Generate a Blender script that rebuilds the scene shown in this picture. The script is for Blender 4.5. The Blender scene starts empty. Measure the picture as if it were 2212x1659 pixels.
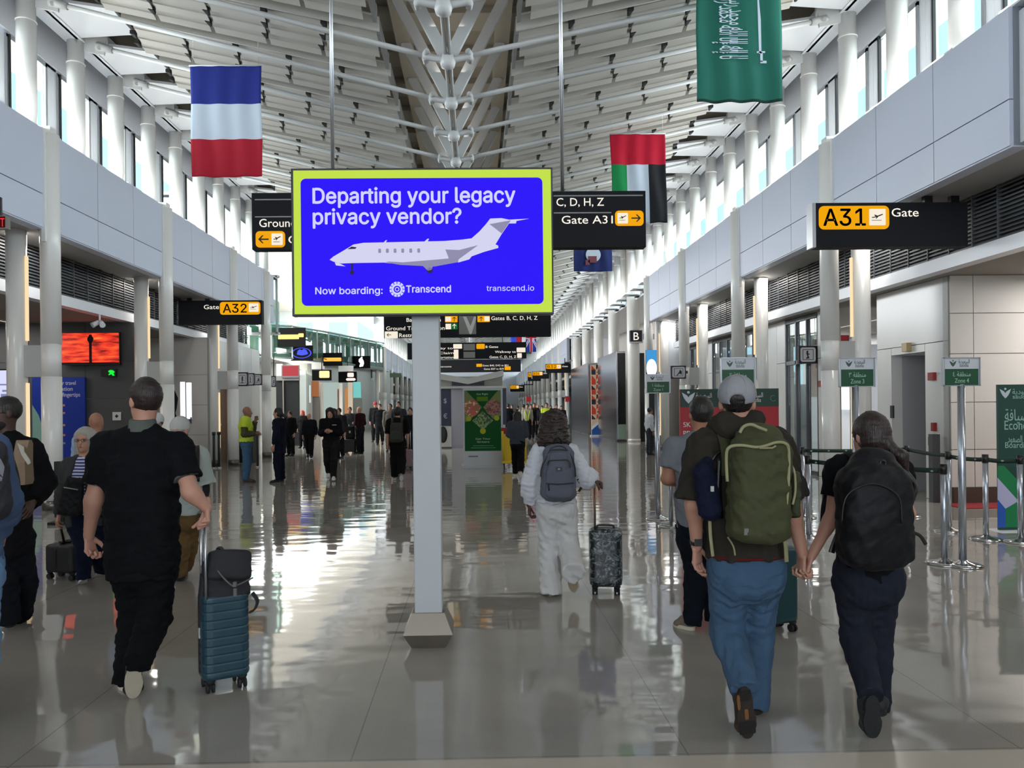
import bpy, bmesh, math, random
import numpy as np
from mathutils import Vector, Matrix
random.seed(7)
SC = bpy.context.scene
COL = SC.collection
PI = math.pi
# ------------------------------------------------------------------ camera
FPX, H, W_, H_ = 1660.0, 1.65, 2212.0, 1659.0
YAW, ROLL = math.radians(1.0), math.radians(0.6)
VPX, VPY = 1028.0, 876.0
_Xr = np.array([math.cos(YAW), -math.sin(YAW), 0.0]); _Z = np.array([0, 0, 1.0])
CF = np.array([math.sin(YAW), math.cos(YAW), 0.0])
CR = _Xr * math.cos(ROLL) - _Z * math.sin(ROLL)
CU = _Z * math.cos(ROLL) + _Xr * math.sin(ROLL)
CX0 = VPX - FPX * CR[1] / CF[1]
CY0 = VPY + FPX * CU[1] / CF[1]
CAM = np.array([0, 0, H])
cd = bpy.data.cameras.new('camera'); cam = bpy.data.objects.new('camera', cd); COL.objects.link(cam)
cd.sensor_width = 36.0; cd.lens = FPX / W_ * 36.0
cd.shift_x = (W_ / 2 - CX0) / W_; cd.shift_y = (CY0 - H_ / 2) / W_
cd.clip_start = 0.05; cd.clip_end = 500
m4 = Matrix.Identity(4)
for i in range(3):
    m4[i][0] = CR[i]; m4[i][1] = CU[i]; m4[i][2] = -CF[i]; m4[i][3] = CAM[i]
cam.matrix_world = m4
SC.camera = cam

def ray(px, py):
    return CF + CR * (px - CX0) / FPX - CU * (py - CY0) / FPX
def at(px, py, Y):
    d = ray(px, py); return CAM + d * (Y / d[1])
def ground(px, py, z=0.0):
    d = ray(px, py); return CAM + d * ((z - H) / d[2])
def onx(px, py, X):
    d = ray(px, py); return CAM + d * (X / d[0])
# ------------------------------------------------------------------ world and view
SC.view_settings.view_transform = 'Standard'; SC.view_settings.look = 'None'
SC.view_settings.exposure = 0.0; SC.view_settings.gamma = 1.0
SC.view_settings.use_curve_mapping = False
wd = bpy.data.worlds.new('sky'); SC.world = wd; wd.use_nodes = True
nt = wd.node_tree; bg = nt.nodes['Background']
bg.inputs['Color'].default_value = (0.52, 0.86, 1.0, 1); bg.inputs['Strength'].default_value = 1.5
SC.cycles.use_denoising = True
SC.cycles.max_bounces = 7; SC.cycles.diffuse_bounces = 4; SC.cycles.glossy_bounces = 3
SC.cycles.transmission_bounces = 4; SC.cycles.transparent_max_bounces = 10
SC.cycles.sample_clamp_indirect = 6.0
SC.cycles.caustics_reflective = False; SC.cycles.caustics_refractive = False

LEDGE_FILL, RIDGE, SOFF, SIDE_FILL, REAR_FILL = 70, 22, 30, 22500, 1250
def area(name, loc, rot, sx, sy, power, color=(1, 1, 1), portal=False):
    l = bpy.data.lights.new(name, 'AREA'); l.shape = 'RECTANGLE'; l.size = sx; l.size_y = sy
    l.energy = power; l.color = color
    if portal: l.cycles.is_portal = True
    o = bpy.data.objects.new(name, l); COL.objects.link(o); o.location = loc; o.rotation_euler = rot
    return o
XC, XL, XR = -0.37, -7.02, 6.28
HWC = 7.02            # clerestory column offset from the hall axis
WX = 7.45             # window plane offset
# daylight portals in the two clerestory window bands
area('daylight_portal', (XC - WX - .12, 48, 7.1), (0, -PI / 2, 0), 1.9, 122, 1, portal=True)
area('daylight_portal', (XC + WX + .12, 48, 7.1), (0, PI / 2, 0), 1.9, 122, 1, portal=True)
# fill lamps added out of sight on the ledges, brightening columns and roof
for i in range(11):
    yy = -2.0 + i * 8
    for s in (-1, 1):
        if s < 0 and 28 < yy < 58: continue
        area('cove_lamp', (XC + s * 6.74, yy, 6.29), (0, PI + s * math.radians(-12), 0), .14, 7.6, LEDGE_FILL, (1, .98, .95))
        area('cove_lamp', (XC + s * 7.32, yy, 6.33), (0, s * math.radians(140), 0), .2, 7.6, LEDGE_FILL * .12, (.84, .92, 1))
    area('ridge_uplight', (XC, yy + 1, 7.35), (PI, 0, 0), .5, 7.0, RIDGE, (1, .96, .9))  # lamp added along the ridge to brighten the deck
# fill lamps added outside, out of view, standing in for level daylight
for s in (-1, 1): area('window_daylight', (XC + s * 13.4, 49, 7.4), (0, s * PI / 2, 0), 4.2, 122, SIDE_FILL, (.95, .97, 1))
# fill lamp added behind the viewer, shining through an added end-wall opening
area('rear_window_daylight', (XC, -9.2, 4.2), (PI / 2, 0, PI), 11.5, 6.2, REAR_FILL, (.95, .97, 1))
# unseen lamps added outside to brighten the eaves from below
for s in (-1, 1): area('apron_bounce', (XC + s * 11.5, 48, 4.5), (0, PI + s * math.radians(-35), 0), 3, 122, 5000, (1, .94, .8))
# fill lamps added under the soffits to brighten the gate aisles
for i in range(6):
    yy = 4.0 + i * 4.75
    area('soffit_lamp', (XC - 7.3, yy, 4.60), (0, 0, 0), .35, 1.2, SOFF, (1, .93, .85))
    area('soffit_lamp', (XC + 7.3, yy, 4.60), (0, 0, 0), .35, 1.2, SOFF, (1, .95, .9))
for i in range(4):  # lamps added to brighten the gate rooms
    area('gate_room_lamp', (-11.0, 3.0 + 4.6 * i, 3.6), (0, 0, 0), 2.0, 1.0, 45, (1, .95, .9))
    area('gate_room_lamp', (10.2, 5.0 + 6.0 * i, 3.6), (0, 0, 0), 2.0, 1.0, 130, (1, .97, .93))
for yy in (31, 38, 45, 52):
    area('concourse_lamp', (-11, yy, 8.8), (0, 0, 0), 3, 3, 170, (1, .97, .92))
# ------------------------------------------------------------------ materials
def lin(h):
    if isinstance(h, str):
        h = h.lstrip('#'); c = [int(h[i:i + 2], 16) / 255 for i in (0, 2, 4)]
    else: c = list(h)
    return [x / 12.92 if x <= .04045 else ((x + .055) / 1.055) ** 2.4 for x in c] + [1.0]
MATS = {}
def mat(name, col, rough=.55, metal=0.0, emit=0.0, spec=.5, bump=0.0, bscale=80, vary=0.0, vscale=3, coat=0.0, sheen=0.0):
    if name in MATS: return MATS[name]
    m = bpy.data.materials.new(name); m.use_nodes = True; n = m.node_tree.nodes; L = m.node_tree.links
    b = n['Principled BSDF']; c = lin(col)
    b.inputs['Base Color'].default_value = c; b.inputs['Roughness'].default_value = rough
    b.inputs['Metallic'].default_value = metal; b.inputs['Specular IOR Level'].default_value = spec
    if coat: b.inputs['Coat Weight'].default_value = coat; b.inputs['Coat Roughness'].default_value = .05
    if sheen: b.inputs['Sheen Weight'].default_value = sheen
    if emit:
        b.inputs['Emission Color'].default_value = c; b.inputs['Emission Strength'].default_value = emit
        b.inputs['Base Color'].default_value = (c[0] * .08, c[1] * .08, c[2] * .08, 1); b.inputs['Specular IOR Level'].default_value = .08
    tc = None
    if bump or vary: tc = n.new('ShaderNodeTexCoord')
    if bump:
        t = n.new('ShaderNodeTexNoise'); t.inputs['Scale'].default_value = bscale; t.inputs['Detail'].default_value = 3
        bp = n.new('ShaderNodeBump'); bp.inputs['Strength'].default_value = bump; bp.inputs['Distance'].default_value = .01
        L.new(tc.outputs['Object'], t.inputs['Vector']); L.new(t.outputs['Fac'], bp.inputs['Height']); L.new(bp.outputs['Normal'], b.inputs['Normal'])
    if vary:
        t = n.new('ShaderNodeTexNoise'); t.inputs['Scale'].default_value = vscale; t.inputs['Detail'].default_value = 5
        mx = n.new('ShaderNodeMix'); mx.data_type = 'RGBA'
        L.new(tc.outputs['Object'], t.inputs['Vector']); L.new(t.outputs['Fac'], mx.inputs['Factor'])
        mx.inputs['A'].default_value = [x * (1 - vary) for x in c[:3]] + [1]; mx.inputs['B'].default_value = [min(1, x * (1 + vary)) for x in c[:3]] + [1]
        L.new(mx.outputs['Result'], b.inputs['Base Color'])
    MATS[name] = m; return m
def hairmat(name, col):
    if name in MATS: return MATS[name]
    m = mat(name, col, .45); n = m.node_tree.nodes; L = m.node_tree.links; b = n['Principled BSDF']; c = lin(col)
    tc = n.new('ShaderNodeTexCoord'); mp = n.new('ShaderNodeMapping'); mp.inputs['Scale'].default_value = (170, 170, 9)
    t = n.new('ShaderNodeTexNoise'); t.inputs['Scale'].default_value = 1.0; t.inputs['Detail'].default_value = 3; t.inputs['Distortion'].default_value = .6
    bp = n.new('ShaderNodeBump'); bp.inputs['Strength'].default_value = .8; bp.inputs['Distance'].default_value = .006
    mx = n.new('ShaderNodeMix'); mx.data_type = 'RGBA'; mx.inputs['A'].default_value = [x * .55 for x in c[:3]] + [1]; mx.inputs['B'].default_value = [min(1, x * 1.7) for x in c[:3]] + [1]
    L.new(tc.outputs['Object'], mp.inputs[0]); L.new(mp.outputs[0], t.inputs['Vector']); L.new(t.outputs['Fac'], bp.inputs['Height']); L.new(bp.outputs['Normal'], b.inputs['Normal'])
    L.new(t.outputs['Fac'], mx.inputs['Factor']); L.new(mx.outputs['Result'], b.inputs['Base Color']); return m
def glassmat(name, tint=(1, 1, 1), refl=.12, rough=.0):
    if name in MATS: return MATS[name]
    m = bpy.data.materials.new(name); m.use_nodes = True; n = m.node_tree.nodes; L = m.node_tree.links
    n.remove(n['Principled BSDF']); out = n['Material Output']
    t = n.new('ShaderNodeBsdfTransparent'); t.inputs['Color'].default_value = (*tint, 1)
    g = n.new('ShaderNodeBsdfGlossy'); g.inputs['Roughness'].default_value = rough
    lw = n.new('ShaderNodeLayerWeight'); lw.inputs['Blend'].default_value = .5
    fr = n.new('ShaderNodeMath'); fr.operation = 'POWER'; fr.inputs[1].default_value = 4.0; L.new(lw.outputs['Facing'], fr.inputs[0])
    lo = n.new('ShaderNodeMath'); lo.operation = 'MULTIPLY'; lo.inputs[1].default_value = .3; L.new(fr.outputs[0], lo.inputs[0]); fr = lo
    ad = n.new('ShaderNodeMath'); ad.operation = 'ADD'; ad.inputs[1].default_value = refl; ad.use_clamp = True
    mx = n.new('ShaderNodeMixShader'); L.new(fr.outputs[0], ad.inputs[0]); L.new(ad.outputs[0], mx.inputs[0])
    L.new(t.outputs[0], mx.inputs[1]); L.new(g.outputs[0], mx.inputs[2]); L.new(mx.outputs[0], out.inputs['Surface'])
    MATS[name] = m; return m

M_white = mat('white_paint', '#dfe2e8', .35)
M_col = mat('column_paint', '#e3e2de', .3, coat=.3)
M_panel = mat('fascia_panel', '#c9cfe0', .38)
M_dark = mat('dark_gap', '#26282b', .7)
M_black = mat('black_plastic', '#0c0c0e', .4)
M_sign = mat('sign_black', '#15171c', .7, spec=.25)
M_alu = mat('brushed_aluminium', '#b9bcc0', .32, metal=.9)
M_steel = mat('polished_steel', '#c8c8c8', .12, metal=1.0)
M_deck = mat('tan_deck', '#8d8577', .8, vary=.12, vscale=1.5)
M_tan = mat('tan_beam', '#9b9486', .7)
M_cream = mat('cream_eave', '#d9d2bd', .8)
M_louv = mat('louvre_metal', '#bebbb4', .5)
M_grey = mat('dark_grey_wall', '#4b4c4d', .7)
M_beige = mat('beige_panel', '#cfc9c2', .45)
M_gloss = mat('gloss_white_panel', '#d2d1cf', .24, spec=.5)
M_brown = mat('brown_baseboard', '#4a3930', .5)
M_redc = mat('red_carpet', '#8d1f24', .9)
M_yel = mat('sign_yellow', '#ffb000', .4, emit=.85)
M_ink = mat('sign_ink', '#1c0f04', .6)
M_wlit = mat('sign_white_lit', '#fff4e0', .4, emit=.9)
M_wtext = mat('sign_text_lit', '#fff8ea', .4, emit=1.0)
M_glass = glassmat('window_glass', (.93, .97, .97), .02)
M_sglass = glassmat('shop_glass', (.86, .9, .9), .2)
M_gglass = glassmat('green_glass', (.62, .74, .70), .12)
M_warm = mat('warm_lamp', '#ffdfb0', .5, emit=1.0)  # glow colour for the warm light on the column faces

# ------------------------------------------------------------------ mesh helpers
class MB:
    def __init__(s): s.v = []; s.f = []; s.m = []; s.smooth = []
    def add(s, vs, fs, mi=0, smooth=False):
        b = len(s.v); s.v.extend([tuple(map(float, p)) for p in vs])
        for f in fs: s.f.append(tuple(b + i for i in f)); s.m.append(mi); s.smooth.append(smooth)
        return s
    def box(s, lo, hi, mi=0):
        (x0, y0, z0), (x1, y1, z1) = lo, hi
        x0, x1 = min(x0, x1), max(x0, x1); y0, y1 = min(y0, y1), max(y0, y1); z0, z1 = min(z0, z1), max(z0, z1)
        v = [(x0, y0, z0), (x1, y0, z0), (x1, y1, z0), (x0, y1, z0), (x0, y0, z1), (x1, y0, z1), (x1, y1, z1), (x0, y1, z1)]
        return s.add(v, [(0, 3, 2, 1), (4, 5, 6, 7), (0, 1, 5, 4), (1, 2, 6, 5), (2, 3, 7, 6), (3, 0, 4, 7)], mi)
    def hexa(s, b, t, mi=0):       # 4 bottom corners, 4 top corners
        return s.add(list(b) + list(t), [(0, 3, 2, 1), (4, 5, 6, 7), (0, 1, 5, 4), (1, 2, 6, 5), (2, 3, 7, 6), (3, 0, 4, 7)], mi)
    def tube(s, pts, r, n=10, mi=0, cap=True, flat=1.0):
        pts = [np.array(p, float) for p in pts]; R = r if hasattr(r, '__len__') else [r] * len(pts)
        rings = []
        up = None
        for i, p in enumerate(pts):
            d = (pts[min(i + 1, len(pts) - 1)] - pts[max(i - 1, 0)]); d = d / (np.linalg.norm(d) + 1e-9)
            if up is None:
                up = np.array([0, 0, 1.0]) if abs(d[2]) < .9 else np.array([0, 1.0, 0])
            a = np.cross(d, up); a /= np.linalg.norm(a) + 1e-9; b = np.cross(a, d)
            up = b
            rings.append([p + R[i] * (a * math.cos(t) + flat * b * math.sin(t)) for t in [2 * PI * k / n for k in range(n)]])
        v = [q for rg in rings for q in rg]; f = []
        for i in range(len(pts) - 1):
            for k in range(n):
                f.append((i * n + k, i * n + (k + 1) % n, (i + 1) * n + (k + 1) % n, (i + 1) * n + k))
        s.add(v, f, mi, True)
        if cap:
            b = len(s.v) - len(v)
            s.f.append(tuple(b + k for k in range(n))[::-1]); s.m.append(mi); s.smooth.append(False)
            s.f.append(tuple(b + (len(pts) - 1) * n + k for k in range(n))); s.m.append(mi); s.smooth.append(False)
        return s
    def cyl(s, c, r, z0, z1, n=24, mi=0): return s.tube([(c[0], c[1], z0), (c[0], c[1], z1)], r, n, mi)
    def lathe(s, c, prof, n=28, mi=0):   # prof: (r,z)
        v = [(c[0] + r * math.cos(2 * PI * k / n), c[1] + r * math.sin(2 * PI * k / n), c[2] + z) for r, z in prof for k in range(n)]
        f = [(i * n + k, i * n + (k + 1) % n, (i + 1) * n + (k + 1) % n, (i + 1) * n + k) for i in range(len(prof) - 1) for k in range(n)]
        f.append(tuple(range(n))[::-1]); f.append(tuple((len(prof) - 1) * n + k for k in range(n)))
        return s.add(v, f, mi, True)
    def prism(s, poly, o, u, w, d, mi=0):  # 2-D polygon in plane (o,u,w), extruded by vector d
        o, u, w, d = [np.array(a, float) for a in (o, u, w, d)]
        a = [o + u * p[0] + w * p[1] for p in poly]; b = [p + d for p in a]; n = len(poly)
        return s.add(a + b, [tuple(range(n)), tuple(range(2 * n - 1, n - 1, -1))] + [(i, i + n, (i + 1) % n + n, (i + 1) % n) for i in range(n)], mi)
def rrect(x0, y0, x1, y1, r, n=6):
    P = []
    for cx, cy, a in ((x1 - r, y1 - r, 0), (x0 + r, y1 - r, 90), (x0 + r, y0 + r, 180), (x1 - r, y0 + r, 270)):
        for k in range(n + 1):
            t = math.radians(a + 90 * k / n); P.append((cx + r * math.cos(t), cy + r * math.sin(t)))
    return P
ORG = {}
def tag(o, label=None, cat=None, group=None, kind=None):
    if label: o['label'] = label
    if cat: o['category'] = cat
    if group: o['group'] = group
    if kind: o['kind'] = kind
    return o
def empty(name, loc, label=None, cat=None, group=None, kind=None):
    o = bpy.data.objects.new(name, None); COL.objects.link(o); o.location = Vector([float(x) for x in loc]); o.empty_display_size = .1
    ORG[o.name] = np.array(loc, float); return tag(o, label, cat, group, kind)
def obj(name, mb, mats, parent=None, label=None, cat=None, group=None, kind=None, org=None, bevel=0):
    mats = mats if isinstance(mats, (list, tuple)) else [mats]
    v = np.array(mb.v, float)
    if parent is not None: org = ORG[parent.name]
    elif org is None: org = np.array([(v[:, 0].min() + v[:, 0].max()) / 2, (v[:, 1].min() + v[:, 1].max()) / 2, v[:, 2].min()])
    org = np.array(org, float)
    me = bpy.data.meshes.new(name); me.from_pydata((v - org).tolist(), [], mb.f)
    for m in mats: me.materials.append(m)
    me.polygons.foreach_set('material_index', mb.m); me.polygons.foreach_set('use_smooth', mb.smooth)
    bm = bmesh.new(); bm.from_mesh(me); bmesh.ops.recalc_face_normals(bm, faces=bm.faces); bm.to_mesh(me); bm.free()
    me.update()
    o = bpy.data.objects.new(name, me); COL.objects.link(o)
    if parent is not None: o.parent = parent
    else: o.location = Vector(org.tolist())
    ORG[o.name] = org
    if bevel:
        b = o.modifiers.new('bevel', 'BEVEL'); b.width = bevel; b.segments = 2; b.limit_method = 'ANGLE'
    return tag(o, label, cat, group, kind)
def copy_tree(o, loc=None, parent=None):
    c = o.copy(); COL.objects.link(c)
    if parent is not None: c.parent = parent
    if loc is not None: c.location = Vector([float(x) for x in loc]); ORG[c.name] = np.array(loc, float)
    for ch in list(o.children): copy_tree(ch, None, c)
    return c
# ---- text
AR = {'ا': ('\ufe8d', '\ufe8e', '\ufe8d', '\ufe8e'), 'ل': ('\ufedd', '\ufede', '\ufedf', '\ufee0'), 'س': ('\ufeb1', '\ufeb2', '\ufeb3', '\ufeb4'),
      'ع': ('\ufec9', '\ufeca', '\ufecb', '\ufecc'), 'و': ('\ufeed', '\ufeee', '\ufeed', '\ufeee'), 'د': ('\ufea9', '\ufeaa', '\ufea9', '\ufeaa'),
      'ي': ('\ufef1', '\ufef2', '\ufef3', '\ufef4'), 'ة': ('\ufe93', '\ufe94', '\ufe93', '\ufe94'), 'م': ('\ufee1', '\ufee2', '\ufee3', '\ufee4'),
      'ن': ('\ufee5', '\ufee6', '\ufee7', '\ufee8'), 'ط': ('\ufec1', '\ufec2', '\ufec3', '\ufec4'), 'ق': ('\ufed5', '\ufed6', '\ufed7', '\ufed8'),
      'ض': ('\ufebd', '\ufebe', '\ufebf', '\ufec0'), 'ف': ('\ufed1', '\ufed2', '\ufed3', '\ufed4'), 'ص': ('\ufeb9', '\ufeba', '\ufebb', '\ufebc'),
      'ه': ('\ufee9', '\ufeea', '\ufeeb', '\ufeec'), 'ح': ('\ufea1', '\ufea2', '\ufea3', '\ufea4'), 'ر': ('\ufead', '\ufeae', '\ufead', '\ufeae'),
      'ب': ('\ufe8f', '\ufe90', '\ufe91', '\ufe92'), 'إ': ('\ufe87', '\ufe88', '\ufe87', '\ufe88')}
NOJOIN = set('اودرةإ')
def shape_ar(s):
    out = []
    for i, ch in enumerate(s):
        if ch not in AR: out.append(ch); continue
        pj = i > 0 and s[i - 1] in AR and s[i - 1] not in NOJOIN
        nj = i + 1 < len(s) and s[i + 1] in AR and ch not in NOJOIN
        out.append(AR[ch][(3 if nj else 1) if pj else (2 if nj else 0)])
    return ''.join(out[::-1])
def _inter():
    try:
        import os
        d = bpy.utils.system_resource('DATAFILES', path='fonts'); return bpy.data.fonts.load(os.path.join(d, 'Inter.woff2'))
    except Exception: return None
INTER = _inter(); USE_INTER = False
def text_mesh(s, size, bold=0.0, depth=.002, spacing=1.0):
    """outlines of the line of text, filled by a constrained triangulation and given a small thickness"""
    from mathutils.geometry import delaunay_2d_cdt
    c = bpy.data.curves.new('t', 'FONT'); c.body = s; c.size = 1.0; c.fill_mode = 'NONE'
    if USE_INTER: c.font = INTER
    c.offset = bold; c.resolution_u = 3; c.space_character = spacing
    o = bpy.data.objects.new('t', c); COL.objects.link(o)
    dg = bpy.context.evaluated_depsgraph_get(); me = bpy.data.meshes.new_from_object(o.evaluated_get(dg))
    V = [Vector((q.co.x, q.co.y)) for q in me.vertices]; E = [tuple(e.vertices) for e in me.edges]
    bpy.data.objects.remove(o); bpy.data.curves.remove(c); bpy.data.meshes.remove(me)
    if not V: return np.zeros((0, 3)), []
    nv, ne, nf, _a, _b, _c = delaunay_2d_cdt(V, E, [], 0, 1e-5)
    A = np.array([V[e[0]] for e in E]); B = np.array([V[e[1]] for e in E])
    C = np.array([sum((nv[i] for i in f), Vector((0, 0))) / len(f) for f in nf])
    dy = np.where(np.abs(B[:, 1] - A[:, 1]) < 1e-12, 1e-12, B[:, 1] - A[:, 1])
    ins = []
    for c0, c1 in C:      # even-odd test of each triangle's middle against the outlines
        m = (A[:, 1] > c1) != (B[:, 1] > c1); ins.append(int((A[m, 0] + (c1 - A[m, 1]) / dy[m] * (B[m, 0] - A[m, 0]) > c0).sum()) % 2 == 1)
    nf = [f for f, k in zip(nf, ins) if k]
    n = len(nv); P = np.array([[q.x * size, q.y * size, 0] for q in nv]); T = P.copy(); P[:, 2] = -depth / 2; T[:, 2] = depth / 2
    cnt = {}
    for f in nf:
        for i in range(len(f)):
            k = (f[i], f[(i + 1) % len(f)]); r = (k[1], k[0])
            if r in cnt: cnt[r] = None
            else: cnt[k] = k
    F = [tuple(n + i for i in f) for f in nf] + [(k[0], k[1], k[1] + n, k[0] + n) for k in cnt.values() if k]
    return np.vstack([P, T]), F
_CAP = []
def cap_fix(s):
    if not USE_INTER: return 1.0
    if not _CAP: _CAP.append(.70 / max(1e-3, text_mesh('H', 1.0)[0][:, 1].max()))
    return _CAP[0]
def text_into(mb, s, o, size, width=None, align='l', bold=0.0, u=(1, 0, 0), w=(0, 0, 1), mi=0, depth=.003, spacing=1.0):
    """glyph mesh with baseline-left at o; u: reading direction, w: up; width squeezes the line to that width."""
    b_ = bold * size if USE_INTER else 0
    v, f = text_mesh(s, size * cap_fix(s), 0 if USE_INTER else bold, depth, spacing)
    if len(v) == 0: return mb
    x0, x1 = v[:, 0].min(), v[:, 0].max()
    k = 1.0 if width is None else width / max(x1 - x0, 1e-6)
    x = (v[:, 0] - x0) * k; wd_ = (x1 - x0) * k
    if align == 'c': x -= wd_ / 2
    if align == 'r': x -= wd_
    u, w, o = np.array(u, float), np.array(w, float), np.array(o, float); nrm = np.cross(u, w)
    P = o + x[:, None] * u + v[:, 1:2] * w + v[:, 2:3] * nrm
    if b_:
        for a, c in ((b_, 0), (-b_, 0), (0, b_), (0, -b_)): mb.add(P + a * u + c * w, f, mi)
    return mb.add(P, f, mi)
# ================================================================== the hall
S = 'structure'
def floor_mat():
    m = bpy.data.materials.new('polished_terrazzo'); m.use_nodes = True; n = m.node_tree.nodes; L = m.node_tree.links
    b = n['Principled BSDF']; tc = n.new('ShaderNodeTexCoord')
    t1 = n.new('ShaderNodeTexNoise'); t1.inputs['Scale'].default_value = 1.1; t1.inputs['Detail'].default_value = 6
    t2 = n.new('ShaderNodeTexNoise'); t2.inputs['Scale'].default_value = 160; t2.inputs['Detail'].default_value = 2
    r = n.new('ShaderNodeValToRGB'); r.color_ramp.elements[0].position = .3; r.color_ramp.elements[1].position = .75
    r.color_ramp.elements[0].color = lin('#8f8b84'); r.color_ramp.elements[1].color = lin('#a19c94')
    mx = n.new('ShaderNodeMix'); mx.data_type = 'RGBA'; mx.blend_type = 'OVERLAY'; mx.inputs['Factor'].default_value = .22
    for t in (t1, t2): L.new(tc.outputs['Object'], t.inputs['Vector'])
    L.new(t1.outputs['Fac'], r.inputs['Fac']); L.new(r.outputs['Color'], mx.inputs['A']); L.new(t2.outputs['Fac'], mx.inputs['B'])
    # joints
    br = n.new('ShaderNodeTexBrick'); br.offset = 0; br.inputs['Scale'].default_value = 1.0
    br.inputs['Brick Width'].default_value = 1.58; br.inputs['Row Height'].default_value = 4.75; br.inputs['Mortar Size'].default_value = .004
    br.inputs['Color1'].default_value = br.inputs['Color2'].default_value = (1, 1, 1, 1); br.inputs['Mortar'].default_value = (.66, .66, .66, 1)
    L.new(tc.outputs['Object'], br.inputs['Vector'])
    m2 = n.new('ShaderNodeMix'); m2.data_type = 'RGBA'; m2.blend_type = 'MULTIPLY'; m2.inputs['Factor'].default_value = 1
    L.new(mx.outputs['Result'], m2.inputs['A']); L.new(br.outputs['Color'], m2.inputs['B']); L.new(m2.outputs['Result'], b.inputs['Base Color'])
    b.inputs['Roughness'].default_value = .055; b.inputs['IOR'].default_value = 1.68; b.inputs['Specular IOR Level'].default_value = .7
    # slow waviness of the ground slab, a little longer across the hall than along it
    mp = n.new('ShaderNodeMapping'); mp.inputs['Scale'].default_value = (.75, 1.6, 1)
    w1 = n.new('ShaderNodeTexNoise'); w1.inputs['Scale'].default_value = 1.7; w1.inputs['Detail'].default_value = 1.5; w1.inputs['Roughness'].default_value = .55
    bp = n.new('ShaderNodeBump'); bp.inputs['Strength'].default_value = 1; bp.inputs['Distance'].default_value = .0055
    L.new(tc.outputs['Object'], mp.inputs['Vector']); L.new(mp.outputs['Vector'], w1.inputs['Vector'])
    L.new(w1.outputs['Fac'], bp.inputs['Height']); L.new(bp.outputs['Normal'], b.inputs['Normal'])
    return m
M_floor = floor_mat()
obj('floor', MB().box((-24, -8, -.2), (24, 125, 0)), M_floor, org=(-.6, 3.6, 0), kind=S)
obj('trim_1', MB().box((-14, 3.25, 0), (14, 3.58, .0015)), mat('floor_metal_strip', '#b6aea0', .18), kind=S, org=(0, 3.4, 0))
obj('ceiling', MB().box((-9.6, -8, 9.15), (8.9, 120, 9.35)), M_deck, kind=S)
obj('wall_end', MB().box((-24, 120, 0), (24, 120.3, 9.3)), M_white, kind=S)
obj('wall_back', MB().box((-24, -8.3, 0), (24, -8, 1)).box((-24, -8.3, 1), (-6.4, -8, 7.4)).box((5.7, -8.3, 1), (24, -8, 7.4)).box((-24, -8.3, 7.4), (24, -8, 9.3)), M_white, kind=S)
mb = MB().box((-6.4, -8.2, 1), (5.7, -8.1, 1.1)).box((-6.4, -8.2, 4.1), (5.7, -8.1, 4.2)).box((-6.4, -8.2, 7.3), (5.7, -8.1, 7.4))  # frame of the opening added for the rear fill lamp
for i in range(7): mb.box((-6.4 + i * 2, -8.2, 1), (-6.3 + i * 2, -8.1, 7.4))
obj('wall_outside_rear', MB().box((-24, -9.8, -1), (24, -9.6, 9.3)).box((-24.2, -9.8, -1), (-24, -8, 9.3)).box((24, -9.8, -1), (24.2, -8, 9.3)), M_white, kind=S); obj('window_200', mb, M_alu, kind=S)  # unseen outer wall added to keep sky light out of the rear opening
YR = [-.75, 4.0, 8.75, 13.5, 18.25, 23.0, 27.75]
YL = [-1.4, 3.35, 8.1, 12.85, 17.6, 22.35, 27.1]
def fascia(name, X, sgn, ys, y_ext):
    """panelled bulkhead between the pilasters: 3 panels wide and 2 high per bay"""
    mb = MB()
    edges = ys + y_ext
    for a, b in zip(edges[:-1], edges[1:]):
        a0, b0 = a + .13, b - .13; w = (b0 - a0) / 3
        for i in range(3):
            for z0, z1 in ((4.63, 5.165), (5.18, 6.25)):
                mb.box((X, a0 + i * w + .008, z0), (X + sgn * .05, a0 + (i + 1) * w - .008, z1), 0)
        mb.box((X + sgn * .05, a0, 4.63), (X + sgn * .22, b0, 6.25), 1)
        mb.box((X + sgn * .02, a0, 4.61), (X + sgn * .22, b0, 4.63), 0)
        mb.box((X + sgn * .12, b0, 4.66), (X + sgn * .22, b0 + .26, 6.2), 2)
    return obj(name, mb, [M_panel, mat('panel_backing', '#8d929b', .7), M_white], kind=S)
fascia('wall_left', XL, -1, YL, [])
fascia('wall_right', XR, 1, YR, [])
fascia('wall_left_far', XL, -1, [59.4 + 4.75 * i for i in range(13)], [])
fascia('wall_right_far', XR, 1, [52.7 + 4.75 * i for i in range(15)], [])
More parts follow.
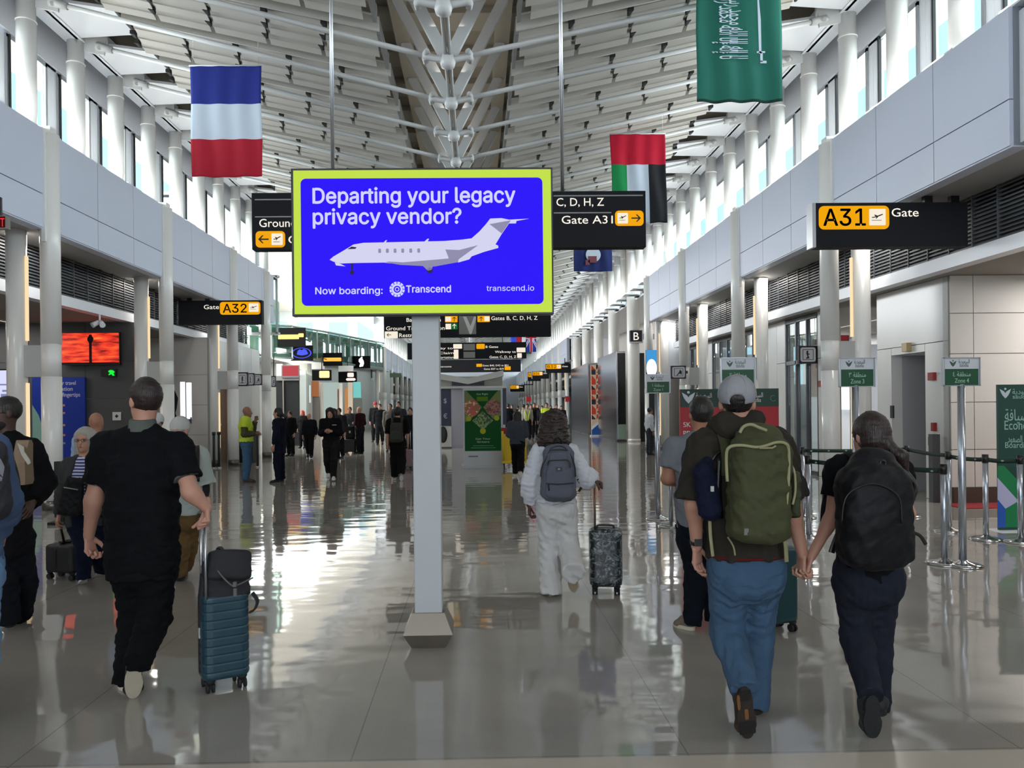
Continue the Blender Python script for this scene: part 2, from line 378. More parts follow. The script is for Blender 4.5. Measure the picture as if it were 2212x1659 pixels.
# ledges, soffits, outer walls and gate-room ceilings
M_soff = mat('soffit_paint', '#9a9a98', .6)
for sgn, X, y1, nm in ((-1, XL, 27.1, 'left'), (1, XR, 27.75, 'right')):
    for (ya, yb, tg) in ((-6, y1, ''), ((59.4 if sgn < 0 else 52.7), 120, '_far')):
        xo = XC + sgn * 7.95
        obj('ledge_' + nm + tg, MB().box((X + sgn * .2, ya, 6.17), (XC + sgn * 7.75, yb, 6.25)), M_white, kind=S)
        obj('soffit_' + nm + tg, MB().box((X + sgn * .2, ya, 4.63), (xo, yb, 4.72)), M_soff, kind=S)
        obj('wall_outer_' + nm + tg, MB().box((XC + sgn * 7.62, ya, 4.72), (XC + sgn * 7.75, yb, 6.17)), M_white, kind=S)
        # grille with header band
        gx = XC + sgn * 7.62
        g = MB().box((gx + sgn * .12, ya, 3.85), (gx + sgn * .16, yb, 4.63), 0)
        for i in range(13): g.box((gx, ya, 3.88 + .058 * i), (gx + sgn * .05, yb, 3.905 + .058 * i), 1)
        yy = ya
        while yy < min(yb, 60): g.box((gx - sgn * .01, yy, 3.86), (gx + sgn * .06, yy + .02, 4.63), 1); yy += .55
        g.box((gx - sgn * .06, ya, 3.66), (gx + sgn * .16, yb, 3.86), 2)
        obj('trim_grille_' + nm + tg, g, [M_dark, mat('grille_bar', '#44474b', .5), M_white], kind=S)
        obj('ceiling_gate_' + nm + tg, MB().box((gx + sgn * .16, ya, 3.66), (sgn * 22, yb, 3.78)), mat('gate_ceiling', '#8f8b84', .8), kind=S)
        obj('wall_gate_' + nm + tg, MB().box((sgn * 22, ya, 0), (sgn * 22.3, yb, 3.7)), M_beige, kind=S)
# ------------------------------------------------------------------ clerestory: columns, windows, header
def pcol(y, sgn):
    return [(XC + sgn * HWC, y)]
CYL_ = lambda k: 12.87 + 1.583 * k
CYR_ = lambda k: 13.50 + 1.583 * k
KS = range(-11, 60)
def clere_ok(sgn, y):    # the bulkhead line is broken by the wide crossing
    return True
cm = MB().cyl((0, 0), .155, 6.25, 8.08, 20).lathe((0, 0, 0), [(.155, 8.08), (.165, 8.085), (.165, 8.10), (.148, 8.11), (.148, 8.52)], 20)
c0 = obj('clerestory_column', cm, M_col, org=(0, 0, 6.25), kind=S)
fl = MB().box((-.22, -.33, 6.25), (.33, .36, 6.30), 0)
fl.add([(-.36, -.22, 6.27), (-.36, .38, 6.27), (-.2, .38, 6.34), (-.2, -.22, 6.34), (-.36, -.22, 6.23), (-.36, .38, 6.23), (-.2, .38, 6.25), (-.2, -.22, 6.25)],
       [(0, 1, 2, 3), (4, 7, 6, 5), (0, 4, 5, 1), (3, 2, 6, 7), (0, 3, 7, 4), (1, 5, 6, 2)], 0)
fl.box((-.355, .02, 6.19), (-.2, .34, 6.23), 1)
f0 = obj('sill_tray', fl, [M_white, M_dark], org=(0, 0, 6.25), kind=S)
def win_mesh():
    a = .62; fr = MB()
    fr.box((0, -a, 6.3), (.09, -a + .06, 8.0), 0); fr.box((0, a - .06, 6.3), (.09, a, 8.0), 0)
    fr.box((0, -a, 6.3), (.09, a, 6.36), 0); fr.box((0, -a, 7.94), (.09, a, 8.0), 0)
    fr.box((0.03, -.79, 6.25), (.12, -a, 8.05), 1); fr.box((0.03, a, 6.25), (.12, .79, 8.05), 1)
    fr.box((0.03, -.79, 8.0), (.12, .79, 8.05), 1); fr.box((-.02, a - .1, 6.3), (.02, a - .06, 8.0), 2)
    return fr
w0 = obj('window_1', win_mesh(), [M_alu, M_white, M_dark], org=(0, 0, 6.25), kind=S)
p0 = obj('pane', MB().box((.035, -.56, 6.36), (.05, .56, 7.94)), M_glass, parent=w0)
first = True; nw = 1
for sgn, fY in ((-1, CYL_), (1, CYR_)):
    for k in KS:
        y = fY(k)
        gap = (28 < y < 59) if sgn < 0 else False
        if gap: continue
        if first: c = c0; w = w0; f = f0; first = False
        else:
            nw += 1; c = copy_tree(c0); w = copy_tree(w0); f = copy_tree(f0); w.name = 'window_%d' % nw
        c.location = (XC + sgn * HWC, y, 6.25); f.location = (XC + sgn * (HWC), y, 6.25)
        w.location = (XC + sgn * WX, y + .79, 6.25)
        if sgn > 0: w.rotation_euler = (0, 0, 0); f.rotation_euler = (0, 0, 0)
        else: w.rotation_euler = (0, 0, PI); f.scale = (-1, 1, 1)
for sgn in (-1, 1):
    nm = 'left' if sgn < 0 else 'right'
    segs = ((-6, 28.3, ''), (59.2, 120, '_far')) if sgn < 0 else ((-6, 120, ''),)
    for ya, yb, tg in segs:
        obj('wall_header_' + nm + tg, MB().box((XC + sgn * (WX - .02), ya, 8.05), (XC + sgn * (WX + .12), yb, 9.15)), M_white, kind=S)
        obj('trim_header_beam_' + nm + tg, MB().box((XC + sgn * (HWC - .17), ya, 8.5), (XC + sgn * (HWC + .17), yb, 8.72)), M_white, kind=S)
        obj('roof_eave_' + nm + tg, MB().box((XC + sgn * (WX + .15), ya, 8.25), (XC + sgn * 8.6, yb, 8.45)), M_cream, kind=S)
# ------------------------------------------------------------------ lower column pairs on the aisle edge
def pair(X, y, sgn, single=False):
    e = empty('column_pair', (X, y, 0), kind=S)
    m = MB().cyl((X, y), .155, 0, 2.2, 24).cyl((X, y), .15, 2.2, 2.74, 24).cyl((X, y), .155, 2.74, 6.2, 24)
    m.box((X - .03, y - .2, 4.4), (X + .03, y + .2, 6.25)); m.box((X - .07, y - .1, 4.4), (X + .07, y + .1, 6.32))
    obj('column', m, M_col, e)
    obj('base_shoe', MB().cyl((X, y), .16, 0, .16, 24), mat('shoe_steel', '#6d6a66', .35, metal=.8), e)
    if not single:
        x2 = X + sgn * .56
        obj('column', MB().cyl((x2, y), .155, 0, 4.63, 24), M_col, e)
        obj('base_shoe', MB().cyl((x2, y), .16, 0, .16, 24), MATS['shoe_steel'], e)
        obj('link_panel', MB().box((X, y - .06, 2.2), (x2, y + .06, 2.72)), mat('link_grey', '#b4b6b4', .4), e)
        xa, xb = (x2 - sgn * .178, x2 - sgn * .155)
        obj('light_strip', MB().box((xa, y - .03, .5), (xb, y + .04, 2.1)).box((xa, y - .03, 2.8), (xb, y + .04, 4.2)), M_warm, e, label='warm glowing light strip')  # emissive strip stands in for warm light falling on the column
    return e
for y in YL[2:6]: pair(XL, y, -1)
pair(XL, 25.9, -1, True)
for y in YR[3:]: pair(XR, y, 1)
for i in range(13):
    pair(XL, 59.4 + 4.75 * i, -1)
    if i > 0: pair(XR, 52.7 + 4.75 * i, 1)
# tall round columns of the crossing, floor to roof
for i in range(5):
    y = 33.7 + 4.75 * i
    obj('tall_column', MB().cyl((6.95, y), .27, 0, 8.5, 28).cyl((6.95, y), .285, 0, .12, 28), M_col, kind=S)
# ------------------------------------------------------------------ roof trusses
M_rod = mat('truss_paint', '#c9cbcb', .35)
ZN, YT = 6.89, lambda k: 13.19 + 1.583 * k
def truss_mesh(k0=0):
    h = MB(); y = 0
    # hub: cast boss with two curled arms
    h.lathe((0, 0, -.16), [(.03, 0), (.1, .03), (.12, .1), (.1, .2), (.06, .3)], 16)
    for s in (-1, 1):
        h.tube([(0, 0, -.02), (s * .16, 0, 0), (s * .3, 0, .03), (s * .36, 0, .05)], [.07, .05, .055, .07], 10)
        h.tube([(s * .30, -.09, .08), (s * .36, 0, .05), (s * .33, .09, -.02)], .045, 8)
    return h
def bar(mb, a, b, w, d, mi=0):
    a, b = np.array(a, float), np.array(b, float); t = b - a; t /= np.linalg.norm(t)
    s = np.array([0, 1.0, 0]); u = np.cross(t, s); u /= np.linalg.norm(u)
    q = [(-w / 2, -d / 2), (w / 2, -d / 2), (w / 2, d / 2), (-w / 2, d / 2)]
    return mb.hexa([a + u * x + s * y for x, y in q], [b + u * x + s * y for x, y in q], mi)
t0 = empty('roof_truss', (XC, 0, ZN), kind=S)
hub = truss_mesh(); hub.v = [(x + XC, y, z + ZN) for x, y, z in hub.v]
obj('hub', hub, M_rod, t0)
for s in (-1, 1):
    sk = -.32 if s < 0 else .31
    obj('strut', bar(MB(), (XC + s * .05, 0, ZN + .05), (XC + s * .92, 0, 8.62), .17, .11), M_rod, t0)
    e = np.array((XC + s * 6.35, sk * .9, 8.36)); b0_ = np.array((XC + s * .36, 0, ZN + .05))
    obj('tie_rod', MB().tube([b0_, e], .04, 10), M_rod, t0)
    br = MB().tube([e, e + (s * .28, sk * .1, .06)], [.06, .085], 10).tube([e + (s * .2, -.1, .0), e + (s * .3, 0, .05), e + (s * .24, .14, .1)], .04, 8)
    br.hexa([e + (s * .15, -.02, -.1), e + (s * .62, -.02, .0), e + (s * .62, .02, .0), e + (s * .15, .02, -.1)],
            [e + (s * .1, -.02, .3), e + (s * .62, -.02, .3), e + (s * .62, .02, .3), e + (s * .1, .02, .3)])
    br.tube([e + (s * .1, 0, 0), e + (s * .1, 0, .35)], .025, 6)
    obj('bracket', br, M_rod, t0)
obj('ridge_pipe', MB().tube([(XC - .035, 0, ZN + .04), (XC - .035, 1.583, ZN + .04)], .028, 8).tube([(XC + .035, 0, ZN + .04), (XC + .035, 1.583, ZN + .04)], .028, 8), M_rod, t0)
for k in KS:
    if not -4 <= k: continue
    t = t0 if k == -4 else copy_tree(t0)
    t.location = (XC, YT(k), ZN)
# longitudinal tan beams and cross battens under the deck
for i, s in enumerate((-1, 1)):
    obj('roof_beam', MB().box((XC + s * .8, -8, 8.6), (XC + s * 1.08, 118, 8.85)).box((XC + s * .9, -8, 8.85), (XC + s * .98, 118, 9.15)), M_tan, kind=S)
cb = MB()
for k in range(-11, 64):
    cb.box((XC - 1.9, YT(k) - .35, 9.02), (XC + 1.9, YT(k) + .35, 9.15), 0)
    cb.box((XC - 1.9, YT(k) + .35, 9.05), (XC + 1.9, YT(k) + .39, 9.15), 1)
obj('trim_deck_battens', cb, [M_tan, M_dark], kind=S)
# louvred ceiling panels, one per bay and side
def louvre_mesh(s):
    mb = MB(); x0, x1 = 1.04, 5.65; n = 5
    zf = lambda x: 7.36 + .215 * (x - 1.12)
    def sl(xa, xb, ya, yb, dza, dzb, th, mi=0):
        b = [(XC + s * xa, ya, zf(xa) + dza), (XC + s * xb, ya, zf(xb) + dza), (XC + s * xb, yb, zf(xb) + dzb), (XC + s * xa, yb, zf(xa) + dzb)]
        mb.hexa(b, [(p[0], p[1], p[2] + th) for p in b], mi)
    sl(x0, x1, -.68, -.64, .02, .02, .22)
    w = (x1 - x0) / n
    for i in range(n):
        for j in range(3):
            ya = -.55 + j * .40; xa = x0 + i * w + .10 * j
            sl(xa, min(xa + w - .07, x1 + .2), ya, ya + .36, .14, .0, .03)
            xe = min(xa + w - .07, x1 + .2); zz = zf(xe) + .03
            mb.hexa([(XC + s * (xe - .015), ya + .02, zz - .02), (XC + s * (xe + .07), ya + .02, zz), (XC + s * (xe + .02), ya + .13, zz - .04), (XC + s * (xe - .015), ya + .13, zz - .04)], [(XC + s * (xe - .015), ya + .02, zz + .06), (XC + s * (xe + .07), ya + .02, zz + .06), (XC + s * (xe + .02), ya + .13, zz + .06), (XC + s * (xe - .015), ya + .13, zz + .06)], 2)
            for q in range(2): sl(xa, min(xa + w - .07, x1 + .2), ya + .08 + .13 * q, ya + .10 + .13 * q, .085 - .05 * q, .08 - .05 * q, .03)
    sl(x0, x0 + .05, -.6, .62, .0, .0, .24, 1)
    sl(x0, x1, .60, .66, .12, .12, .16)
    for i in range(1, n): sl(x0 + i * w - .02, x0 + i * w + .02, -.6, .62, .2, .2, .05, 1)
    return mb
for s in (-1, 1):
    L0 = None
    for k in range(-4, 58):
        if L0 is None: L0 = o = obj('ceiling_louvre', louvre_mesh(s), [M_louv, mat('louvre_rail', '#7d7d7b', .6), M_dark], org=(XC, 0, 7.3), kind=S)
        else: o = copy_tree(L0)
        o.location = (XC, YT(k) + .79, 7.3)
# white soffit plates between louvres and window header
for s in (-1, 1):
    P0 = None
    for k in range(-4, 58):
        if P0 is None:
            mb = MB(); pts = [(5.75, .25), (6.9, .0), (6.9, 1.40), (5.75, 1.15)]
            b = [(XC + s * x, y, 8.46 + .14 * (x - 5.75) - (.10 if x > 6 else 0)) for x, y in pts]
            mb.hexa(b, [(p[0], p[1], p[2] + .05) for p in b])
            mb.hexa([(XC + s * 6.9, 0, 8.5), (XC + s * 6.95, 0, 8.5), (XC + s * 6.95, 1.4, 8.5), (XC + s * 6.9, 1.4, 8.5)],
                    [(XC + s * 6.9, 0, 9.1), (XC + s * 6.95, 0, 9.1), (XC + s * 6.95, 1.4, 9.1), (XC + s * 6.9, 1.4, 9.1)])
            P0 = o = obj('soffit_plate', mb, M_white, org=(XC, 0, 8.5), kind=S)
        else: o = copy_tree(P0)
        o.location = (XC, YT(k) + (-.25 if s < 0 else .35), 8.5)
# ------------------------------------------------------------------ left gate area walls
def wall(name, lo, hi, m, bev=0): return obj(name, MB().box(lo, hi), m, kind=S, bevel=bev)
def panelled(name, x0, x1, y, z1, m, zs=(), xs=(), th=.2, face=-1):
    mb = MB(); X = [x0] + list(xs) + [x1]; Z = [0] + list(zs) + [z1]
    for a, b in zip(X[:-1], X[1:]):
        for c, d in zip(Z[:-1], Z[1:]): mb.box((a + .006, y, c + .006), (b - .006, y + th, d - .006), 0)
    mb.box((x0, y + .02, 0), (x1, y + th - .01, z1), 1)
    return obj(name, mb, [m, mat('joint_grey', '#8b8680', .8)], kind=S)
panelled('wall_gate_dark', -14, -7.66, 17.9, 3.66, M_grey, zs=(1.05, 1.9, 2.75), xs=(-12, -10.3, -9))
panelled('wall_gate_white', -14, -7.6, 21.9, 3.66, M_beige, zs=(.9, 1.75, 2.6), xs=(-11.5, -9.9, -8.55))
wall('baseboard_left', (-14, 17.87, 0), (-7.66, 17.9, .12), M_brown)
mb = MB()
for a, b in ((22.1, 23.0), (23.9, 25.0), (25.0, 26.2), (26.2, 27.2)): mb.box((-7.75, a, 0), (-7.6, b - .012, 3.66))
mb.box((-7.75, 23.0, 2.25), (-7.6, 23.9, 3.66))
obj('wall_restroom', mb, M_gloss, kind=S)
d = obj('door_1', MB().box((-7.74, 23.02, 0), (-7.70, 23.88, 2.23)), mat('brown_door', '#6b4a2c', .5), kind=S)
obj('handle', MB().tube([(-7.69, 23.12, .95), (-7.63, 23.12, .95), (-7.63, 23.12, 1.25), (-7.69, 23.12, 1.25)], .012, 8), M_steel, d)
# greenish glass return beside the crossing
mb = MB().box((-8.9, 27.6, 4.3), (-7.0, 27.64, 6.3), 0)
obj('window_100', mb, M_gglass, kind=S)
fr = MB()
for x in (-8.9, -8.3, -7.7, -7.1): fr.box((x, 27.5, 4.3), (x + .06, 27.6, 6.35))
fr.box((-8.9, 27.5, 4.25), (-7.0, 27.75, 4.34)).box((-8.9, 27.5, 6.3), (-7.0, 27.75, 6.38))
obj('trim_glass_frame', fr, M_alu, kind=S)
# ------------------------------------------------------------------ left crossing: curved glass bulkhead, shop fronts, upper windows
CURVE = [(-14, 43.5), (-10.9, 46), (-9.5, 50), (-8.2, 55), (-7.05, 59.3)]
g = MB(); fr = MB(); wh = MB()
for (xa, ya), (xb, yb) in zip(CURVE[:-1], CURVE[1:]):
    g.hexa([(xa, ya, 4.65), (xb, yb, 4.65), (xb, yb + .05, 4.65), (xa, ya + .05, 4.65)], [(xa, ya, 6.5), (xb, yb, 6.5), (xb, yb + .05, 6.5), (xa, ya + .05, 6.5)])
    wh.hexa([(xa - .05, ya + .3, 4.5), (xb - .05, yb + .3, 4.5), (xb - .1, yb + .6, 4.5), (xa - .1, ya + .6, 4.5)], [(xa - .05, ya + .3, 6.4), (xb - .05, yb + .3, 6.4), (xb - .1, yb + .6, 6.4), (xa - .1, ya + .6, 6.4)])
    for z in (4.58, 6.5): fr.tube([(xa, ya, z), (xb, yb, z)], .07, 6)
    for q in range(3):
        t = q / 3; x, y = xa + (xb - xa) * t, ya + (yb - ya) * t; fr.box((x - .04, y - .06, 4.58), (x + .04, y, 6.5))
obj('window_101', g, M_gglass, kind=S); obj('trim_bulkhead_frame', fr, mat('green_grey_frame', '#7f908c', .4), kind=S)
obj('wall_bulkhead', wh, mat('bulkhead_green', '#9db0a6', .4), kind=S)
mb = MB(); mb.box((-24, 60, 6.4), (-7.1, 60.2, 6.9)).box((-24, 60, 8.3), (-7.1, 60.2, 9.3))
for x0, x1 in ((-24, -16), (-14.6, -13.9), (-12.6, -11.4), (-9.9, -9.2), (-7.9, -7.1)): mb.box((x0, 60, 6.9), (x1, 60.2, 8.3))
obj('wall_crossing_upper', mb, M_white, kind=S)
wall('wall_crossing_left', (-16.2, 27.5, 0), (-16, 60, 6.2), M_beige)
mb = MB().box((-16.2, 27.5, 8.3), (-16, 60, 9.3))
for i in range(12): mb.box((-16.2, 27.5 + 2.8 * i, 6.2), (-16, 28.6 + 2.8 * i, 8.3))
obj('wall_crossing_clerestory', mb, M_white, kind=S)
obj('ceiling_crossing', MB().box((-16.2, 27.3, 9.1), (-7.2, 60.2, 9.3)), mat('crossing_ceiling', '#c9c5bb', .8), kind=S)
wall('wall_crossing_near', (-16.2, 27.3, 6.3), (-7.4, 27.5, 9.2), M_white)
# right side of the crossing: back wall with upper windows
mb = MB().box((9.5, 28, 0), (9.7, 52.6, 6.2)); obj('wall_crossing_right', mb, M_beige, kind=S)
wall('wall_crossing_right_end', (6.6, 52.7, 0), (9.7, 52.9, 8.0), M_white)
wall('ledge_crossing_right', (7.0, 28, 6.17), (9.7, 52.7, 6.25), M_white)
wall('wall_crossing_right_near', (6.6, 27.9, 2.6), (9.6, 28.0, 6.2), M_white)
# ------------------------------------------------------------------ right gate block
XG = 7.62
mb = MB()
def sidep(a, b, z0, z1): mb.box((XG, a + .006, z0 + .006), (XG + .2, b - .006, z1 - .006), 0)
for a, b in ((12.25, 12.9), (13.95, 14.45)): sidep(a, b, 0, 2.62)
sidep(12.25, 14.45, 2.62, 3.66); sidep(12.9, 13.95, 2.48, 2.62)
for a, b in ((16.3, 17.0), (18.75, 19.3), (24.6, 25.1)): sidep(a, b, 0, 2.62); sidep(a, b, 2.62, 3.66)
for a, b in ((19.3, 20.3),): sidep(a, b, 0, 3.66)
obj('wall_right_gate_side', mb, M_gloss, kind=S)
panelled('wall_right_gate_front', XG, 15, 12.2, 3.66, M_beige, zs=(.86, 1.62, 2.4, 3.05), xs=(8.0, 10.4, 12.8))
wall('baseboard_right', (XG, 12.15, 0), (15, 12.2, .26), M_brown)
obj('red_mat', MB().box((7.4, 11.55, 0), (15, 12.14, .012)), M_redc, label='red carpet strip on the floor along the beige panel wall', cat='carpet')
# alcove with door
wall('wall_alcove_near', (XG + .2, 12.7, 0), (9.6, 12.9, 2.62), M_beige)
wall('wall_alcove_far', (XG + .2, 13.95, 0), (9.6, 14.1, 2.62), mat('alcove_grey', '#a7a9ad', .3))
wall('wall_alcove_top', (XG + .2, 12.9, 2.48), (9.6, 13.95, 2.6), M_white)
d = obj('door_2', MB().box((8.75, 12.92, 0), (8.82, 13.93, 2.46)), mat('door_white', '#d8dbe2', .35), kind=S)
obj('push_bar', MB().box((8.66, 13.0, .95), (8.75, 13.85, 1.03)), M_steel, d)
obj('notice', MB().box((8.742, 13.2, 1.42), (8.75, 13.42, 1.62), 0).box((8.742, 13.2, 1.1), (8.75, 13.42, 1.38), 1), [mat('notice_red', '#c24a4a', .6), mat('notice_dark', '#3a3a40', .6)], d)
wall('wall_gap_dark', (8.6, 14.1, 0), (8.8, 16.3, 3.66), M_grey)
# glazed entrances on the right
def glazed(name, y0, y1, zt, n, tr=2.55):
    e = empty(name, (XG, (y0 + y1) / 2, 0), kind=S)
    f = MB(); w = (y1 - y0) / n
    for i in range(n + 1): f.box((XG, y0 + i * w - .025, 0), (XG + .1, y0 + i * w + .025, zt))
    for z in (.0, tr, zt - .07): f.box((XG, y0, z), (XG + .12, y1, z + .09))
    obj('frame', f, mat('dark_mullion', '#5a5c62', .35, metal=.5), e)
    for i in range(n): obj('pane', MB().box((XG + .05, y0 + i * w + .03, .08), (XG + .065, y0 + (i + 1) * w - .03, zt - .06)), M_sglass, e)
    return e
glazed('door_3', 17.0, 18.75, 3.62, 3)
glazed('window_110', 20.3, 24.6, 3.62, 6, 1.9)
glazed('window_111', 25.1, 27.7, 3.62, 4, 1.9)
wall('wall_right_room', (12, 16, 0), (12.2, 28, 3.66), M_white)
for i, (y, x, c, z0, z1) in enumerate(((21.2, 9.5, '#b9262c', 2.6, 3.5), (22.4, 9.8, '#e8e4da', 1.8, 3.3), (23.6, 9.4, '#5a6468', .0, 2.2), (26.2, 9.3, '#d9dce0', 1.5, 3.3), (20.7, 10.2, '#c9ccd2', 0, 3.2))):
    wall('partition_%s' % 'abcde'[i], (x, y, z0), (x + .9, y + .1, z1), mat('room_' + c, c, .5))
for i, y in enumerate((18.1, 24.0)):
    wall('partition_glow_%s' % 'ab'[i], (11.85, y, 1.4), (11.95, y + 2.2, 3.1), mat('outside_daylight', '#eaf6ff', .5, emit=1.5))  # glowing panels added to brighten the room behind the glass
# ================================================================== flat plates facing the camera: signs, screens, posters
class Plate:
    """an upright panel facing -Y; u,v run 0..1 from its top-left corner"""
    def __init__(s, name, px0, py0, px1, py1, Y, th, m, label=None, cat=None, group=None, base=None, bevel=0, parent=None):
        pm, qm = (px0 + px1) / 2, (py0 + py1) / 2
        s.x0, s.x1 = at(px0, qm, Y)[0], at(px1, qm, Y)[0]; s.z1, s.z0 = at(pm, py0, Y)[2], at(pm, py1, Y)[2]
        s.Y = Y; s.th = th; s.lay = 0
        b = [(s.x0 + s.x1) / 2, Y + th / 2, s.z0] if base is None else base
        s.e = parent or empty(name, b, label, cat, group)
        if m is not None: obj('panel', MB().box((s.x0, Y, s.z0), (s.x1, Y + th, s.z1)), m, s.e, bevel=bevel)
    def P(s, u, v, d=0.0): return np.array([s.x0 + (s.x1 - s.x0) * u, s.Y - d, s.z1 + (s.z0 - s.z1) * v])
    def W(s): return s.x1 - s.x0
    def Hh(s): return s.z1 - s.z0
    def poly(s, mb, uv, d0, th=.003, mi=0):
        pts = [s.P(u, v, d0) for u, v in uv]; n = len(pts)
        return mb.add(pts + [p - np.array([0, th, 0]) for p in pts], [tuple(range(n)), tuple(range(2 * n - 1, n - 1, -1))] + [(i, i + n, (i + 1) % n + n, (i + 1) % n) for i in range(n)], mi)
    def rect(s, mb, u0, v0, u1, v1, d0, th=.003, mi=0, r=0):
        w, h = s.W(), s.Hh()
        if r: uv = [(x / w, y / h) for x, y in rrect(u0 * w, v0 * h, u1 * w, v1 * h, r)]
        else: uv = [(u0, v0), (u1, v0), (u1, v1), (u0, v1)]
        return s.poly(mb, uv, d0, th, mi)
    def text(s, mb, t, u, v, hv, u2=None, align='l', bold=.012, d=.004, mi=0):
        """t with its baseline at v; hv: cap height as a share of the panel height"""
        size = hv * s.Hh() / .70
        return text_into(mb, t, s.P(u, v, d), size, None if u2 is None else (u2 - u) * s.W() * (1 if align == 'l' else 2), align, bold, mi=mi)
    def part(s, name, mb, m, **k): return obj(name, mb, m, s.e, **k)
    def line(s, m, *a, **k): mb = MB(); s.text(mb, *a, **k); return s.part('lettering', mb, m)
JET = [(0, .62), (.16, .60), (.34, .52), (.22, .30), (.30, .27), (.52, .42), (.80, .24), (.93, .18), (1, .22), (.97, .30), (.60, .54), (.42, .84), (.34, .86), (.42, .62), (.20, .72), (.06, .74)]
def jet_icon(pl, mb, u0, v0, u1, v1, d, mi=0):
    a = np.array([pl.P(u0 + (u1 - u0) * x, v0 + (v1 - v0) * y, d) for x, y in JET]); n = len(a)
    mb.add(list(a) + [p - np.array([0, .002, 0]) for p in a], [tuple(range(n)), tuple(range(2 * n - 1, n - 1, -1))], mi)
    pl.rect(mb, u0 + .0 * (u1 - u0), v1 + .06 * (v1 - v0), u0 + .85 * (u1 - u0), v1 + .13 * (v1 - v0), d, .002, mi)
def arrow(pl, mb, u0, v0, u1, v1, d, ang=0, mi=0):
    """arrow pointing left turned by ang (90 = up, 180 = right)"""
    base = [(-1, 0), (-.25, -.75), (.02, -.75), (-.5, -.13), (.95, -.13), (.95, .13), (-.5, .13), (.02, .75), (-.25, .75)]
    c, s_ = math.cos(math.radians(ang)), math.sin(math.radians(ang))
    cu, cv, hw = (u0 + u1) / 2, (v0 + v1) / 2, (v1 - v0) / 2 * pl.Hh()
    uv = [(cu + (x * c - y * s_) * hw / pl.W(), cv + (x * s_ + y * c) * hw / pl.Hh()) for x, y in base]
    pl.poly(mb, uv, d, .002, mi)
# ------------------------------------------------------------------ the advertising screen on its post
e = empty('advertising_screen', list(ground(926, 1372)[:2]) + [0], 'large screen on a white post showing a white jet on blue with a lime border', 'screen')
py_ = e.location.y; pxl, pxr = at(893, 1000, 5.3)[0], at(952, 1000, 5.3)[0]; xm = (pxl + pxr) / 2
YS = 5.17
obj('post', MB().box((pxl, 5.27, .12), (pxr, 5.27 + .19, 2.35)), mat('post_white', '#b9bec0', .5), e, bevel=.006)
bw = (pxr - pxl) / 2
mb = MB(); cy = 5.365
ring = lambda a, z: [(xm - a, cy - a, z), (xm + a, cy - a, z), (xm + a, cy + a, z), (xm - a, cy + a, z)]
mb.hexa(ring(.115, 0), ring(.168, .10)); mb.hexa(ring(.168, .10), ring(.112, .235))
obj('base_skirt', mb, mat('base_stainless', '#7e776c', .38, metal=.55), e)
T = Plate('screen', 629.5, 362.5, 1195, 681, YS, .07, M_black, parent=e, bevel=.004)
zu, zv = lambda x: (x - 68) / (2152 - 68), lambda y: (y - 45) / (1222 - 45)
M_lime = mat('screen_lime', '#c3e04a', .5, emit=.95); M_blue = mat('screen_blue', '#2a0cf8', .5, emit=.95)
M_lav = mat('screen_lavender', '#d3d3ff', .5, emit=.95); M_jetw = mat('screen_jet', '#d9d8f4', .5, emit=.9)
M_jetg = mat('screen_jet_grey', '#9a97b8', .5, emit=.8); M_jetd = mat('screen_jet_dark', '#3a3560', .5, emit=.5)
mb = MB(); T.rect(mb, zu(88), zv(62), zu(2138), zv(1205), .0, .002); T.part('border_picture', mb, M_lime)
mb = MB(); T.rect(mb, zu(146), zv(128), zu(2070), zv(1140), .002, .002, r=.035); T.part('blue_field', mb, M_blue)
mb = MB()
USE_INTER = INTER is not None
T.line(M_lav, 'Departing your legacy', zu(243), zv(325), (325 - 205) / 1177, zu(1850), d=.004, bold=.022)
T.line(M_lav, 'privacy vendor?', zu(243), zv(490), (490 - 372) / 1177, zu(1418), d=.004, bold=.022)
T.line(M_lav, 'Now boarding:', zu(255), zv(1048), (1048 - 995) / 1177, zu(787), d=.004, bold=.018)
T.line(M_lav, 'Transcend', zu(975), zv(1040), (1040 - 985) / 1177, zu(1330), d=.004, bold=.022)
T.line(M_lav, 'transcend.io', zu(1615), zv(1033), (1033 - 990) / 1177, zu(1995), d=.004, bold=.004)
USE_INTER = False
cx_, cy_ = zu(903), zv(1014); k_ = T.W() / T.Hh()
for R0, R1, n in ((.0215, .029, 12), (.0135, .0205, 1), (.0055, .0085, 1)):
    for q in range(n):
        a0, a1 = 2 * PI * (q + (.12 if n > 1 else 0)) / n, 2 * PI * (q + (.88 if n > 1 else 1)) / n; m_ = 5 if n > 1 else 36
        A = [a0 + (a1 - a0) * t / m_ for t in range(m_ + 1)]
        for i in range(m_):
            T.poly(mb, [(cx_ + R * math.cos(a), cy_ + R * k_ * math.sin(a)) for R, a in ((R0, A[i]), (R1, A[i]), (R1, A[i + 1]), (R0, A[i + 1]))], .004, .002)
T.part('round_logo', mb, M_lav)
Z = lambda pts: [(zu(x), zv(y)) for x, y in pts]
mb = MB()
T.poly(mb, Z([(370, 775), (400, 750), (520, 680), (560, 655), (640, 642), (1280, 632), (1420, 622), (1500, 612), (1560, 560), (1615, 500), (1650, 455), (1740, 452), (1800, 465), (1960, 458), (1860, 475), (1855, 495), (1800, 495), (1740, 580), (1690, 662), (1712, 672), (1712, 690), (1600, 720), (1500, 755), (1380, 800), (1150, 812), (900, 812), (800, 800), (560, 802), (460, 805), (400, 790)]), .004, .002, 0)
T.poly(mb, Z([(1645, 500), (1815, 470), (1740, 575)]), .0055, .002, 1)
T.poly(mb, Z([(1290, 700), (1400, 705), (1560, 665), (1430, 780), (1320, 780)]), .0055, .002, 1)
T.poly(mb, Z([(1395, 780), (1560, 662), (1545, 700), (1480, 780), (1390, 805)]), .007, .002, 0)
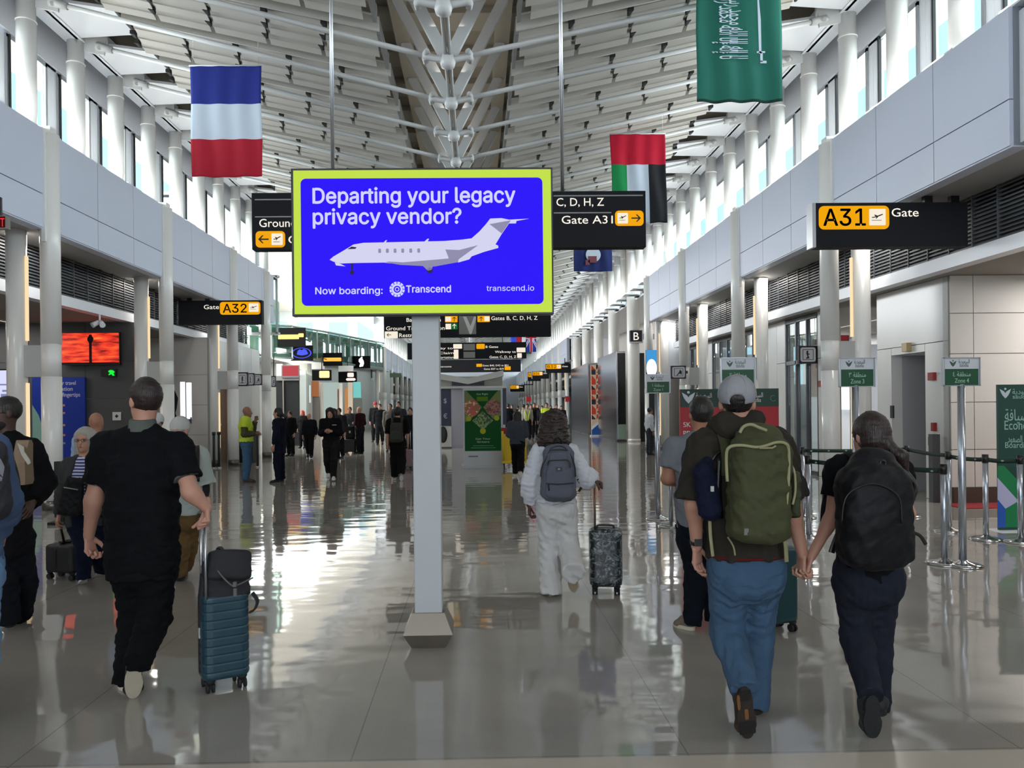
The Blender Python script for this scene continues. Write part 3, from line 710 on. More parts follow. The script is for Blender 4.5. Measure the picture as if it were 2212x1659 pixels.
T.poly(mb, Z([(810, 798), (950, 775), (1390, 770), (1400, 800), (1200, 835), (930, 820)]), .0055, .002, 1)
T.poly(mb, Z([(800, 790), (1000, 770), (1320, 772), (950, 800)]), .007, .002, 0)
T.poly(mb, Z([(512, 692), (545, 672), (586, 678), (575, 690)]), .0055, .002, 2)
for x in (768, 829, 890, 951, 1015, 1078): T.rect(mb, zu(x - 11), zv(690), zu(x + 11), zv(724), .0055, .002, 1, r=.006)
T.poly(mb, Z([(800, 640), (818, 622), (828, 622), (816, 640)]), .004, .002, 0); T.poly(mb, Z([(1125, 634), (1150, 612), (1162, 614), (1150, 634)]), .004, .002, 0)
for x, y, r in ((547, 878, 17), (1165, 865, 24)):
    T.poly(mb, [(zu(x + r * math.cos(a)), zv(y + r * math.sin(a))) for a in [2 * PI * i / 16 for i in range(16)]], .0055, .002, 2)
T.poly(mb, Z([(538, 805), (556, 805), (552, 870), (542, 870)]), .0055, .002, 2); T.poly(mb, Z([(1110, 830), (1190, 830), (1180, 860), (1150, 870)]), .0055, .002, 1)
T.poly(mb, Z([(410, 795), (440, 800), (495, 828), (420, 820)]), .004, .002, 0)
T.part('jet_picture', mb, [M_jetw, M_jetg, M_jetd])
# ------------------------------------------------------------------ overhead direction signs
M_line = mat('sign_rule', '#9a9a98', .5)
M_green = mat('sign_green', '#1f7a34', .5, emit=.6)
def rods(pl, us, ztop, r=.022):
    for u in us:
        p = pl.P(u, 0, -pl.th / 2); obj('hanger_rod', MB().tube([p - (0, 0, .02), (p[0], p[1], ztop)], r, 12), M_alu, pl.e)
s1 = Plate('overhead_sign', 544, 414.5, 1395, 536, 8.85, .16, M_sign, 'wide black overhead sign behind the screen, with Gate A31 and a right arrow', 'sign', 'overhead direction signs')
V = lambda y: (y - 414.5) / 121.5; U = lambda x: (x - 544) / 851
rods(s1, (U(716), U(1216)), 8.6)
mb = MB(); dm = MB(); yl = MB(); wt = MB()
for x0, x1, y in ((551, 760, 429), (551, 760, 466), (1195, 1389, 424.5), (1195, 1320, 461.5)): mb = MB(); s1.rect(mb, U(x0), V(y - 1.2), U(x1), V(y + 1.2), 0, .004); s1.part('rule', mb, M_line)
s1.line(M_wtext, 'Ground Transportation', U(560), V(488), .145, U(800), bold=.034)
s1.line(M_wtext, 'Concourses B', U(622), V(524), .145, U(800), bold=.034)
s1.line(M_wtext, 'C, D, H, Z', U(1201), V(446.5), .142, U(1304), bold=.034)
s1.line(M_wtext, 'Gate A31', U(1212), V(485), .142, U(1323), bold=.034)
for a, b, fl in ((552, 615, 0), (1328, 1390, 1)):
    y0, y1 = (497, 532) if not fl else (457.5, 490.5)
    yl = MB(); wt = MB(); dm = MB(); s1.rect(yl, U(a), V(y0), U(b), V(y1), 0, .006, r=.045)
    if not fl: w0_, w1_, a0, a1 = 586, 610, 557, 581
    else: w0_, w1_, a0, a1 = 1333, 1356, 1361, 1386
    s1.rect(wt, U(w0_), V(y0 + 5), U(w1_), V(y1 - 5), .006, .003, r=.01)
    jet_icon(s1, dm, U(w0_ + 4), V(y0 + 9), U(w1_ - 4), V(y1 - 13), .0095)
    arrow(s1, dm, U(a0), V(y0 + 6), U(a1), V(y1 - 6), .0065, 180 * fl)
    s1.part('yellow_plaque', yl, M_yel); s1.part('white_tile', wt, M_wlit); s1.part('symbol', dm, M_ink)
s2 = Plate('overhead_sign', 829, 664, 1190, 728, 20.4, .2, M_sign, 'wide black overhead sign under the screen, with Gates B, C, D, H, Z', 'sign', 'overhead direction signs')
V = lambda y: (y - 664) / 64; U = lambda x: (x - 829) / 361
rods(s2, (.2, .8), 8.6)
s2.line(M_wtext, 'Baggage Claim', U(878), V(694), .13, U(952), bold=.034); s2.line(M_wtext, 'Ground Transportation', U(834), V(712), .13, U(960), bold=.034)
s2.line(M_wtext, 'Restrooms', U(862), V(727), .13, U(920), bold=.034); s2.line(M_wtext, 'Gates B, C, D, H, Z', U(1061), V(692), .13, U(1161), bold=.034)
yl = MB(); wt = MB(); dm = MB(); gr = MB(); pic = MB()
for a, b in ((961, 988), (1031, 1058)): s2.rect(yl, U(a), V(682), U(b), V(696), 0, .006, r=.02)
s2.rect(gr, U(974), V(698), U(988), V(711.5), 0, .006, r=.02)
s2.rect(wt, U(962), V(684), U(974), V(694), .006, .003); s2.rect(wt, U(1046), V(684), U(1057), V(694), .006, .003)
s2.rect(wt, U(962), V(699), U(974), V(711), 0, .006); s2.rect(wt, U(831), V(714.5), U(859), V(729.4), 0, .006, r=.02)
arrow(s2, dm, U(975), V(684), U(987), V(694.5), .0065, 90); arrow(s2, dm, U(1033), V(684), U(1045), V(694.5), .0065, 90); arrow(s2, dm, U(834), V(717), U(846), V(727), .0065, 0)
arrow(s2, wt, U(975), V(699), U(987), V(710), .0065, 90)
s2.part('yellow_plaque', yl, M_yel); s2.part('green_plaque', gr, M_green); s2.part('white_tile', wt, M_wlit); s2.part('symbol', dm, M_ink)
s2.rect(pic, U(991), V(683), U(1028), V(722), 0, .004, 0); s2.poly(pic, [(U(1000), V(684)), (U(1007), V(684)), (U(1016), V(704)), (U(1024), V(684)), (U(1028), V(684)), (U(1028), V(690)), (U(1018), V(722)), (U(1014), V(722))], .004, .002, 1)
s2.part('centre_picture', pic, [mat('grey_picture', '#8c8984', .6), mat('pale_picture', '#dcdcd8', .6)])
s3 = Plate('overhead_sign', 880, 740, 1137, 775, 30, .2, M_sign, 'third black overhead sign down the hall, with B Gates and Walkway to', 'sign', 'overhead direction signs')
V = lambda y: (y - 740) / 35; U = lambda x: (x - 880) / 257
rods(s3, (.2, .8), 8.6)
yl = MB(); wt = MB()
s3.line(M_wtext, 'Walkway to', U(912), V(754), .14, U(978), bold=.03); s3.line(M_wtext, 'Baggage Claim', U(900), V(764.5), .14, U(980), bold=.03); s3.line(M_wtext, 'Ground Transportation', U(895), V(774), .14, U(980), bold=.03)
s3.line(M_wtext, 'B Gates', U(1049), V(752), .14, U(1076), bold=.03); s3.line(M_wtext, 'Walkway to', U(1069), V(763), .14, U(1114), bold=.03); s3.line(M_wtext, 'Gates C, D, H, Z', U(1057), V(774), .14, U(1115), bold=.03)
s3.rect(yl, U(1029), V(743), U(1047), V(754), 0, .006, r=.03); s3.part('yellow_plaque', yl, M_yel)
for a, b, y in ((979, 998, 743), (980, 990, 755), (980, 990, 765), (1116, 1135, 752), (1117, 1127, 764)): s3.rect(wt, U(a), V(y), U(b), V(y + 10), .001, .006, r=.02)
s3.part('white_tile', wt, M_wlit)
pc = MB(); [s3.rect(pc, U(1001), V(a), U(1026), V(b), 0, .004) for a, b in ((743, 757), (760, 773))]; s3.part('centre_picture', pc, MATS['grey_picture'])
s4 = Plate('overhead_sign', 922, 777, 1125, 804, 41, .2, M_sign, 'fourth black overhead sign farthest down the hall, just above the kiosk roof', 'sign', 'overhead direction signs')
V = lambda y: (y - 777) / 27; U = lambda x: (x - 922) / 203
rods(s4, (.2, .8), 8.6)
yl = MB()
s4.line(M_wtext, 'Restrooms', U(945), V(793), .13, U(975), bold=.03); s4.line(M_wtext, 'Gates B40, D42 to B51', U(1042), V(791.5), .13, U(1098), bold=.03); s4.line(M_wtext, 'Gates B37 to B39', U(1045), V(799), .13, U(1088), bold=.03)
s4.rect(yl, U(1029), V(786), U(1041), V(792.5), 0, .006); s4.rect(yl, U(1090), V(792), U(1103), V(800), 0, .006); s4.part('yellow_plaque', yl, M_yel)
# ------------------------------------------------------------------ gate number signs
def gate_sign(px0, py0, px1, py1, Y, num, label, plaque, tile, num_u, gate_u, posts, base_v, ztop=4.68, deep=True):
    p = Plate('gate_sign', px0, py0, px1, py1, Y, .2, M_sign, label, 'sign', 'gate number signs')
    ed = MB().box((p.x0 - .05, Y, p.z0), (p.x0, Y + .2, p.z1)); p.part('edge_trim', ed, M_alu)
    for u in posts: q = p.P(u, 0, -.1); p.part('hanger_post', MB().box((q[0] - .06, Y + .06, q[2] - .02), (q[0] + .06, Y + .14, ztop)), M_black)
    m_ = MB(); p.rect(m_, *plaque, 0, .006, r=.075 * p.Hh() / .64); p.part('yellow_plaque', m_, M_yel)
    m_ = MB(); p.rect(m_, *tile, .006, .003, r=.012); p.part('white_tile', m_, M_wlit)
    global USE_INTER
    USE_INTER = INTER is not None; m_ = MB(); p.text(m_, num, num_u[0], base_v[0], base_v[1], num_u[1], d=.0065, bold=.014); USE_INTER = False
    du, dv = tile[2] - tile[0], tile[3] - tile[1]; jet_icon(p, m_, tile[0] + .14 * du, tile[1] + .24 * dv, tile[2] - .16 * du, tile[1] + .66 * dv, .0095); p.part('symbol', m_, M_ink)
    m_ = MB(); p.text(m_, 'Gate', gate_u[0], base_v[2], base_v[3], gate_u[1], bold=.034); p.part('lettering', m_, M_wtext)
    return p
q = lambda x: (x - 132) / (2040 - 132); r_ = lambda y: (y - 103) / (657 - 103)
gate_sign(1762.5, 437.5, 2090.5, 533, 11, 'A31', 'large black and yellow Gate A31 sign hanging at the upper right', (q(168), r_(143), q(1050), r_(436)), (q(798), r_(183), q(1004), r_(388)), (q(225), q(752)), (q(1082), q(1420)), (q(1582), q(1918)), (r_(388), .375, r_(280), .19))
q = lambda x: (x - 1330) / (1955 - 1330); r_ = lambda y: (y - 757) / (938 - 757)
gate_sign(385, 649, 565.5, 700.5, 20.8, 'A32', 'black and yellow Gate A32 sign at the left between the column pairs', (q(1642), r_(769), q(1945), r_(866)), (q(1858), r_(781), q(1932), r_(846)), (q(1665), q(1842)), (q(1522), q(1636)), (.12, .34), (r_(850), .36, r_(822), .18))
for (x0, y0, x1, y1, Y, n, lb) in ((1179, 786, 1233, 805.5, 53.6, 'B32', 'small far Gate B32 sign on the right, nearest of the distant row'), (1150, 802, 1186, 818, 58, 'B34', 'small far Gate B34 sign on the right, second of the distant row'), (1140, 804, 1168, 823, 66, 'B36', 'small far Gate B36 sign half hidden behind the Gate B34 sign'), (1102, 832, 1133, 846, 84, 'B38', 'farthest small Gate B38 sign on the right beside the kiosk roof')):
    p = gate_sign(x0, y0, x1, y1, Y, n, lb, (.02, .06, .62, .55), (.45, .12, .59, .48), (.06, .42), (.66, .88), (), (.47, .32, .36, .17)); p.part('wall_arm', MB().box((p.x1 - .1, Y + .05, p.z1), (XR + .02, Y + .15, p.z1 + .1)).box((XR - .05, Y + .05, p.z1), (XR + .02, Y + .15, 4.9)), M_black)
# ------------------------------------------------------------------ flags
def flag(px0, py0, px1, py1, Y, bands, label, nx=28, nz=44, dark=None, sway=.02, shear=0.0):
    """a hanging cloth with soft vertical folds; bands(u,v) gives the material index"""
    x0, x1 = at(px0, (py0 + py1) / 2, Y)[0], at(px1, (py0 + py1) / 2, Y)[0]; z1, z0 = at((px0 + px1) / 2, py0, Y)[2], at((px0 + px1) / 2, py1, Y)[2]
    cols, fn, extra = bands
    mb = MB(); V = []; ph = random.random() * 6
    for j in range(nz + 1):
        for i in range(nx + 1):
            u, v = i / nx, j / nz
            y = Y + (sway * math.sin(u * 21 + ph + .8 * math.sin(v * 5)) + sway * .6 * math.sin(u * 9 - v * 4 + ph)) * (.35 + .65 * v)
            x = x0 + (x1 - x0) * u + shear * v * (x1 - x0) + .012 * math.sin(v * 9 + ph) * (u - .5)
            V.append((x, y, z1 + (z0 - z1) * v + .015 * math.sin(u * 3.1) * v * -1))
    F = []; mi = []
    for j in range(nz):
        for i in range(nx):
            F.append((j * (nx + 1) + i, j * (nx + 1) + i + 1, (j + 1) * (nx + 1) + i + 1, (j + 1) * (nx + 1) + i)); mi.append(fn((i + .5) / nx, (j + .5) / nz))
    mb.v = V; mb.f = F; mb.m = mi; mb.smooth = [True] * len(F)
    e = empty('flag', ((x0 + x1) / 2, Y, z0), label, 'flag', 'national and state flags')
    c = obj('cloth', mb, cols, e); sm = c.modifiers.new('thickness', 'SOLIDIFY'); sm.thickness = .004; sm.offset = 0
    obj('flag_pole', MB().tube([(x0 - .02, Y, z1 + .01), (x1 + .02, Y, z1 + .01)], .014, 8), M_white, e)
    for x in (x0 + .05, x1 - .05): obj('hanging_wire', MB().tube([(x, Y, z1), (x, Y, min(9.15, z1 + 3))], .003, 5), M_steel, e)
    if extra:
        mb = MB(); extra(mb, lambda u, v, d=.05: np.array([x0 + (x1 - x0) * u, Y - d - .02, z1 + (z0 - z1) * v]), x1 - x0, z1 - z0)
        obj('emblem', mb, mat('flag_white', '#dfe6ea', .8), e)
    return e
fm = lambda n, c: mat('flag_' + n, c, .85, bump=.15, bscale=120)
cF = [fm('navy', '#182a86'), fm('white', '#c9d6e4'), fm('red', '#b0102c')]
flag(412, 143, 565.5, 381, 13.15, (cF, lambda u, v: 0 if v < .335 else 1 if v < .67 else 2, None), 'hanging flag of blue, white and red bands at the upper left')
cU = [fm('red2', '#c40a30'), fm('green', '#0a8a48'), fm('white', '#c9d6e4'), fm('black', '#14161c')]
flag(1319, 290, 1437, 481, 16.9, (cU, lambda u, v: 0 if v < .345 else (1 if u < .29 else 2 if u < .68 else 3), None), 'hanging flag with red top and green, white and black strips', shear=.04, sway=.035)
def saudi(mb, P, w, h):
    t = shape_ar('لا إله إلا الله محمد رسول الله')
    for u, b in ((.40, 0), (.50, 1)):
        pass
    text_into(mb, t, P(.255, .02), w * .30, h * .66, 'l', .02, u=(0, 0, -1), w=(1, 0, 0))
    text_into(mb, t, P(.37, .06), w * .30, h * .62, 'l', .02, u=(0, 0, -1), w=(1, 0, 0))
    a = P(.715, .2); b = P(.745, .64)
    mb.prism([(-.018, 0), (.004, .03), (.03, .38 * h / 1.8), (.034, 1), (.0, 1)], (a[0], a[1], a[2]), (1, 0, 0), (0, 0, -(a[2] - b[2])), (0, .004, 0))
    mb.box((b[0] - .07, b[1], b[2] + .01), (b[0] + .05, b[1] + .004, b[2] + .035)); mb.box((b[0] - .02, b[1], b[2] - .12), (b[0] + .015, b[1] + .004, b[2] + .02)); mb.box((b[0] - .02, b[1], b[2] - .14), (b[0] + .07, b[1] + .004, b[2] - .105))
flag(1504, -56, 1688, 220, 11.2, ([fm('teal_green', '#1d6b5c'), fm('hem', '#0f3a34')], lambda u, v: 1 if v > .985 else 0, saudi), 'hanging green flag with white script and sword at the top right', sway=.03)
def seal(mb, P, w, h):
    c = P(.5, .72); n = 30
    mb.add([c] + [c + np.array([.24 * math.cos(2 * PI * i / n), 0, .24 * math.sin(2 * PI * i / n)]) for i in range(n)], [(0, 1 + i, 1 + (i + 1) % n) for i in range(n)])
fv = flag(1239, 462, 1322, 586, 24.7, ([fm('navy2', '#1c2c66')], lambda u, v: 0, seal), 'dark blue flag with a white round seal behind the C, D, H, Z sign')
obj('seal_figures', MB().box((at(1272, 552, 24.5)[0], 24.60, at(1272, 566, 24.5)[2]), (at(1290, 552, 24.5)[0], 24.62, at(1272, 552, 24.5)[2])).box((at(1266, 560, 24.5)[0], 24.60, at(1266, 571, 24.5)[2]), (at(1275, 552, 24.5)[0], 24.62, at(1272, 560, 24.5)[2])), mat('seal_red', '#7c4348', .8), fv)
def uk(u, v):
    du, dv = abs(u - .5), abs(v - .5)
    if du < .09 or dv < .06: return 2
    if du < .16 or dv < .1: return 1
    d = abs(du * .62 - dv) 
    return 2 if d < .025 else 1 if d < .07 else 0
flag(1136, 692, 1158, 760, 61, ([fm('navy', '#1a2a6e'), cF[1], cF[2]], uk, None), 'small far flag with red and white crosses on blue')
flag(1103, 690, 1127, 741, 55, ([fm('azure', '#2a4fd0'), cF[2]], lambda u, v: 0 if u < .5 else 1, None), 'small far blue and red flag below the second overhead sign')
flag(1137, 700, 1148, 764, 70, ([fm('pine', '#2a4a3a')], lambda u, v: 0, None), 'tiny far dark green flag below the red and white crossed flag')
# ------------------------------------------------------------------ screens, posters and small signs at the left
p = Plate('wall_screen', 128, 718, 259, 788, 17.75, .06, M_black, 'wall screen with a red sunset and a dark tower on the grey wall', 'screen')
def sunset():
    m = bpy.data.materials.new('screen_sunset'); m.use_nodes = True; n = m.node_tree.nodes; L = m.node_tree.links; b = n['Principled BSDF']
    tc = n.new('ShaderNodeTexCoord'); mp = n.new('ShaderNodeMapping'); mp.inputs['Scale'].default_value = (1.5, 1, 9)
    t = n.new('ShaderNodeTexNoise'); t.inputs['Scale'].default_value = 1.6; t.inputs['Detail'].default_value = 6
    r = n.new('ShaderNodeValToRGB'); e = r.color_ramp.elements; e[0].position = .35; e[0].color = lin('#6e1410'); e[1].position = .62; e[1].color = lin('#ff5a26')
    e.new(.48).color = lin('#e8301c'); e.new(.75).color = lin('#ff9a3c')
    L.new(tc.outputs['Object'], mp.inputs[0]); L.new(mp.outputs[0], t.inputs['Vector']); L.new(t.outputs['Fac'], r.inputs['Fac'])
    b.inputs['Base Color'].default_value = (.05, .01, .01, 1); L.new(r.outputs['Color'], b.inputs['Emission Color']); b.inputs['Emission Strength'].default_value = 1.0
    return m
mb = MB(); p.rect(mb, .015, .02, .985, .97, 0, .002); p.part('sunset_picture', mb, sunset())
mb = MB(); u_ = .515
p.poly(mb, [(u_ - .022, .95), (u_ - .022, .33), (u_ - .05, .24), (u_ - .05, .17), (u_ - .028, .12), (u_ - .02, .07), (u_ + .02, .07), (u_ + .028, .12), (u_ + .05, .17), (u_ + .05, .24), (u_ + .022, .33), (u_ + .022, .95)], .002, .002)
p.rect(mb, .015, .93, .985, .97, .002, .002); p.part('tower_silhouette', mb, mat('silhouette', '#140608', .9))
p = Plate('exit_sign', 218, 797, 250, 814, 17.8, .05, M_black, 'green lit running figure exit sign on the grey wall under the sunset screen', 'sign')
mb = MB(); p.poly(mb, [(.50, .25), (.62, .12), (.8, .15), (.95, .4), (.85, .55), (.93, .85), (.8, .88), (.7, .66), (.55, .8), (.5, .7), (.62, .5), (.52, .42)], 0, .003); p.part('running_figure', mb, mat('exit_green', '#18e23c', .4, emit=1.2))
p = Plate('wall_plaque', 243, 890, 261, 908, 17.86, .03, mat('plaque_white', '#d4d4d0', .5), 'small square white plaque on the grey wall beside the man in black', 'plaque')
mb = MB(); p.rect(mb, .3, .42, .7, .58, 0, .002); p.rect(mb, .42, .3, .58, .7, 0, .002); p.part('symbol', mb, M_dark)
p = Plate('poster', 70, 815, 184, 1010, 17.82, .06, mat('poster_blue', '#0c2f96', .45), 'tall blue travel information poster behind the left columns', 'poster')
mb = MB()
p.text(mb, 'Find your travel', .28, .085, .045, .83, bold=.01); p.text(mb, 'information', .28, .15, .045, .77, bold=.01); p.text(mb, 'at your fingertips', .28, .215, .045, .91, bold=.01)
p.text(mb, 'dca.', .58, .955, .02, .72); p.part('lettering', mb, mat('poster_white', '#d8dcec', .6))
mb = MB()
for v, c in ((.30, 0), (.385, 0), (.52, 0), (.63, 0), (.72, 1)): p.rect(mb, .5, v, .62, v + .022, 0, .002, c)
p.poly(mb, [(.0, .3), (.12, .42), (.22, .6), (.24, .75), (.0, .75)], 0, .002, 1)
p.part('poster_graphics', mb, [mat('poster_orange', '#d08a3a', .6), mat('poster_green', '#7fa89c', .6)])
p = Plate('lit_screen', -34, 797, 31, 905, 15.5, .08, M_black, 'bright white lit screen at the far left edge behind the man in black jacket', 'screen')
mb = MB(); p.rect(mb, .03, .03, .97, .97, 0, .002); p.part('lit_picture', mb, mat('lit_screen_white', '#dfe0ff', .5, emit=.95))
mb = MB(); [p.rect(mb, a, b, c, d, .002, .002) for a, b, c, d in ((.15, .3, .8, .33), (.6, .42, .9, .46), (.55, .5, .8, .7), (.82, .5, .9, .8))]; p.part('picture_lines', mb, mat('lit_lines', '#9fa2d8', .5, emit=.6))
p = Plate('exit_sign', -22, 466, 15, 494, 10.9, .08, mat('exit_box', '#7c7a74', .5), 'red lit EXIT sign under the white bulkhead at the top left edge', 'sign')
mb = MB(); p.rect(mb, .02, .06, .9, .92, 0, .003); p.part('face', mb, mat('exit_red', '#6b0f12', .5, emit=.25))
mb = MB(); p.text(mb, 'EXIT', .06, .84, .66, .86, bold=.02, d=.006); p.part('lettering', mb, mat('exit_letters', '#ff2a30', .4, emit=1.0)); p.part('hanger_post', MB().box((p.x0 + .1, 10.92, p.z1), (p.x0 + .14, 10.96, 4.65)), M_black)
# lit advert mast and black figure poster in the second left bay
e = empty('lamp_mast', at(403, 1000, 20.5) * (1, 1, 0), 'slim mast with a glowing white light column in front of the beige gate wall', 'lamp')
x = at(403, 900, 20.5)[0]; za, zb = at(400, 905, 20.5)[2], at(400, 825, 20.5)[2]
obj('pole', MB().tube([(x, 20.5, 0), (x, 20.5, zb)], .03, 10).lathe((x, 20.5, 0), [(.2, 0), (.2, .02), (.03, .04)]), M_grey, e)
obj('light_column', MB().box((x - .13, 20.42, za), (x - .02, 20.58, zb)), mat('mast_glow', '#f0f0ff', .4, emit=1.6), e); obj('light_column', MB().box((x + .03, 20.42, za), (x + .11, 20.58, zb - .02)), MATS['mast_glow'], e)
obj('small_placard', MB().box((x - .1, 20.46, 1.25), (x + .12, 20.54, 1.42)), mat('placard_blue', '#31365c', .5), e)
p = Plate('poster', 368, 828, 388, 935, 21.85, .04, mat('poster_paper', '#cfc8bd', .6), 'narrow poster with a dark figure beside the white column near the white cap man', 'poster')
mb = MB(); p.poly(mb, [(.05, .1), (.5, .15), (.85, .3), (.7, .5), (.55, .6), (.85, .8), (.8, .95), (.05, .95)], 0, .002); p.part('dark_figure', mb, mat('figure_ink', '#12131f', .7))
# restroom symbols
M_sbox = mat('symbol_box', '#191a26', .5); M_sface = mat('symbol_face', '#d5d8dc', .4, emit=.25)
def symsign(px0, py0, px1, py1, Y, label, fig, group=None, arm=None):
    p = Plate('symbol_sign', px0, py0, px1, py1, Y, .1, M_sbox, label, 'sign', group)
    mb = MB(); p.rect(mb, .08, .09, .92, .91, 0, .003, r=.05); p.part('face', mb, M_sface)
    mb = MB()
    if fig == 'person': p.poly(mb, [(.46, .3), (.56, .28), (.58, .4), (.56, .55), (.66, .6), (.52, .62), (.5, .7), (.6, .78), (.4, .78), (.46, .68), (.42, .5)], .003, .002)
    elif fig == 'seat': p.poly(mb, [(.42, .28), (.52, .28), (.5, .42), (.62, .48), (.5, .52), (.58, .72), (.36, .74), (.46, .6), (.4, .45)], .003, .002)
    else: p.poly(mb, [(.6, .3), (.72, .45), (.7, .7), (.55, .6), (.4, .78), (.35, .76), (.52, .5)], .003, .002)
    for a, b, c, d in ((.2, .2, .8, .23), (.2, .77, .8, .8), (.2, .2, .23, .8), (.77, .2, .8, .8)): p.rect(mb, a, b, c, d, .003, .002)
    p.part('symbol', mb, M_dark)
    if arm is not None: p.part('wall_arm', MB().box((p.x0 if arm < 0 else p.x1, Y + .03, (p.z0 + p.z1) / 2 - .04), (p.x0 + arm if arm < 0 else p.x1 + arm, Y + .07, (p.z0 + p.z1) / 2 + .04)), M_sbox)
    return p
symsign(512, 804, 535, 834, 23.0, 'nearest of three white symbol signs on the left restroom wall', 'person', 'restroom symbol signs', -.45)
symsign(533, 806, 549, 833, 24.2, 'middle of three white symbol signs on the left restroom wall', 'seat', 'restroom symbol signs', -.4)
symsign(548, 808, 565, 832, 25.2, 'farthest of three white symbol signs on the left restroom wall', 'other', 'restroom symbol signs', -.35)
q_ = symsign(586, 812, 595, 836, 27.5, 'narrow symbol sign just right of the last left column', 'other'); q_.part('hanger_rod', MB().tube([q_.P(.5, .05, -.05), (q_.P(.5, 0)[0], 27.6, 4.3)], .02, 6), M_sbox)
symsign(1726, 747, 1765, 785, 17.0, 'symbol sign of a sitting figure beside the glazed entrance at the right', 'seat', None, .5)
symsign(1449.5, 790, 1482, 818, 22.73, 'symbol sign left of the Zone 2 board', 'other', None, .06)
p = Plate('letter_sign', 1361.5, 713.5, 1387, 738, 33.2, .25, M_sbox, 'square lit sign with a white letter B on the round column', 'sign')
mb = MB(); p.text(mb, 'B', .5, .86, .70, align='c', bold=.05); p.part('lettering', mb, M_wtext); p.part('frame', MB().box((p.x0 - .02, 33.2, p.z0 - .05), (p.x1 + .02, 33.45, p.z0)).box((p.x1, 33.2, p.z0 - .05), (p.x1 + .03, 33.45, p.z1)), M_alu)
p.part('wall_arm', MB().box((p.x1, 33.28, p.z0 + .1), (p.x1 + .55, 33.38, p.z1 - .15)), M_alu)
# ------------------------------------------------------------------ shops across the crossing at the left
def slab(name, px0, py0, px1, py1, Y, m, label, cat, th=.12, em=None):
    p = Plate(name, px0, py0, px1, py1, Y, th, m, label, cat); return p
W = lambda n, px0, py0, px1, py1, Y, c, th=.15, **k: obj(n, MB().box((at(px0, (py0 + py1) / 2, Y)[0], Y, max(0, at((px0 + px1) / 2, py1, Y)[2])), (at(px1, (py0 + py1) / 2, Y)[0], Y + th, at((px0 + px1) / 2, py0, Y)[2])), mat(n + c, c, **k), kind=S)
# back wall of the shops follows the curved bulkhead
bw_ = MB()
for (xa, ya), (xb, yb) in zip(CURVE[:-1], CURVE[1:]):
    bw_.hexa([(xa, ya + 4, 0), (xb, yb + 4, 0), (xb, yb + 4.2, 0), (xa, ya + 4.2, 0)], [(xa, ya + 4, 4.6), (xb, yb + 4, 4.6), (xb, yb + 4.2, 4.6), (xa, ya + 4.2, 4.6)])
obj('wall_shops', bw_, mat('shop_back', '#b9bdb8', .5), kind=S)
cl = MB()
for (xa, ya), (xb, yb) in zip(CURVE[:-1], CURVE[1:]):
    cl.hexa([(xa, ya, 4.5), (xb, yb, 4.5), (xb, yb + 4.2, 4.5), (xa, ya + 4.2, 4.5)], [(xa, ya, 4.6), (xb, yb, 4.6), (xb, yb + 4.2, 4.6), (xa, ya + 4.2, 4.6)])
obj('ceiling_shops', cl, M_white, kind=S)
W('shop_wall_dark', 597, 822, 646, 966, 33.5, '#141416', rough=.8); W('shop_wall_strip', 611, 822, 613, 960, 33.4, '#8a8378')  # black slab puts the dark of the open doorway into colour
W('shop_wall_head', 597, 812, 646, 822, 33.4, '#7b7a78'); W('shop_wall_head', 597, 786, 610, 812, 33.5, '#d9d6d0')
W('shop_pier', 646, 800, 662, 966, 47.0, '#a9b2ae', rough=.3); W('shop_pier', 690, 826, 697, 945, 48.5, '#d6d2c8'); W('shop_pier', 733, 828, 740, 945, 49.0, '#d0ccc4'); W('shop_pier', 752, 826, 762, 945, 49.5, '#c9b8a4')
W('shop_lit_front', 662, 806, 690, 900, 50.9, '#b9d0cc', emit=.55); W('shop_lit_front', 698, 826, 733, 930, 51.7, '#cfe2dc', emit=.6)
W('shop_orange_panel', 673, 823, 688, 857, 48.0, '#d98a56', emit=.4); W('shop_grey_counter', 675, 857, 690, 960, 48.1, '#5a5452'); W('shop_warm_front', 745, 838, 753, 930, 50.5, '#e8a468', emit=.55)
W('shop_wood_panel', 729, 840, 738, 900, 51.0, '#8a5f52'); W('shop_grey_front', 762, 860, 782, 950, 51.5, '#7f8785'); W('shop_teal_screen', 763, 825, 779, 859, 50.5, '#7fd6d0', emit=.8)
W('shop_green_awning', 842, 806, 867, 815, 62, '#8fae8c', emit=.15)
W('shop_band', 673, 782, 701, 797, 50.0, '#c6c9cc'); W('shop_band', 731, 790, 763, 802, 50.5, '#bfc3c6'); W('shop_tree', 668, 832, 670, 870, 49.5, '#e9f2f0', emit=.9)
def shop_sign(px0, py0, px1, py1, Y, label, deco):
    p = Plate('shop_sign', px0, py0, px1, py1, Y, .2, mat('shop_sign_black', '#08080a', .85, spec=.1), label, 'sign', 'lit shop signs')
    q = p.P(.5, .3, -.2)
    p.part('wall_arm', MB().box((q[0] - .05, Y + .18, q[2] - .05), (q[0] + .05, Y + 1.3, q[2] + .05)) if q[2] > 4.6 else MB().tube([p.P(.5, 0, -.1) - (0, 0, .03), np.array([q[0], Y + .1, 4.7])], .03, 6).tube([(q[0], Y + .1, 4.65), (q[0], Y + 1.6, 4.65)], .03, 6), M_black)
    deco(p); return p
def d1(p):
    mb = MB(); p.rect(mb, .03, .36, .78, .60, 0, .01, r=.03); p.rect(mb, .76, .3, .95, .5, 0, .01, r=.04); p.part('lit_lettering', mb, mat('neon_amber', '#ffd976', .4, emit=1.3))
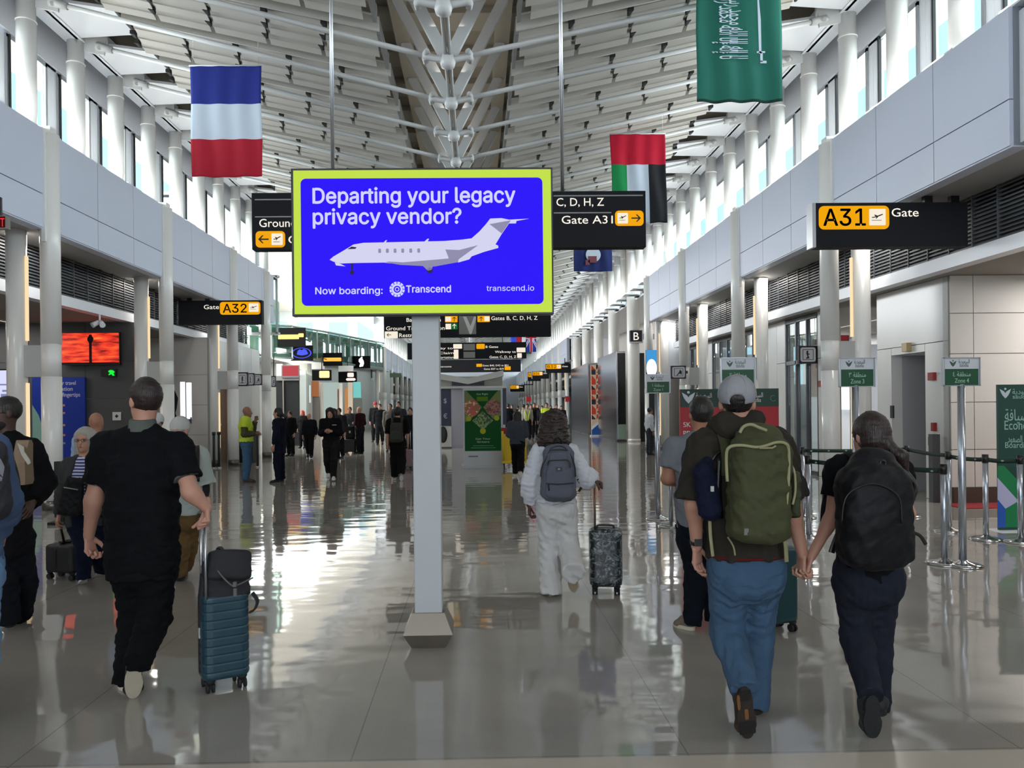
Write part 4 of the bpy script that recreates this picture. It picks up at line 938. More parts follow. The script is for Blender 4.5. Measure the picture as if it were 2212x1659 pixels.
def d2(p):
    mb = MB()
    for R0, R1 in ((.36, .41),):
        for i in range(40):
            a, b = 2 * PI * i / 40, 2 * PI * (i + 1) / 40
            p.poly(mb, [(.5 + R * math.cos(t) * 1.1, .5 + R * math.sin(t) * .85) for R, t in ((R0, a), (R1, a), (R1, b), (R0, b))], 0, .008)
    p.poly(mb, [(.28, .6), (.32, .35), (.42, .25), (.5, .32), (.6, .22), (.72, .3), (.8, .55), (.7, .62), (.5, .66)], 0, .008); p.part('lit_emblem', mb, mat('neon_blue', '#3a4cf0', .4, emit=1.2))
def d3(p):
    mb = MB(); p.rect(mb, .03, .38, .97, .66, 0, .01, r=.05); p.part('lit_lettering', mb, mat('neon_orange', '#ffb24a', .4, emit=1.2))
def d4(p):
    mb = MB(); p.poly(mb, [(.5, .05), (.58, .1), (.56, .2), (.64, .4), (.66, .6), (.6, .85), (.4, .9), (.38, .8), (.44, .6), (.34, .45), (.36, .25), (.46, .15)], 0, .01); p.part('lit_figure', mb, mat('neon_white', '#ffffff', .4, emit=1.1))
def d5(p):
    mb = MB(); p.rect(mb, .38, .1, .92, .75, 0, .01, r=.06); p.part('lit_panel', mb, mat('neon_cream', '#ffe6a0', .4, emit=1.2))
def d6(p):
    mb = MB(); p.rect(mb, .5, .1, .85, .5, 0, .01, r=.06); p.rect(mb, .42, .6, .95, .85, 0, .01, r=.1); p.part('lit_panel', mb, mat('neon_pink', '#ffe0d6', .4, emit=1.2))
shop_sign(599, 708, 659, 749, 45.2, 'black shop sign with an amber lit band, leftmost over the shops', d1)
shop_sign(628, 746, 675, 779, 46, 'black shop sign with a blue lit emblem', d2)
shop_sign(698, 762, 738.5, 790, 49.2, 'black shop sign with orange lit lettering', d3)
shop_sign(762, 769, 799, 795.5, 54, 'black shop sign with a white lit figure, rightmost over the shops', d4)
shop_sign(674, 799, 715, 822, 46.9, 'low black shop sign with a square cream lit panel', d5)
shop_sign(731, 803, 770, 826, 51.3, 'low black shop sign with a pink white lit panel', d6)
p = Plate('shop_sign', 608, 789, 646, 816, 33.3, .1, mat('menu_grey', '#6d6668', .5), 'red lit menu board above the dark doorway', 'sign', 'lit shop signs')
mb = MB(); p.rect(mb, .06, .05, .96, .85, 0, .004); p.part('lit_panel', mb, mat('menu_red', '#c2484e', .5, emit=.8))
# ------------------------------------------------------------------ right crossing: metal clad boxes and patterned advert
M_mirror = mat('brushed_cladding', '#a9a5ad', .16, metal=.95, bump=.05, bscale=3)
mb = MB().box((6.22, 33.9, .0), (6.64, 39, 3.98)); e = obj('metal_clad_box', mb, M_mirror, label='tall mirror metal box beside the round column with the letter B', cat='kiosk', bevel=.02)
obj('dark_front', MB().box((6.27, 33.84, .75), (6.62, 33.9, 3.9)), mat('dark_green_glass', '#10180f', .15), e); obj('lower_panel', MB().box((6.27, 33.84, .1), (6.62, 33.9, .75)), mat('pale_green_panel', '#7e9484', .3), e)
obj('plinth', MB().box((6.21, 33.82, 0), (6.64, 34.2, .06)), M_black, e)
mb = MB().box((6.1, 41.6, .0), (6.64, 49, 3.9)); obj('metal_clad_box', mb, M_mirror, label='second mirror metal box farther behind the patterned panel', cat='kiosk', bevel=.02)
obj('dark_cabinet', MB().box((7.26, 33.9, 0), (8.3, 36, 3.9)), mat('dark_green_glass', '#10180f', .15), None, 'dark glossy cabinet just right of the round column with the letter B', 'cabinet', bevel=.02)
p = Plate('patterned_panel', 1277.5, 788, 1299, 941, 39.6, .12, mat('pattern_cream', '#e6cfae', .5), 'tall panel with red, navy and cream triangles between two metal boxes', 'panel')
mb = MB(); cc = [0, 1, 2]
for i in range(11):
    v0, v1 = i * .07, (i + 1) * .07; a, b = i % 3, (i * 2 + 1) % 3
    p.poly(mb, [(0, v0), (.45, v0), (.45, v1), (0, v1)] if i % 2 else [(0, v0), (.45, v1), (0, v1)], 0, .002, a % 2)
    p.poly(mb, [(.5, (v0 + v1) / 2), (1, v0), (1, v1)] if i % 2 else [(.5, v0), (1, v0), (.5, v1)], 0, .002, b % 2)
p.poly(mb, [(0, .87), (1, .76), (1, .8), (0, .92)], 0, .002, 2); p.poly(mb, [(0, .92), (1, .8), (1, .99), (0, .99)], 0, .002, 3)
p.part('pattern', mb, [mat('pattern_red', '#d8432c', .5), mat('pattern_navy', '#1e2233', .5), mat('pattern_white', '#eef0f4', .5), mat('pattern_blue', '#1d5fb4', .5)]); p.part('foot', MB().box((p.x0 - .05, 39.5, 0), (p.x1 + .05, 39.9, .06)), M_white); p.part('backing', MB().box((p.x0, 39.66, 0), (p.x1, 39.74, p.z0 + .05)), M_white)
p = Plate('lit_poster', 1396, 756, 1419, 828, 27.2, .1, M_black, 'bright lit advert with a white glow and blue sky right of the letter B column', 'poster', base=[at(1407, 900, 27.2)[0], 27.25, 0]); p.part('support', MB().box((p.x0 + .1, 27.22, 0), (p.x1 - .1, 27.28, p.z0 + .02)), M_dark)
mb = MB(); p.rect(mb, 0, 0, 1, .5, 0, .002, 0); p.rect(mb, 0, .5, 1, 1, 0, .002, 1); p.poly(mb, [(.5 + .5 * math.cos(2 * PI * i / 16), .55 + .28 * math.sin(2 * PI * i / 16)) for i in range(16)], .002, .002, 2); p.part('lit_picture', mb, [mat('ad_sky', '#4aa6e8', .5, emit=.8), mat('ad_navy', '#143a8a', .5, emit=.5), mat('ad_glow', '#ffffff', .5, emit=1.3)])
for i, (px, py, lb) in enumerate(((1142, 862, 'small red board on a stand above the far crowd, the left one'), (1226, 862, 'small red board on a stand above the far crowd, the right one'))):
    Y = 47 - 4 * i; p = Plate('stand_sign', px - 5, py - 6, px + 5, py + 6, Y, .05, mat('stand_red', '#a8202c', .5), lb, 'sign', 'red stand signs', base=list(at(px, 870, Y)[:2]) + [0])
    x = at(px, 880, Y)[0]; p.part('pole', MB().tube([(x, Y + .02, 0), (x, Y + .02, p.z0 + .02)], .02, 8).lathe((x, Y + .02, 0), [(.18, 0), (.18, .02), (.03, .04)], 16), M_alu)
# ================================================================== smooth solid builder for people, clothes and soft bags
def nrm(v):
    v = np.array(v, float); return v / (np.linalg.norm(v) + 1e-12)
UP = np.array([0, 0, 1.0])
class Sdf:
    def __init__(s, h, k=.02): s.h = h; s.k = k; s.p = []
    def cap(s, p0, p1, r0, r1=None, asp=1.0, A=None, n=2, flat=False, k=None, op='u', cs=None):
        """tapered bar from p0 to p1; r: half width along A; asp: depth / width (number or pair)"""
        p0, p1 = np.array(p0, float), np.array(p1, float); r1 = r0 if r1 is None else r1
        asp = asp if hasattr(asp, '__len__') else (asp, asp)
        L = np.linalg.norm(p1 - p0); D = (p1 - p0) / L if L > 1e-6 else UP
        A = np.array([1.0, 0, 0]) if A is None else np.array(A, float)
        A = A - D * A.dot(D)
        if np.linalg.norm(A) < 1e-3: A = np.cross(D, [0, 1.0, .1])
        A = nrm(A); B = np.cross(D, A)
        R = max(r0, r1) * max(1, max(asp)) + (cs or 0)
        s.p.append(('c', np.minimum(p0, p1) - R, np.maximum(p0, p1) + R, (p0, D, L, A, B, r0, r1, asp, n, flat, cs), s.k if k is None else k, op)); return s
    def ell(s, c, ax, r, k=None, op='u'):
        c = np.array(c, float); R = max(r)
        s.p.append(('e', c - R, c + R, (c, [np.array(a, float) for a in ax], r), s.k if k is None else k, op)); return s
    def cut(s, c, n): s.p.append(('p', None, None, (np.array(c, float), nrm(n)), 0, 'cut')); return s
    def mesh(s, fold=None, mb=None, mi=0):
        h = s.h
        lo = np.min([q[1] for q in s.p if q[1] is not None and q[5] == 'u'], axis=0) - 3 * h - .02
        hi = np.max([q[2] for q in s.p if q[2] is not None and q[5] == 'u'], axis=0) + 3 * h + .02
        N = np.ceil((hi - lo) / h).astype(int) + 1
        ax = [lo[i] + h * np.arange(N[i]) for i in range(3)]
        d = np.full(N, 9.0, np.float32)
        for kind, a, b, P, k, op in s.p:
            if kind == 'p':
                c, n = P
                pl = ((ax[0] - c[0]) * n[0])[:, None, None] + ((ax[1] - c[1]) * n[1])[None, :, None] + ((ax[2] - c[2]) * n[2])[None, None, :]
                np.maximum(d, pl, out=d, casting='same_kind') if False else np.copyto(d, np.maximum(d, pl)); continue
            m = k + 3 * h
            i0 = np.maximum(((a - m - lo) / h).astype(int), 0); i1 = np.minimum(((b + m - lo) / h).astype(int) + 2, N)
            if np.any(i1 <= i0): continue
            X, Y, Z = [ax[i][i0[i]:i1[i]] for i in range(3)]
            lin_ = lambda v, c: ((X - c[0]) * v[0])[:, None, None] + ((Y - c[1]) * v[1])[None, :, None] + ((Z - c[2]) * v[2])[None, None, :]
            if kind == 'e':
                c, A3, r = P
                q = sum((lin_(A3[i], c) / r[i]) ** 2 for i in range(3)); e = (np.sqrt(q) - 1) * min(r)
            else:
                p0, D, L, A, B, r0, r1, asp, n, flat, cs = P
                w = lin_(D, p0); t = np.clip(w / max(L, 1e-6), 0, 1); ra = r0 + (r1 - r0) * t; rb = ra * (asp[0] + (asp[1] - asp[0]) * t)
                u = np.abs(lin_(A, p0)) / ra; v = np.abs(lin_(B, p0)) / rb
                kk = np.sqrt(u * u + v * v) if n == 2 else (u ** n + v ** n) ** (1.0 / n)
                mn = np.minimum(ra, rb)
                if flat: e = np.maximum((kk - 1) * mn, np.maximum(w - L, -w))
                else:
                    o = (w - t * L) / (cs if cs else mn)
                    e = ((np.sqrt(kk * kk + o * o) if n == 2 else (kk ** n + np.abs(o) ** n) ** (1.0 / n)) - 1) * mn
            sl = tuple(slice(i0[i], i1[i]) for i in range(3)); g = d[sl]
            if op == 'u':
                if k > 0:
                    hh = np.clip(.5 + .5 * (g - e) / k, 0, 1); d[sl] = g * (1 - hh) + e * hh - k * hh * (1 - hh)
                else: d[sl] = np.minimum(g, e)
            else:
                if k > 0:
                    hh = np.clip(.5 - .5 * (g + e) / k, 0, 1); d[sl] = g * (1 - hh) - e * hh + k * hh * (1 - hh)
                else: d[sl] = np.maximum(g, -e)
        if fold:
            amp, fr, sd = fold; fr *= 3.6; amp *= .62; idx = np.nonzero(np.abs(d) < 3 * h)
            p = np.stack([ax[i][idx[i]] for i in range(3)], 1); rs = np.random.RandomState(sd); f = 0
            for q in range(5):
                dv = rs.normal(size=3) * (1, 1, 1.5); dv *= fr * (1 + .55 * q) / np.linalg.norm(dv)
                f = f + np.sin(p @ dv + rs.rand() * 6 + 1.5 * np.sin(p @ rs.normal(size=3) * fr * .35)) / (1 + .5 * q)
            d[idx] += (amp * f / 2).astype(np.float32)
        V, F = surfnet(d, lo, h)
        mb = mb or MB(); b = len(mb.v)
        mb.v.extend(V.tolist()); mb.f.extend((F + b).tolist()); mb.m.extend([mi] * len(F)); mb.smooth.extend([True] * len(F))
        return mb
def surfnet(d, lo, h):
    ins = d < 0; sh = np.array(d.shape) - 1
    c = np.zeros(sh, np.int8); OFF = [(a, b, e) for a in (0, 1) for b in (0, 1) for e in (0, 1)]
    for a, b, e in OFF: c += ins[a:a + sh[0], b:b + sh[1], e:e + sh[2]]
    act = np.nonzero((c > 0) & (c < 8)); A = np.stack(act, 1); n = len(A)
    val = {o: d[A[:, 0] + o[0], A[:, 1] + o[1], A[:, 2] + o[2]] for o in OFF}
    pos = np.zeros((n, 3)); cnt = np.zeros(n)
    for o in OFF:
        for axi in range(3):
            if o[axi]: continue
            q = list(o); q[axi] = 1; v0, v1 = val[o], val[tuple(q)]
            m = (v0 < 0) != (v1 < 0); t = np.where(m, v0 / np.where(m, v0 - v1, 1), 0)
            P = np.tile(np.array(o, float), (n, 1)); P[:, axi] = t
            pos[m] += P[m]; cnt[m] += 1
    V = lo + h * (A + pos / cnt[:, None])
    idx = np.full(sh, -1, np.int32); idx[act] = np.arange(n)
    F = []
    for axi in range(3):
        s0 = [slice(None)] * 3; s1 = [slice(None)] * 3; s0[axi] = slice(0, -1); s1[axi] = slice(1, None)
        a, b = ins[tuple(s0)], ins[tuple(s1)]; e = np.stack(np.nonzero(a != b), 1)
        o1, o2 = [i for i in range(3) if i != axi]
        e = e[(e[:, o1] > 0) & (e[:, o2] > 0) & (e[:, o1] < sh[o1]) & (e[:, o2] < sh[o2])]
        def ix(d1, d2):
            q = e.copy(); q[:, o1] += d1; q[:, o2] += d2; return idx[q[:, 0], q[:, 1], q[:, 2]]
        Q = np.stack([ix(-1, -1), ix(0, -1), ix(0, 0), ix(-1, 0)], 1)
        fl = a[tuple(e.T)] ^ (axi == 1); Q[~fl] = Q[~fl][:, ::-1]; F.append(Q)
    return V, np.concatenate(F)
# ------------------------------------------------------------------ hands and shoes
def hand(mb, wr, dr, palm, thumb, curl=.35, sz=1.0, h=.0032, mi=0, fcurl=None):
    """palm and five separate fingers; dr: wrist to knuckles, palm: the way the palm faces, thumb: side the thumb leaves on"""
    dr = nrm(dr); palm = np.array(palm, float); palm = nrm(palm - dr * palm.dot(dr)); th = np.cross(dr, palm); th = th if th.dot(thumb) > 0 else -th
    g = Sdf(h, .008); q = sz
    g.cap(wr - dr * .045 * q, wr + dr * .01 * q, .026 * q, .027 * q, .75, th)
    g.cap(wr + dr * .015 * q, wr + dr * .078 * q, .030 * q, .038 * q, .40, th, n=2.5)
    for i, (lt, bs, ln) in enumerate(((.030, .084, (.042, .026, .020)), (.010, .090, (.046, .030, .022)), (-.011, .086, (.043, .028, .021)), (-.030, .076, (.034, .022, .018)))):
        p = wr + dr * bs * q + th * lt * q - palm * .003 * q; a = (fcurl[i] if fcurl else curl * (1 + .12 * i)) * .7; r = (.0092 - .0009 * (i == 3)) * q
        for j, l in enumerate(ln):
            v = nrm(dr * math.cos(a) + palm * math.sin(a) + th * .04 * (1.5 - i) * (j == 0)); p2 = p + v * l * q
            g.cap(p, p2, r, r * .88, k=.004); p = p2; r *= .9; a += (fcurl[i] if fcurl else curl * (1 + .12 * i)) * 1.25
    p = wr + dr * .024 * q + th * .026 * q + palm * .006 * q; r = .0125 * q
    for l, v in zip((.040, .032, .025), (dr * .75 + th * .6 + palm * .3, dr * .9 + th * .25 + palm * (.25 + .4 * curl), dr * .9 + palm * (.3 + .6 * curl))):
        p2 = p + nrm(v) * l * q; g.cap(p, p2, r, r * .9, k=.005); p = p2; r *= .88
    return g.mesh(mb=mb, mi=mi)
def shoe(par, he, to, right, m_up, m_sole, w=.043, h=.008, ank=None, tread=None):
    d = np.array(to) - np.array(he); L = np.linalg.norm(d); d = d / L; U = nrm(np.cross(right, d)); R = np.cross(d, U)
    he = np.array(he, float)
    g = Sdf(h, .02)
    g.cap(he + d * .035 + U * .05, he + d * .09 + U * .055, w * .84, w * .84, 1.0, R)
    g.cap(he + d * .08 + U * .055, to - d * .055 + U * .030, w * .85, w * 1.02, (.95, .58), R)
    g.cap(to - d * .06 + U * .028, to - d * .035 + U * .025, w * 1.0, w * .85, .55, R)
    if ank is not None: g.cap(he + d * .05 + U * .06, np.array(ank), w * .85, w * .82, 1.05, R)
    g.cut(he + U * .012, -U)
    o = obj('shoe', g.mesh(), m_up, par)
    n = 28; ol = []
    for i in range(n):
        a = 2 * PI * i / n; y = math.sin(a); x = math.cos(a)
        ll = L / 2 * (1 + y); ww = w * (1.05 if y > 0 else .92) * (1 - .16 * math.exp(-((y + .15) / .3) ** 2))
        ol.append((ww * x * (abs(x) ** -.15 if abs(x) > 1e-6 else 1), ll))
    mb = MB().prism(ol, he - U * .0, R, d, U * .026)
    sl = obj('sole', mb, m_sole, o)
    if tread is not None:
        for (a, b, c, e, mm) in tread: 
            pl = [(w * x, L * y) for x, y in rrect(a, b, c, e, min(c - a, e - b) * .3, 4)]
            obj('tread_patch', MB().prism(pl, he - U * .003, R, d, U * .006), mm, o)
    return o
# ------------------------------------------------------------------ skeleton template; y is the way the person faces, x the person's right
def pose(h, stride=0.0, lead='L', arms=('hang', 'hang'), lean=0.0, wide=1.0):
    s = h / 1.75; J = {}
    f = lambda x, y, z: np.array([x * wide if abs(x) > .05 else x, y, z]) * s
    J['head'] = f(0, .03 + lean * .9, 1.615); J['neck'] = f(0, -.01 + lean * .75, 1.47)
    for sd, x in (('L', -1), ('R', 1)):
        J['sh' + sd] = f(x * .185, -.01 + lean * .7, 1.41); J['hp' + sd] = f(x * .09, 0, .93)
        fw = stride * (1 if sd == lead else -1)
        if stride == 0:
            J['kn' + sd] = f(x * .1, .015, .5); J['an' + sd] = f(x * .105, -.02, .09); J['he' + sd] = f(x * .11, -.07, 0); J['to' + sd] = f(x * .13, .19, 0)
        elif fw > 0:
            J['kn' + sd] = f(x * .09, .22 * stride / .3, .51); J['an' + sd] = f(x * .09, .26 * stride / .3, .10); J['he' + sd] = f(x * .09, .22 * stride / .3, 0.01); J['to' + sd] = f(x * .105, .47 * stride / .3, .03)
        else:
            J['kn' + sd] = f(x * .09, -.02, .50); J['an' + sd] = f(x * .085, -.33 * stride / .3, .19); J['he' + sd] = f(x * .085, -.38 * stride / .3, .13); J['to' + sd] = f(x * .09, -.22 * stride / .3, 0)
        a = arms[0 if sd == 'L' else 1]; sw = -fw * .5
        if a == 'hang': e, w = f(x * .23, -.03 + sw * .5, 1.12), f(x * .235, .03 + sw, .87)
        elif a == 'front': e, w = f(x * .235, -.02, 1.12), f(x * .10, .22, 1.12)
        elif a == 'phone': e, w = f(x * .225, -.0, 1.13), f(x * .06, .25, 1.19)
        elif a == 'face': e, w = f(x * .2, .12, 1.18), f(x * .06, .2, 1.42)
        elif a == 'back': e, w = f(x * .25, -.1, 1.13), f(x * .25, -.22, .9)
        elif a == 'strap': e, w = f(x * .24, -.0, 1.12), f(x * .13, .14, 1.27)
        J['el' + sd] = e; J['wr' + sd] = w
    return J, s
def place(J, xy, face):
    c, s_ = math.cos(face), math.sin(face)
    return {k: np.array([v[0] * c - v[1] * s_ + xy[0], v[0] * s_ + v[1] * c + xy[1], v[2]]) for k, v in J.items()}
SKIN = {'fair': '#b98a75', 'tan': '#a06f58', 'dark': '#4a3228', 'mid': '#8a5f4a'}
def cloth(c, bump=.25): return mat('cloth_' + c.lstrip('#'), c, .9, bump=bump, bscale=30, spec=.15)
def person(label, J, s, F, o):
    """o: dict of looks. One continuous body mesh; clothing, hair and shoes are its parts."""
    h = o.get('h', .012); F = nrm(F); Rv = np.cross(F, UP)
    hf = nrm(o.get('look', F)); hr = nrm(np.cross(hf, UP)); hu = np.cross(hr, hf)
    bw = o.get('bw', 1.0); ch, wa, hi_ = o.get('chest', (.165, .115)), o.get('waist', (.145, .105)), o.get('hip', (.165, .115))
    fat = o.get('arm', 1.0); leg = o.get('leg', 1.0); sk = mat('skin_' + o.get('skin', 'fair'), SKIN[o.get('skin', 'fair')], .55, bump=.05, bscale=60)
    Hc = J['head']; H_ = lambda x, y, z: Hc + (hr * x + hf * y + hu * z) * s
    pel = (J['hpL'] + J['hpR']) / 2 + UP * .03 * s; shm = (J['shL'] + J['shR']) / 2 - UP * .03 * s
    wai = pel * .58 + shm * .42; che = pel * .22 + shm * .78; shw = np.linalg.norm(J['shL'] - J['shR']) / 2; shd = nrm(J['shR'] - J['shL'])
    def torso(g, t, z0=-.07, flat=False):
        S2 = lambda d: (d[0] * s * bw + t, (d[1] * s * bw + t) / (d[0] * s * bw + t))
        a, b, c = S2(hi_), S2(wa), S2(ch)
        g.cap(pel + UP * z0 * s, wai, a[0], b[0], (a[1], b[1]), Rv, n=2.4, flat=flat, k=.03)
        g.cap(wai, che, b[0], c[0], (b[1], c[1]), Rv, n=2.4, k=.04)
        g.cap(che, shm + UP * .01 * s, c[0], shw * .72 + t, (c[1], (.085 * s * bw + t) / (shw * .72 + t)), shd, n=2.2, k=.04)
        for k in 'LR':
            g.cap(J['neck'] - UP * .035 * s, J['sh' + k] - UP * .005, .052 * s + t, .052 * s * bw + t, k=.05)
            g.cap(J['sh' + k], J['sh' + k] * .7 + J['el' + k] * .3, .054 * s * fat + t, .05 * s * fat + t, k=.03)
    # ---- body
    g = Sdf(h, .02 * s)
    torso(g, -.008, -.03)
    g.cap(J['neck'] - UP * .03 * s, H_(0, -.012, -.06), .058 * s * o.get('neck', 1), .052 * s * o.get('neck', 1), k=.03)
    for k in 'LR':
        g.cap(J['sh' + k], J['el' + k], .050 * s * fat, .040 * s * fat); g.cap(J['el' + k], J['wr' + k], .041 * s * fat, .027 * s * (.5 + .5 * fat))
        el = J['el' + k] * .72 + J['wr' + k] * .28; g.cap(J['el' + k] * .9 + J['wr' + k] * .1, el, .043 * s * fat, .038 * s * fat)
        g.cap(J['hp' + k], J['kn' + k], .078 * s * leg, .054 * s * leg); g.cap(J['kn' + k], J['an' + k], .052 * s * leg, .036 * s)
        g.cap(J['an' + k], J['an' + k] * .6 + (J['he' + k] * .5 + J['to' + k] * .5) * .4, .032 * s, .026 * s)
    g.ell(H_(0, -.012, .032), (hr, hf, hu), (.074 * s, .094 * s, .098 * s), k=.02)
    g.ell(H_(0, .022, -.045), (hr, hf, hu), (.059 * s, .070 * s, .072 * s), k=.03)
    if h < .0135:
        g.ell(H_(0, .062, -.098), (hr, hf, hu), (.028 * s, .024 * s, .022 * s), k=.02)
        g.cap(H_(0, .088, .004), H_(0, .106, -.03), .009 * s, .0145 * s, k=.012); g.cap(H_(-.04, .078, .024), H_(.04, .078, .024), .011 * s, k=.012)
        for x in (-1, 1):
            g.ell(H_(x * .031, .098, .004), (hr, hf, hu), (.017 * s, .014 * s, .011 * s), k=.008, op='s')
            g.ell(H_(x * .077, -.008, -.004), (hr, hf, hu), (.012 * s, .020 * s, .031 * s), k=.008)
        g.cap(H_(-.02, .086, -.06), H_(.02, .086, -.06), .008 * s, k=.008)
    mb = g.mesh()
    hd = o.get('hands', {})
    for k in 'LR':
        q = hd.get(k, {}); 
        if q is None: continue
        if h < .018 or q:
            dr = q.get('dir', J['wr' + k] - J['el' + k]); sgn = -1 if k == 'L' else 1
            hand(mb, J['wr' + k], dr, q.get('palm', -Rv * sgn), q.get('thumb', F), q.get('curl', .4), s * q.get('sz', 1.0), .0034 if h < .011 else .0055 if h < .014 else .008, 0, q.get('fc'))
        else:
            g2 = Sdf(.012, .01); dr = nrm(J['wr' + k] - J['el' + k]); g2.cap(J['wr' + k], J['wr' + k] + dr * .09 * s, .028 * s, .034 * s, .5, F); g2.cap(J['wr' + k] + dr * .09 * s, J['wr' + k] + dr * .16 * s, .033 * s, .022 * s, .45, F); g2.mesh(mb=mb)
    body = obj('person', mb, sk, None, label, 'person', o.get('group'), org=[pel[0], pel[1], 0])
    if h < .0135 and o.get('eyes', True):
        for x in (-1, 1):
            e = MB(); c = H_(x * .031, .0795, .003); r = .0115 * s; n_ = 12
            rings = [(math.sin(PI * i / 8), math.cos(PI * i / 8)) for i in range(9)]
            V = [c + r * (a * (hr * math.cos(2 * PI * j / n_) + hu * math.sin(2 * PI * j / n_)) + b * hf) for a, b in rings for j in range(n_)]
            Fc = [(i * n_ + j, i * n_ + (j + 1) % n_, (i + 1) * n_ + (j + 1) % n_, (i + 1) * n_ + j) for i in range(8) for j in range(n_)]
            for i, f_ in enumerate(Fc): pass
            e.v = [tuple(v) for v in V]; e.f = Fc; e.m = [1 if i < 2 * n_ else 0 for i in range(len(Fc))]; e.smooth = [True] * len(Fc)
            obj('eye', e, [mat('eye_white', '#a39a90', .4), mat('iris', '#241a14', .2)], body)
        lp = MB(); c = H_(0, .0985, -.0615)
        for q, (rz, dz) in enumerate(((.006, .003), (.007, -.006))):
            V = [c + hr * (.024 * s * math.cos(t)) + hu * (dz + rz * math.sin(t)) * s - hf * (.010 * abs(math.cos(t)) + .004) for t in [2 * PI * i / 16 for i in range(16)]] + [c + hu * dz * s + hf * .001]
            lp.add(V, [(i, (i + 1) % 16, 16) for i in range(16)], 0, True)
        obj('lips', lp, mat('lips_' + o.get('skin', 'fair'), {'fair': '#8a5048', 'tan': '#7a4740', 'dark': '#3a211c', 'mid': '#6a3c34'}[o.get('skin', 'fair')], .5), body)
    # ---- upper garment(s)
    for G in o.get('tops', []):
        t = G.get('t', .012); g = Sdf(G.get('h', h), .02); sl = G.get('sleeve', .5)
        torso(g, t, G.get('hem', -.10), flat=True)
        for k in 'LR':
            if sl <= 0: continue
            q = G.get('sl' + k, sl); a, e, w = J['sh' + k], J['el' + k], J['wr' + k]; lo_ = G.get('loose', 1.0); R0 = .054 * s * fat + t
            if q <= .5:
                m_ = a + (e - a) * min(1, q * 2); g.cap(a, m_, R0, (.048 * s * fat + t) * lo_, flat=False if False else True, k=.035); g.cap(a, a * .6 + m_ * .4, R0, R0, k=.03)
            else:
                m_ = e + (w - e) * (q * 2 - 1); g.cap(a, e, R0, (.044 * s * fat + t) * lo_, k=.03); g.cap(e, m_, (.043 * s * fat + t) * lo_, (.033 * s * fat + t) * G.get('cuffw', 1), flat=True, k=.02); g.cap(e, e * .6 + m_ * .4, (.044 * s * fat + t) * lo_, (.042 * s * fat + t) * lo_, k=.02)
        nk = G.get('neck', .03); g.ell(J['neck'] + UP * (.055 + nk) * s + F * .03 * s, (Rv, F, UP), (.068 * s, .085 * s, .065 * s), k=.01, op='s')
        if G.get('open'): 
            g.cap(pel - UP * .2 + F * .16 * s, J['neck'] + F * .13 * s, G['open'] * s, G['open'] * .8 * s, 1.6, Rv, op='s', k=.02)
        c = obj(G.get('name', 'shirt'), g.mesh(fold=G.get('fold', (.009, 15, 3))), G['m'], body)
        if G.get('rib'):
            for k in 'LR':
                a, e = J['sh' + k], J['el' + k]; m_ = a + (e - a) * min(1, sl * 2); d_ = nrm(e - a); R = .048 * s * fat + t + .004
                obj('cuff', Sdf(h * .8, 0).cap(m_ - d_ * .026, m_ + d_ * .004, R, R, flat=True).mesh(), G['rib'], c)
            cg = Sdf(h * .7, .01); cg.cap(J['neck'] - UP * .015 * s, J['neck'] + UP * .045 * s - F * .01, .078 * s, .066 * s, 1.1, Rv, flat=True); cg.ell(J['neck'] + UP * .06 * s + F * .05 * s, (Rv, F, UP), (.045 * s, .07 * s, .08 * s), op='s', k=.01)
            obj('collar', cg.mesh(), G['rib'], c)
    # ---- lower garment
    G = o.get('bottom')
    if G:
        t = G.get('t', .014); g = Sdf(G.get('h', h), .025); lo_ = G.get('loose', 1.0); cu = G.get('cuff', 1.0)
        a = hi_[0] * s * bw + t; g.cap(pel - UP * .075 * s, pel + UP * .10 * s, a, wa[0] * s * bw + t * .9, (hi_[1] * s * bw + t) / a, Rv, n=2.4, flat=False, k=.03)
        if G.get('skirt'):
            g.cap(pel, (J['knL'] + J['knR']) / 2, a, a * G['skirt'], .8, Rv, flat=True)
        else:
            for k in 'LR':
                q = o.get('fem', 1.0)
                g.cap(J['hp' + k] - UP * .0, J['kn' + k], (.088 * s * leg + t), (.060 * s * leg + t) * lo_, k=.035)
                an = J['an' + k] + nrm(J['an' + k] - J['kn' + k]) * G.get('len', .02)
                g.cap(J['kn' + k], an, (.060 * s * leg + t) * lo_, (.046 * s + t) * lo_ * cu, flat=True, k=.02); cc = J['kn' + k] * .7 + an * .3; g.cap(J['kn' + k], cc, (.061 * s * leg + t) * lo_, (.060 * s * leg + t) * lo_, k=.02)
            for k in 'LR': g.ell(J['hp' + k] - F * .045 * s * bw - UP * .015, (Rv, F, UP), (.085 * s, .08 * s * leg, .095 * s), k=.04)
        obj(G.get('name', 'trousers'), g.mesh(fold=G.get('fold', (.009, 16, 5))), G['m'], body)
    # ---- hair
    Hn = o.get('hair'); hm = o.get('hairm')
    if Hn and Hn != 'bald':
        g = Sdf(min(h, .010) if h < .014 else h, .02)
        th = o.get('hairt', 0.0)
        g.ell(H_(0, -.018, .036), (hr, hf, hu), ((.083 + th) * s, (.098 + th) * s, (.103 + th) * s))
        if Hn in ('long', 'bob'):
            zl = -.14 if Hn == 'bob' else o.get('hairl', -.30)
            for x in (-1, 1): g.cap(H_(x * .052, -.02, .04), H_(x * (.075 if Hn == 'bob' else .095), -.03 if Hn == 'bob' else -.075, zl), (.046 + th) * s, (.042 + th) * s, 1.1, hr, k=.05)
            g.cap(H_(0, -.05, .04), H_(0, -.08 if Hn == 'bob' else -.125, zl), (.078 + th) * s, (.08 + th) * s, .6, hr, k=.05)
